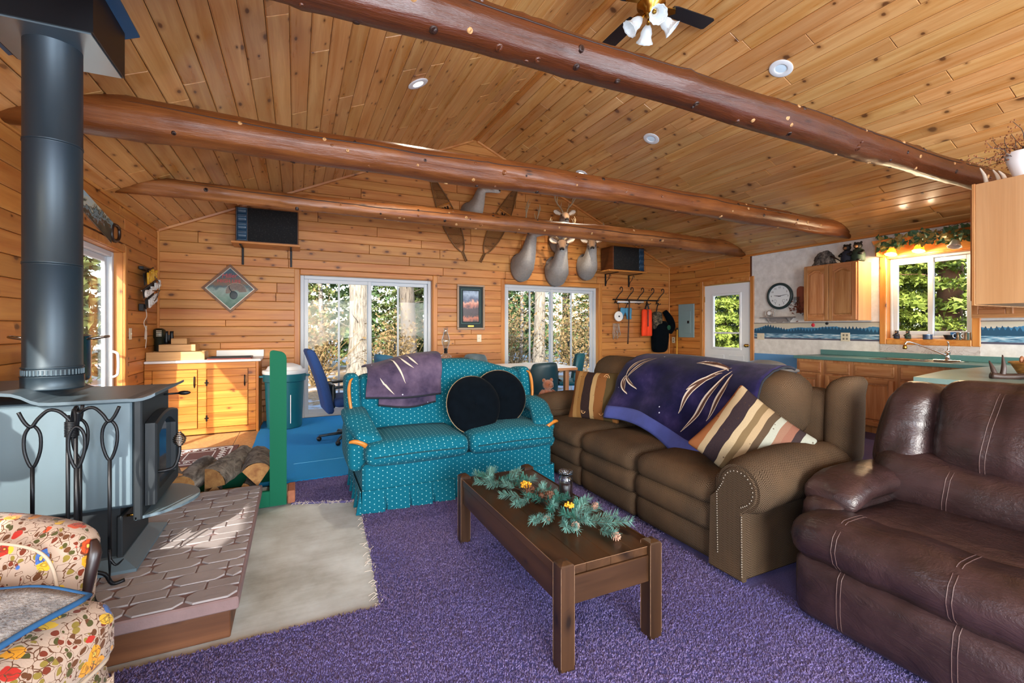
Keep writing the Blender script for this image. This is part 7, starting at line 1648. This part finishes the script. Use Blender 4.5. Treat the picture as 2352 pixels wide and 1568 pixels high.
for a, b, c, d in ((6.362, 6.738, 2.382, 2.41), (6.362, 6.738, 2.765, 2.795), (6.362, 6.738, 3.15, 3.178), (6.362, 6.39, 2.41, 3.15), (6.71, 6.738, 2.41, 3.15)): m.box(a, b, c, d, .885, .901, .003)
m.build('rim', steel)
for a, b in ((2.41, 2.765), (2.795, 3.15)):
    m = MB(sk_); m.grid(lambda u, v: (lerp(6.39, 6.71, u), lerp(a, b, v), .885-.16*min(1, 8*u*(1-u)*1.4)*min(1, 8*v*(1-v)*1.4)), 10, 10, .002); m.build('basin', steel, smooth=True)
fa = T('kitchen_faucet', 'chrome faucet with long angled spout over the sink', 'faucet', (6.72, 2.56, .90))
m = MB(fa); m.lathe([(.032, .902), (.03, .915), (.022, .925), (.022, .985), (.026, .99), (.026, 1.0), (.014, 1.012)], 18, (6.73, 2.565, 0)); m.build('body', chrome, smooth=True)
m = MB(fa); m.box(6.70, 6.76, 2.44, 2.69, .9015, .912, .004); m.build('deck_plate', chrome)
m = MB(fa); m.tube([(6.73, 2.565, 1.01), (6.74, 2.56, 1.06), (6.73, 2.56, 1.105), (6.72, 2.56, 1.115)], [.010, .007, .009, .011], 8); m.build('lever', chrome, smooth=True)
m = MB(fa); m.tube([(6.72, 2.57, .96), (6.60, 2.66, 1.03), (6.44, 2.77, 1.105), (6.40, 2.80, 1.112), (6.385, 2.81, 1.10), (6.38, 2.815, 1.08)], .010, 8); m.build('spout', chrome, smooth=True)
m = MB(fa); m.lathe([(.011, 1.085), (.018, 1.07), (.022, 1.045), (.018, 1.03)], 14, (6.38, 2.815, 0)); m.build('spray_head', brass, smooth=True)
# peninsula with wall cabinet hanging above it
pn_ = T('peninsula_counter', 'pale green laminate peninsula top behind the leather recliner', 'countertop', (5.1, 1.5, .86))
m = MB(pn_); m.prism([(4.13, 1.77), (4.20, 1.15), (6.20, 1.15), (6.20, 1.95), (5.0, 1.93)], .878, .915); m.build('slab', plain('pale_laminate', '#7f9c97', .3, var=.08, sc=60))
pb = T('peninsula_cabinet', 'oak peninsula base cabinet behind the leather recliner', 'cabinet', (5.2, 1.5, 0))
m = MB(pb); m.box(4.35, 6.19, 1.25, 1.72, .0, .877); m.build('carcass', oak_z)
m = MB(pb); m.box(4.335, 4.349, 1.25, 1.72, .08, .87, .003); m.build('end_panel', oak_z)
hc = T('hanging_cabinet', 'oak wall cabinet hanging above the peninsula, plywood end panel showing', 'cabinet', (5.5, 1.4, 1.45))
hx = 4.60
m = MB(hc); m.box(hx, 6.85, 1.20, 1.592, 1.452, 2.352, .002); m.build('end_panel', ply_pan)
m = MB(hc); m.box(hx-.004, 6.85, 1.593, 1.613, 1.445, 2.357, .003); m.build('face_frame', oak_z)
for k in range(4): m = MB(hc); m.box(hx+.03+k*.55, hx+.55+k*.55, 1.614, 1.632, 1.48, 2.32, .004); m.build('door', oak_z)
wc2 = T('upper_cabinet', 'oak wall cabinet right of the kitchen window, mostly hidden by the hanging cabinet', 'cabinet', (6.7, 1.9, 1.40))
m = MB(wc2); m.box(6.57, 6.852, 1.64, 2.30, 1.385, 2.14); m.build('carcass', oak_z)
m = MB(wc2); m.box(6.556, 6.569, 1.64, 2.302, 1.38, 2.145, .003); m.build('face_frame', oak_y)
cab_door(wc2, 6.544, 1.98, 2.29, 1.42, 2.13)
# pitcher with dried branches and antlers on the hanging cabinet
vs_ = T('white_pitcher', 'white ceramic pitcher holding dried branches on the hanging cabinet', 'pitcher', (4.86, 1.42, 2.353))
vx, vy, vz = 4.86, 1.42, 2.3535
m = MB(vs_); m.lathe([(.055, 0), (.06, .01), (.052, .05), (.085, .15), (.10, .22), (.096, .225), (.08, .15), (.045, .06), (0, .05)], 24, (vx, vy, vz), caps=False); m.build('body', white_pl, smooth=True)
m = MB(vs_); m.tube([(vx, vy-.095, vz+.20), (vx, vy-.16, vz+.17), (vx, vy-.13, vz+.08), (vx, vy-.07, vz+.07)], .009, 8); m.build('handle', white_pl, smooth=True)
db = T('dried_branches', 'bundle of dried curly branches with brown berries in the white pitcher', 'dried flowers', (4.86, 1.42, 2.45))
m = MB(db); mb_ = MB(db)
for k in range(26):
    a = random.uniform(0, 6.28); L_ = random.uniform(.16, .36); p = Vector((vx, vy, vz+.17)); d = Vector((math.cos(a)*random.uniform(.3, 1.0)-.15, math.sin(a)*random.uniform(.3, .9)+.25, random.uniform(.35, 1.0))).normalized(); P_ = [p]
    for j in range(9): d = (d+Vector((random.gauss(0, .28), random.gauss(0, .28), random.gauss(0, .22)))).normalized(); P_.append(P_[-1]+d*L_/9)
    for pt_ in P_:
        pt_.y = min(pt_.y, 1.72); pt_.z = min(pt_.z, zc(pt_.x)-.04)
    m.tube(P_, [.004*(1-.07*j) for j in range(10)], 4)
    for j in range(16):
        c = random.choice(P_[3:])+Vector((random.gauss(0, .018), random.gauss(0, .018), random.gauss(0, .018))); mb_.ell(c, .0065, 5, 4)
m.build('twigs', plain('grey_twig', '#4a3b36', .8)); mb_.build('berries', plain('brown_berries', '#8f5a32', .7, var=.4, sc=60), kind='stuff')
an = T('small_antlers', 'pair of pale antler tips lying on the hanging cabinet', 'antlers', (4.66, 1.52, 2.353))
for dx, dy, h_ in ((0, 0, .12), (.06, -.05, .10), (.03, -.09, .075)): m = MB(an); m.tube([(4.64+dx, 1.545+dy, 2.354), (4.635+dx, 1.555+dy, 2.354+h_*.5), (4.62+dx, 1.575+dy, 2.354+h_)], [.014, .011, .003], 8); m.build('tine', plain('pale_antler', '#b9ab98', .5, var=.2), smooth=True)
# antler and basket on the peninsula
ag = T('antler', 'large dark antler lying on the peninsula counter', 'antler', (4.6, 1.35, .915))
dka = plain('dark_antler', '#3a2a24', .45, var=.4, sc=20)
m = MB(ag); m.tube([(4.50, 1.475, .935), (4.54, 1.43, .93), (4.58, 1.37, .935), (4.60, 1.31, .95), (4.60, 1.26, 1.0), (4.585, 1.22, 1.07), (4.57, 1.19, 1.14)], [.026, .024, .022, .022, .020, .016, .008], 10)
m.tube([(4.52, 1.46, .935), (4.525, 1.475, .99), (4.53, 1.495, 1.04)], [.018, .014, .003], 8); m.tube([(4.545, 1.43, .935), (4.55, 1.425, 1.0), (4.56, 1.435, 1.085)], [.018, .015, .003], 8); m.build('beam', dka, smooth=True)
bk_ = T('wicker_basket', 'wicker basket filled with small things behind the antler', 'basket', (4.95, 1.36, .915))
wk_m = wood('wicker', 'x', '#8a5a28', '#c9944f', .6, 0, plank=False)
m = MB(bk_)
for j in range(9): r_ = .10+.006*j+(.008 if j == 8 else 0); m.tube([(4.95+r_*math.cos(a)*1.1, 1.36+r_*math.sin(a), .922+j*.012) for a in [k*PI/14 for k in range(29)]], .0065, 5)
m.lathe([(0, .916), (.10, .916), (.15, 1.02), (.147, 1.02), (.095, .925)], 24, (4.95, 1.36, 0), caps=False); m.build('weave', wk_m, smooth=True)
m = MB(bk_); m.tube([(4.86, 1.42, 1.02), (4.88, 1.40, 1.05), (4.95, 1.36, 1.06), (5.0, 1.33, 1.04)], .010, 6); m.ell((4.87, 1.43, 1.04), (.03, .012, .03), 10, 6); m.ell((4.97, 1.34, 1.03), (.05, .05, .02), 10, 6); m.build('contents', plain('basket_things', '#7a4a2a', .5, var=.6, sc=20), smooth=True)
# grey bin behind the sofa
gb = T('kitchen_bin', 'grey round-topped bin between the sofa back and the kitchen wall', 'bin', (5.5, 3.93, .02))
gpl = plain('grey_bin_plastic', '#77797a', .45, var=.06)
m = MB(gb); m.soft((5.5, 3.93, .38), (.44, .52, .70), .05, 10, fn=lambda p: Vector((p.x*(1+.1*p.z), p.y*(1+.1*p.z), p.z))); m.build('body', gpl, smooth=True)
m = MB(gb); m.soft((5.5, 3.93, .735), (.52, .60, .05), .022, 10); m.build('rim', gpl, smooth=True)
m = MB(gb); rg = []
for i_ in range(7): t_ = i_/6; rg.append([(5.5+.24*(1-.0*t_)*math.cos(PI/2*t_*.97)*math.cos(a), 3.93+.28*math.cos(PI/2*t_*.97)*math.sin(a), .76+.10*math.sin(PI/2*t_)) for a in [2*PI*k/28 for k in range(28)]])
m.loft(rg); m.build('lid', gpl, smooth=True)
# ---------------------------------------------------------------- ceiling fan and recessed lights
cf = T('ceiling_fan', 'ceiling fan with dark blades and frosted tulip lamps at the ridge', 'ceiling fan', (XM, 2.90, 4.30))
fx, fy = XM, 2.90
m = MB(cf); m.lathe([(.06, RIDGE-.05), (.05, RIDGE-.09), (.013, RIDGE-.11), (.013, 4.07), (.05, 4.05), (.11, 4.02), (.115, 3.93), (.06, 3.90), (.055, 3.86), (.03, 3.84)], 24, (fx, fy, 0)); m.build('motor', brass, smooth=True)
bl = plain('dark_blade', '#12161e', .35, var=.2)
for k in range(4):
    a = PI/2+k*PI/2-.03; m = MB(); m.M = Matrix.Translation(Vector((fx, fy, 3.95))-cf.location) @ rotz(a)
    m.prism([(.20, -.055), (.24, -.065), (.62, -.072), (.64, -.06), (.64, .06), (.62, .072), (.24, .065), (.20, .055)], -.004, .004); m.build('blade', bl, cf)
    m = MB(); m.M = Matrix.Translation(Vector((fx, fy, 3.945))-cf.location) @ rotz(a); m.prism([(.09, -.02), (.22, -.045), (.26, 0), (.22, .045), (.09, .02)], -.008, -.001); m.build('blade_iron', brass, cf)
froz = N('frosted_glass', .3, spec=.5); froz.col('#dfe6ea'); froz.b.inputs['Transmission Weight'].default_value = .35; froz.emit('#dfe8f0', .12); froz = froz.m
for k in range(4):
    a = -PI/2-.43+k*PI/2; c, s_ = math.cos(a), math.sin(a); ax_ = Vector((c*.8, s_*.8, -.75)).normalized(); p0 = Vector((fx+c*.06, fy+s_*.06, 3.85))
    m = MB(cf); m.tube([p0-ax_*.02, p0+ax_*.05], .014, 8); ar = m.build('lamp_arm', brass, smooth=True)
    qd = Vector((0, 0, 1)).rotation_difference(ax_).to_matrix(); prf = [(.018, .03), (.036, .055), (.048, .09), (.046, .115), (.058, .15), (.072, .165), (.068, .165), (.044, .115), (.03, .06)]
    rg = [[p0+qd @ Vector((r_*(1+.05*math.sin(10*t_)*(h_ > .13))*math.cos(t_), r_*(1+.05*math.sin(10*t_)*(h_ > .13))*math.sin(t_), h_)) for t_ in [2*PI*j/40 for j in range(40)]] for r_, h_ in prf]
    m = MB(cf); m.loft(rg, caps=False); m.build('tulip_shade', froz, smooth=True)
def downlight(label, x, y, on):
    sg = 1 if x < XM else -1; nrm = Vector((sg*sa, 0, -ca)); c = Vector((x, y, zc(x)))+nrm*.021
    t = T('recessed_light', label, 'ceiling light', c, group='recessed ceiling lights'); qd = Vector((0, 0, 1)).rotation_difference(nrm).to_matrix()
    def ring(prf, nm, mat):
        rg = [[qd @ Vector((r_*math.cos(a), r_*math.sin(a), h_)) for a in [2*PI*j/36 for j in range(36)]] for r_, h_ in prf]; m = MB(); m.loft(rg, caps=False); return m.build(nm, mat, t, True)
    ring([(.100, .0005), (.102, .005), (.096, .008), (.06, .010), (.052, .008), (.050, .002)], 'trim_ring', white_paint)
    em = N('downlight_lens', .3); em.col('#cfe0ec'); em.emit('#fff0d8' if on else '#9fc4dc', 9 if on else .12)
    ring([(.051, .003), (.030, .0045), (.001, .005)], 'lens', em.m)
    if on: L_ = lamp('downlight_beam', 'SPOT', c, 70, (1, .86, .66), shadow_soft_size=.05, spot_size=2.0, spot_blend=.6); L_.parent = t; L_.location = nrm*.03; L_.rotation_euler = Vector((0, 0, -1)).to_track_quat('-Z', 'Y').to_euler()
downlight('lit recessed light on the left ceiling slope', 1.061, 4.384, 1)
downlight('recessed light on the right slope, nearest the camera', 4.107, 2.767, 0)
downlight('recessed light on the right slope, between the near and middle log beams', 4.118, 4.499, 0)
downlight('lit recessed light on the right slope, farthest, above the middle log beam', 4.094, 6.035, 1)

# ---------------------------------------------------------------- outdoors
gd = ST('ground')
q = N('forest_floor', .95); o = q.obj(); n1 = q.noise(o, 1.1, 5, .6); n2 = q.noise(o, 14, 5, .7)
c = q.mix(q.ramp(n2, [(.35, 0.), (.65, 1.)]), '#5a4632', '#9b7f5c'); c = q.mix(q.ramp(n1, [(.50, 0.), (.56, 1.)]), c, '#98a0a8'); q.col(c)
m = MB(); m.grid(lambda u, v: (lerp(-40, 60, u), lerp(-40, 70, v), -.16+.12*math.sin(u*31)*math.sin(v*29)-.0), 60, 60); m.build('soil', q.m, gd)
pf = plain('pine_foliage', '#7d8c34', .7, var=.55, sc=6); pf2 = plain('spruce_foliage', '#3f5a30', .75, var=.5, sc=5); br_l = plain('dry_brush', '#7d6640', .85, var=.4, sc=8); olive = plain('cedar_foliage', '#55602f', .75, var=.5, sc=4)
for mm in (pf, pf2, olive):
    pass
def leafcloud(n, fn, s0, s1):
    V = np.zeros((n, 3, 3), np.float32)
    for i_ in range(n):
        p = fn(); d = Vector((random.gauss(0, 1), random.gauss(0, 1), random.gauss(-.1, .7))).normalized()*random.uniform(s0, s1); e_ = d.orthogonal().normalized(); e_ = Matrix.Rotation(random.uniform(0, 6.28), 3, d) @ e_*random.uniform(.25, .45)*d.length
        V[i_] = [p-e_, p+e_, p+d]
    return V.reshape(-1, 3), np.arange(n*3).reshape(-1, 3)
def trunk(m, h, r, n=10, lean=0): m.tube([(lean*h*(k/8)**1.5+.05*math.sin(k*1.3), .04*math.sin(k*1.7), h*k/8-.2) for k in range(9)], [r*(1.25 if k == 0 else 1-.075*k) for k in range(9)], n)
def conifer(label, x, y, h, r, nl, fol, low=.08, s=(.10, .26)):
    t = T('conifer', label, 'tree', (x, y, -.2), group='evergreens outside the windows'); m = MB(); trunk(m, h, .05+.012*h); m.build('trunk', bark, t, True)
    def fn():
        u = random.random()**1.25; z = h*(low+(1-low)*u); R_ = r*(1-u)**.8+.1; lay = math.floor(z/.38)*.38; a = random.uniform(0, 6.28); d = R_*random.random()**.55; br_ = (math.sin(a*5+lay*7)*.35+.65); d *= br_
        return Vector((d*math.cos(a), d*math.sin(a), lay+.30-d*.28+random.gauss(0, .05)))
    V, F = leafcloud(nl, fn, *s); o_ = tri_mesh('foliage', V, F, fol, None); o_.parent = t
    return t
def bare(label, x, y, h, r, lean=0, mat=None, twigs=26):
    t = T('bare_tree', label, 'tree', (x, y, -.2), group='bare trunks outside the windows'); m = MB(); trunk(m, h, r, 14, lean); m.build('trunk', mat or bark, t, True)
    m = MB()
    for k in range(twigs):
        z = random.uniform(.9, h*.9); a = random.uniform(0, 6.28); p = Vector((lean*h*(z/h)**1.5, 0, z)); d = Vector((math.cos(a), math.sin(a), random.uniform(.1, .8))).normalized(); L_ = random.uniform(.5, 1.6); P_ = [p]
        for j in range(5): d = (d+Vector((random.gauss(0, .2), random.gauss(0, .2), random.gauss(0, .15)))).normalized(); P_.append(P_[-1]+d*L_/5)
        m.tube(P_, [.02, .016, .012, .009, .006, .003], 4)
    m.build('branches', mat or bark, t)
    return t
def bush(label, x, y, w_, h, n, fol, twig=True):
    t = T('bush', label, 'bush', (x, y, -.15), group='brush outside the windows'); m = MB()
    for k in range(34):
        a = random.uniform(0, 6.28); d = Vector((math.cos(a)*.4, math.sin(a)*.4, 1)).normalized(); p = Vector((random.uniform(-.2, .2)*w_, random.uniform(-.2, .2)*w_, 0)); P_ = [p]
        for j in range(5): d = (d+Vector((random.gauss(0, .2), random.gauss(0, .2), random.gauss(0, .1)))).normalized(); P_.append(P_[-1]+d*h*random.uniform(.12, .22))
        m.tube(P_, [.012, .010, .008, .006, .004, .002], 4)
    m.build('twigs', birch if random.random() < .5 else br_l, t)
    V, F = leafcloud(n, lambda: Vector((random.gauss(0, .38)*w_, random.gauss(0, .38)*w_, abs(random.gauss(.45, .28))*h)), .04, .11); o_ = tri_mesh('leaves', V, F, fol, None); o_.parent = t
    return t
SC = 1.32
_b, _c, _u = bare, conifer, bush
bare = lambda l, x, y, h, r, *a: _b(l, x*SC, y*SC, h*1.2, r*SC, *a)
conifer = lambda l, x, y, h, r, *a, **k: _c(l, x*SC, y*SC, h*1.15, r*SC, *a, **k)
bush = lambda l, x, y, w_, h, *a: _u(l, x*SC, y*SC, w_*SC, h*SC, *a)
# seen through the left patio door of the back wall
bare('broad pale tree trunk just outside the left patio door', 1.12, 9.4, 9, .235, .0, pale_bark, 14)
bare('rough leaning trunk in the right half of the left patio door', 2.35, 10.6, 9, .20, -.04)
bare('slim brown trunk at the right edge of the left patio door', 2.75, 9.9, 9, .135, .01)
bare('thin birch stem at the left of the left patio door', .50, 11.8, 8, .06, .02, birch)
bare('pale forked trunk behind the right patio door', 5.25, 9.6, 9, .15, .03, pale_bark)
bare('dark slim trunk at the right of the right patio door', 7.2, 10.2, 9, .10)
bare('thin leaning sapling at the left of the right patio door', 4.55, 9.2, 6, .045, .06, birch)
bare('grey trunk in the far woods behind the left patio door', 3.4, 14, 10, .16); bare('grey trunk in the far woods behind the right patio door', 8.4, 13.4, 10, .15)
i_ = 0
for x, y, h, r, fo in ((.1, 12.5, 7, 1.5, olive), (1.6, 13.5, 8, 1.6, pf2), (2.9, 12.8, 7.5, 1.5, olive), (4.3, 13.2, 7, 1.5, olive), (5.7, 12.8, 8, 1.6, pf2), (7.2, 13.6, 7, 1.6, pf2), (8.9, 12.4, 7.5, 1.6, olive), (10.5, 13.5, 8, 1.8, pf2), (-1.6, 13.5, 8, 1.7, pf2), (12.5, 14.5, 8, 1.8, olive)):
    conifer(['olive cedar at the far left of the left patio door', 'dark spruce behind the broad pale trunk', 'olive cedar right of the broad pale trunk', 'olive cedar between the two patio doors', 'dark spruce behind the pale forked trunk', 'dark spruce in the middle of the right patio door', 'olive cedar at the right of the right patio door', 'dark spruce behind the slim dark trunk', 'dark spruce at the outer left of the woods', 'olive cedar at the outer right of the woods'][i_], x, y, h, r, 12000, fo, s=(.09, .20)); i_ += 1
for k, (x, y, w_, h, n) in enumerate(((.35, 9.3, .5, 1.6, 1500), (1.75, 9.0, .6, 1.3, 1500), (3.2, 9.6, .7, 1.7, 1600), (4.2, 9.0, .7, 1.9, 1700), (5.9, 9.2, .8, 1.9, 1800), (6.9, 9.0, .8, 2.1, 2200), (8.0, 10.2, .8, 1.8, 1600))):
    bush(['dry brush at the far left edge of the left patio door view', 'dry brush just right of the broad pale trunk', 'dry brush at the right edge of the left patio door view', 'dry brush by the leaning sapling in the right patio door', 'dry brush right of the pale forked trunk', 'dense dry brush at the right of the right patio door', 'dry brush farther off behind the dark slim trunk'][k], x, y, w_, h, n, br_l)
bare, conifer, bush = _b, _c, _u
pine_bark = plain('red_pine_bark', '#9a6e58', .95, var=.6, sc=7, bump=.8)
# beyond the kitchen window and the entry door
bare('reddish pine trunk outside the kitchen window', 12.0, 4.55, 10, .23, .0, pine_bark, 8)
for k, (x, y, h, r) in enumerate(((11.3, 5.2, 7, 1.5), (11.6, 3.4, 8, 1.5), (10.3, 5.9, 6.5, 1.3), (13.2, 5.4, 8.5, 1.9), (12.5, 2.2, 7, 1.6), (12.6, 9.9, 7, 1.6), (10.8, 8.9, 3.0, 1.1))):
    conifer(['sunlit yellow-green pine left of the kitchen window trunk', 'sunlit pine right of the kitchen window trunk', 'small sunlit pine left outside the kitchen window', 'tall pine behind the kitchen window trunk', 'pine at the far right of the kitchen window', 'dark pine seen through the entry door glass', 'low sunlit pine at the foot of the entry door view'][k], x, y, h, r, 34000, pf if k != 5 else pf2, .02, (.05, .13))
# beyond the left sliding door
for k, (x, y, h, r, fo) in enumerate(((-4.3, 12.4, 6.5, 1.3, olive), (-6.2, 15.5, 8, 1.7, pf2), (-5.4, 10.2, 5, 1.1, pf))):
    conifer(['sparse cedar outside the left sliding door', 'dark spruce farther off outside the left sliding door', 'young pine near the left sliding door'][k], x, y, h, r, 7000, fo)
ph_ = T('porch_post', 'tan wooden porch post outside the left sliding door', 'post', (-2.45, 7.0, -.1)); m = MB(ph_); m.box(-2.50, -2.41, 6.95, 7.04, -.1, 2.6, .005); m.build('post', trim_z)
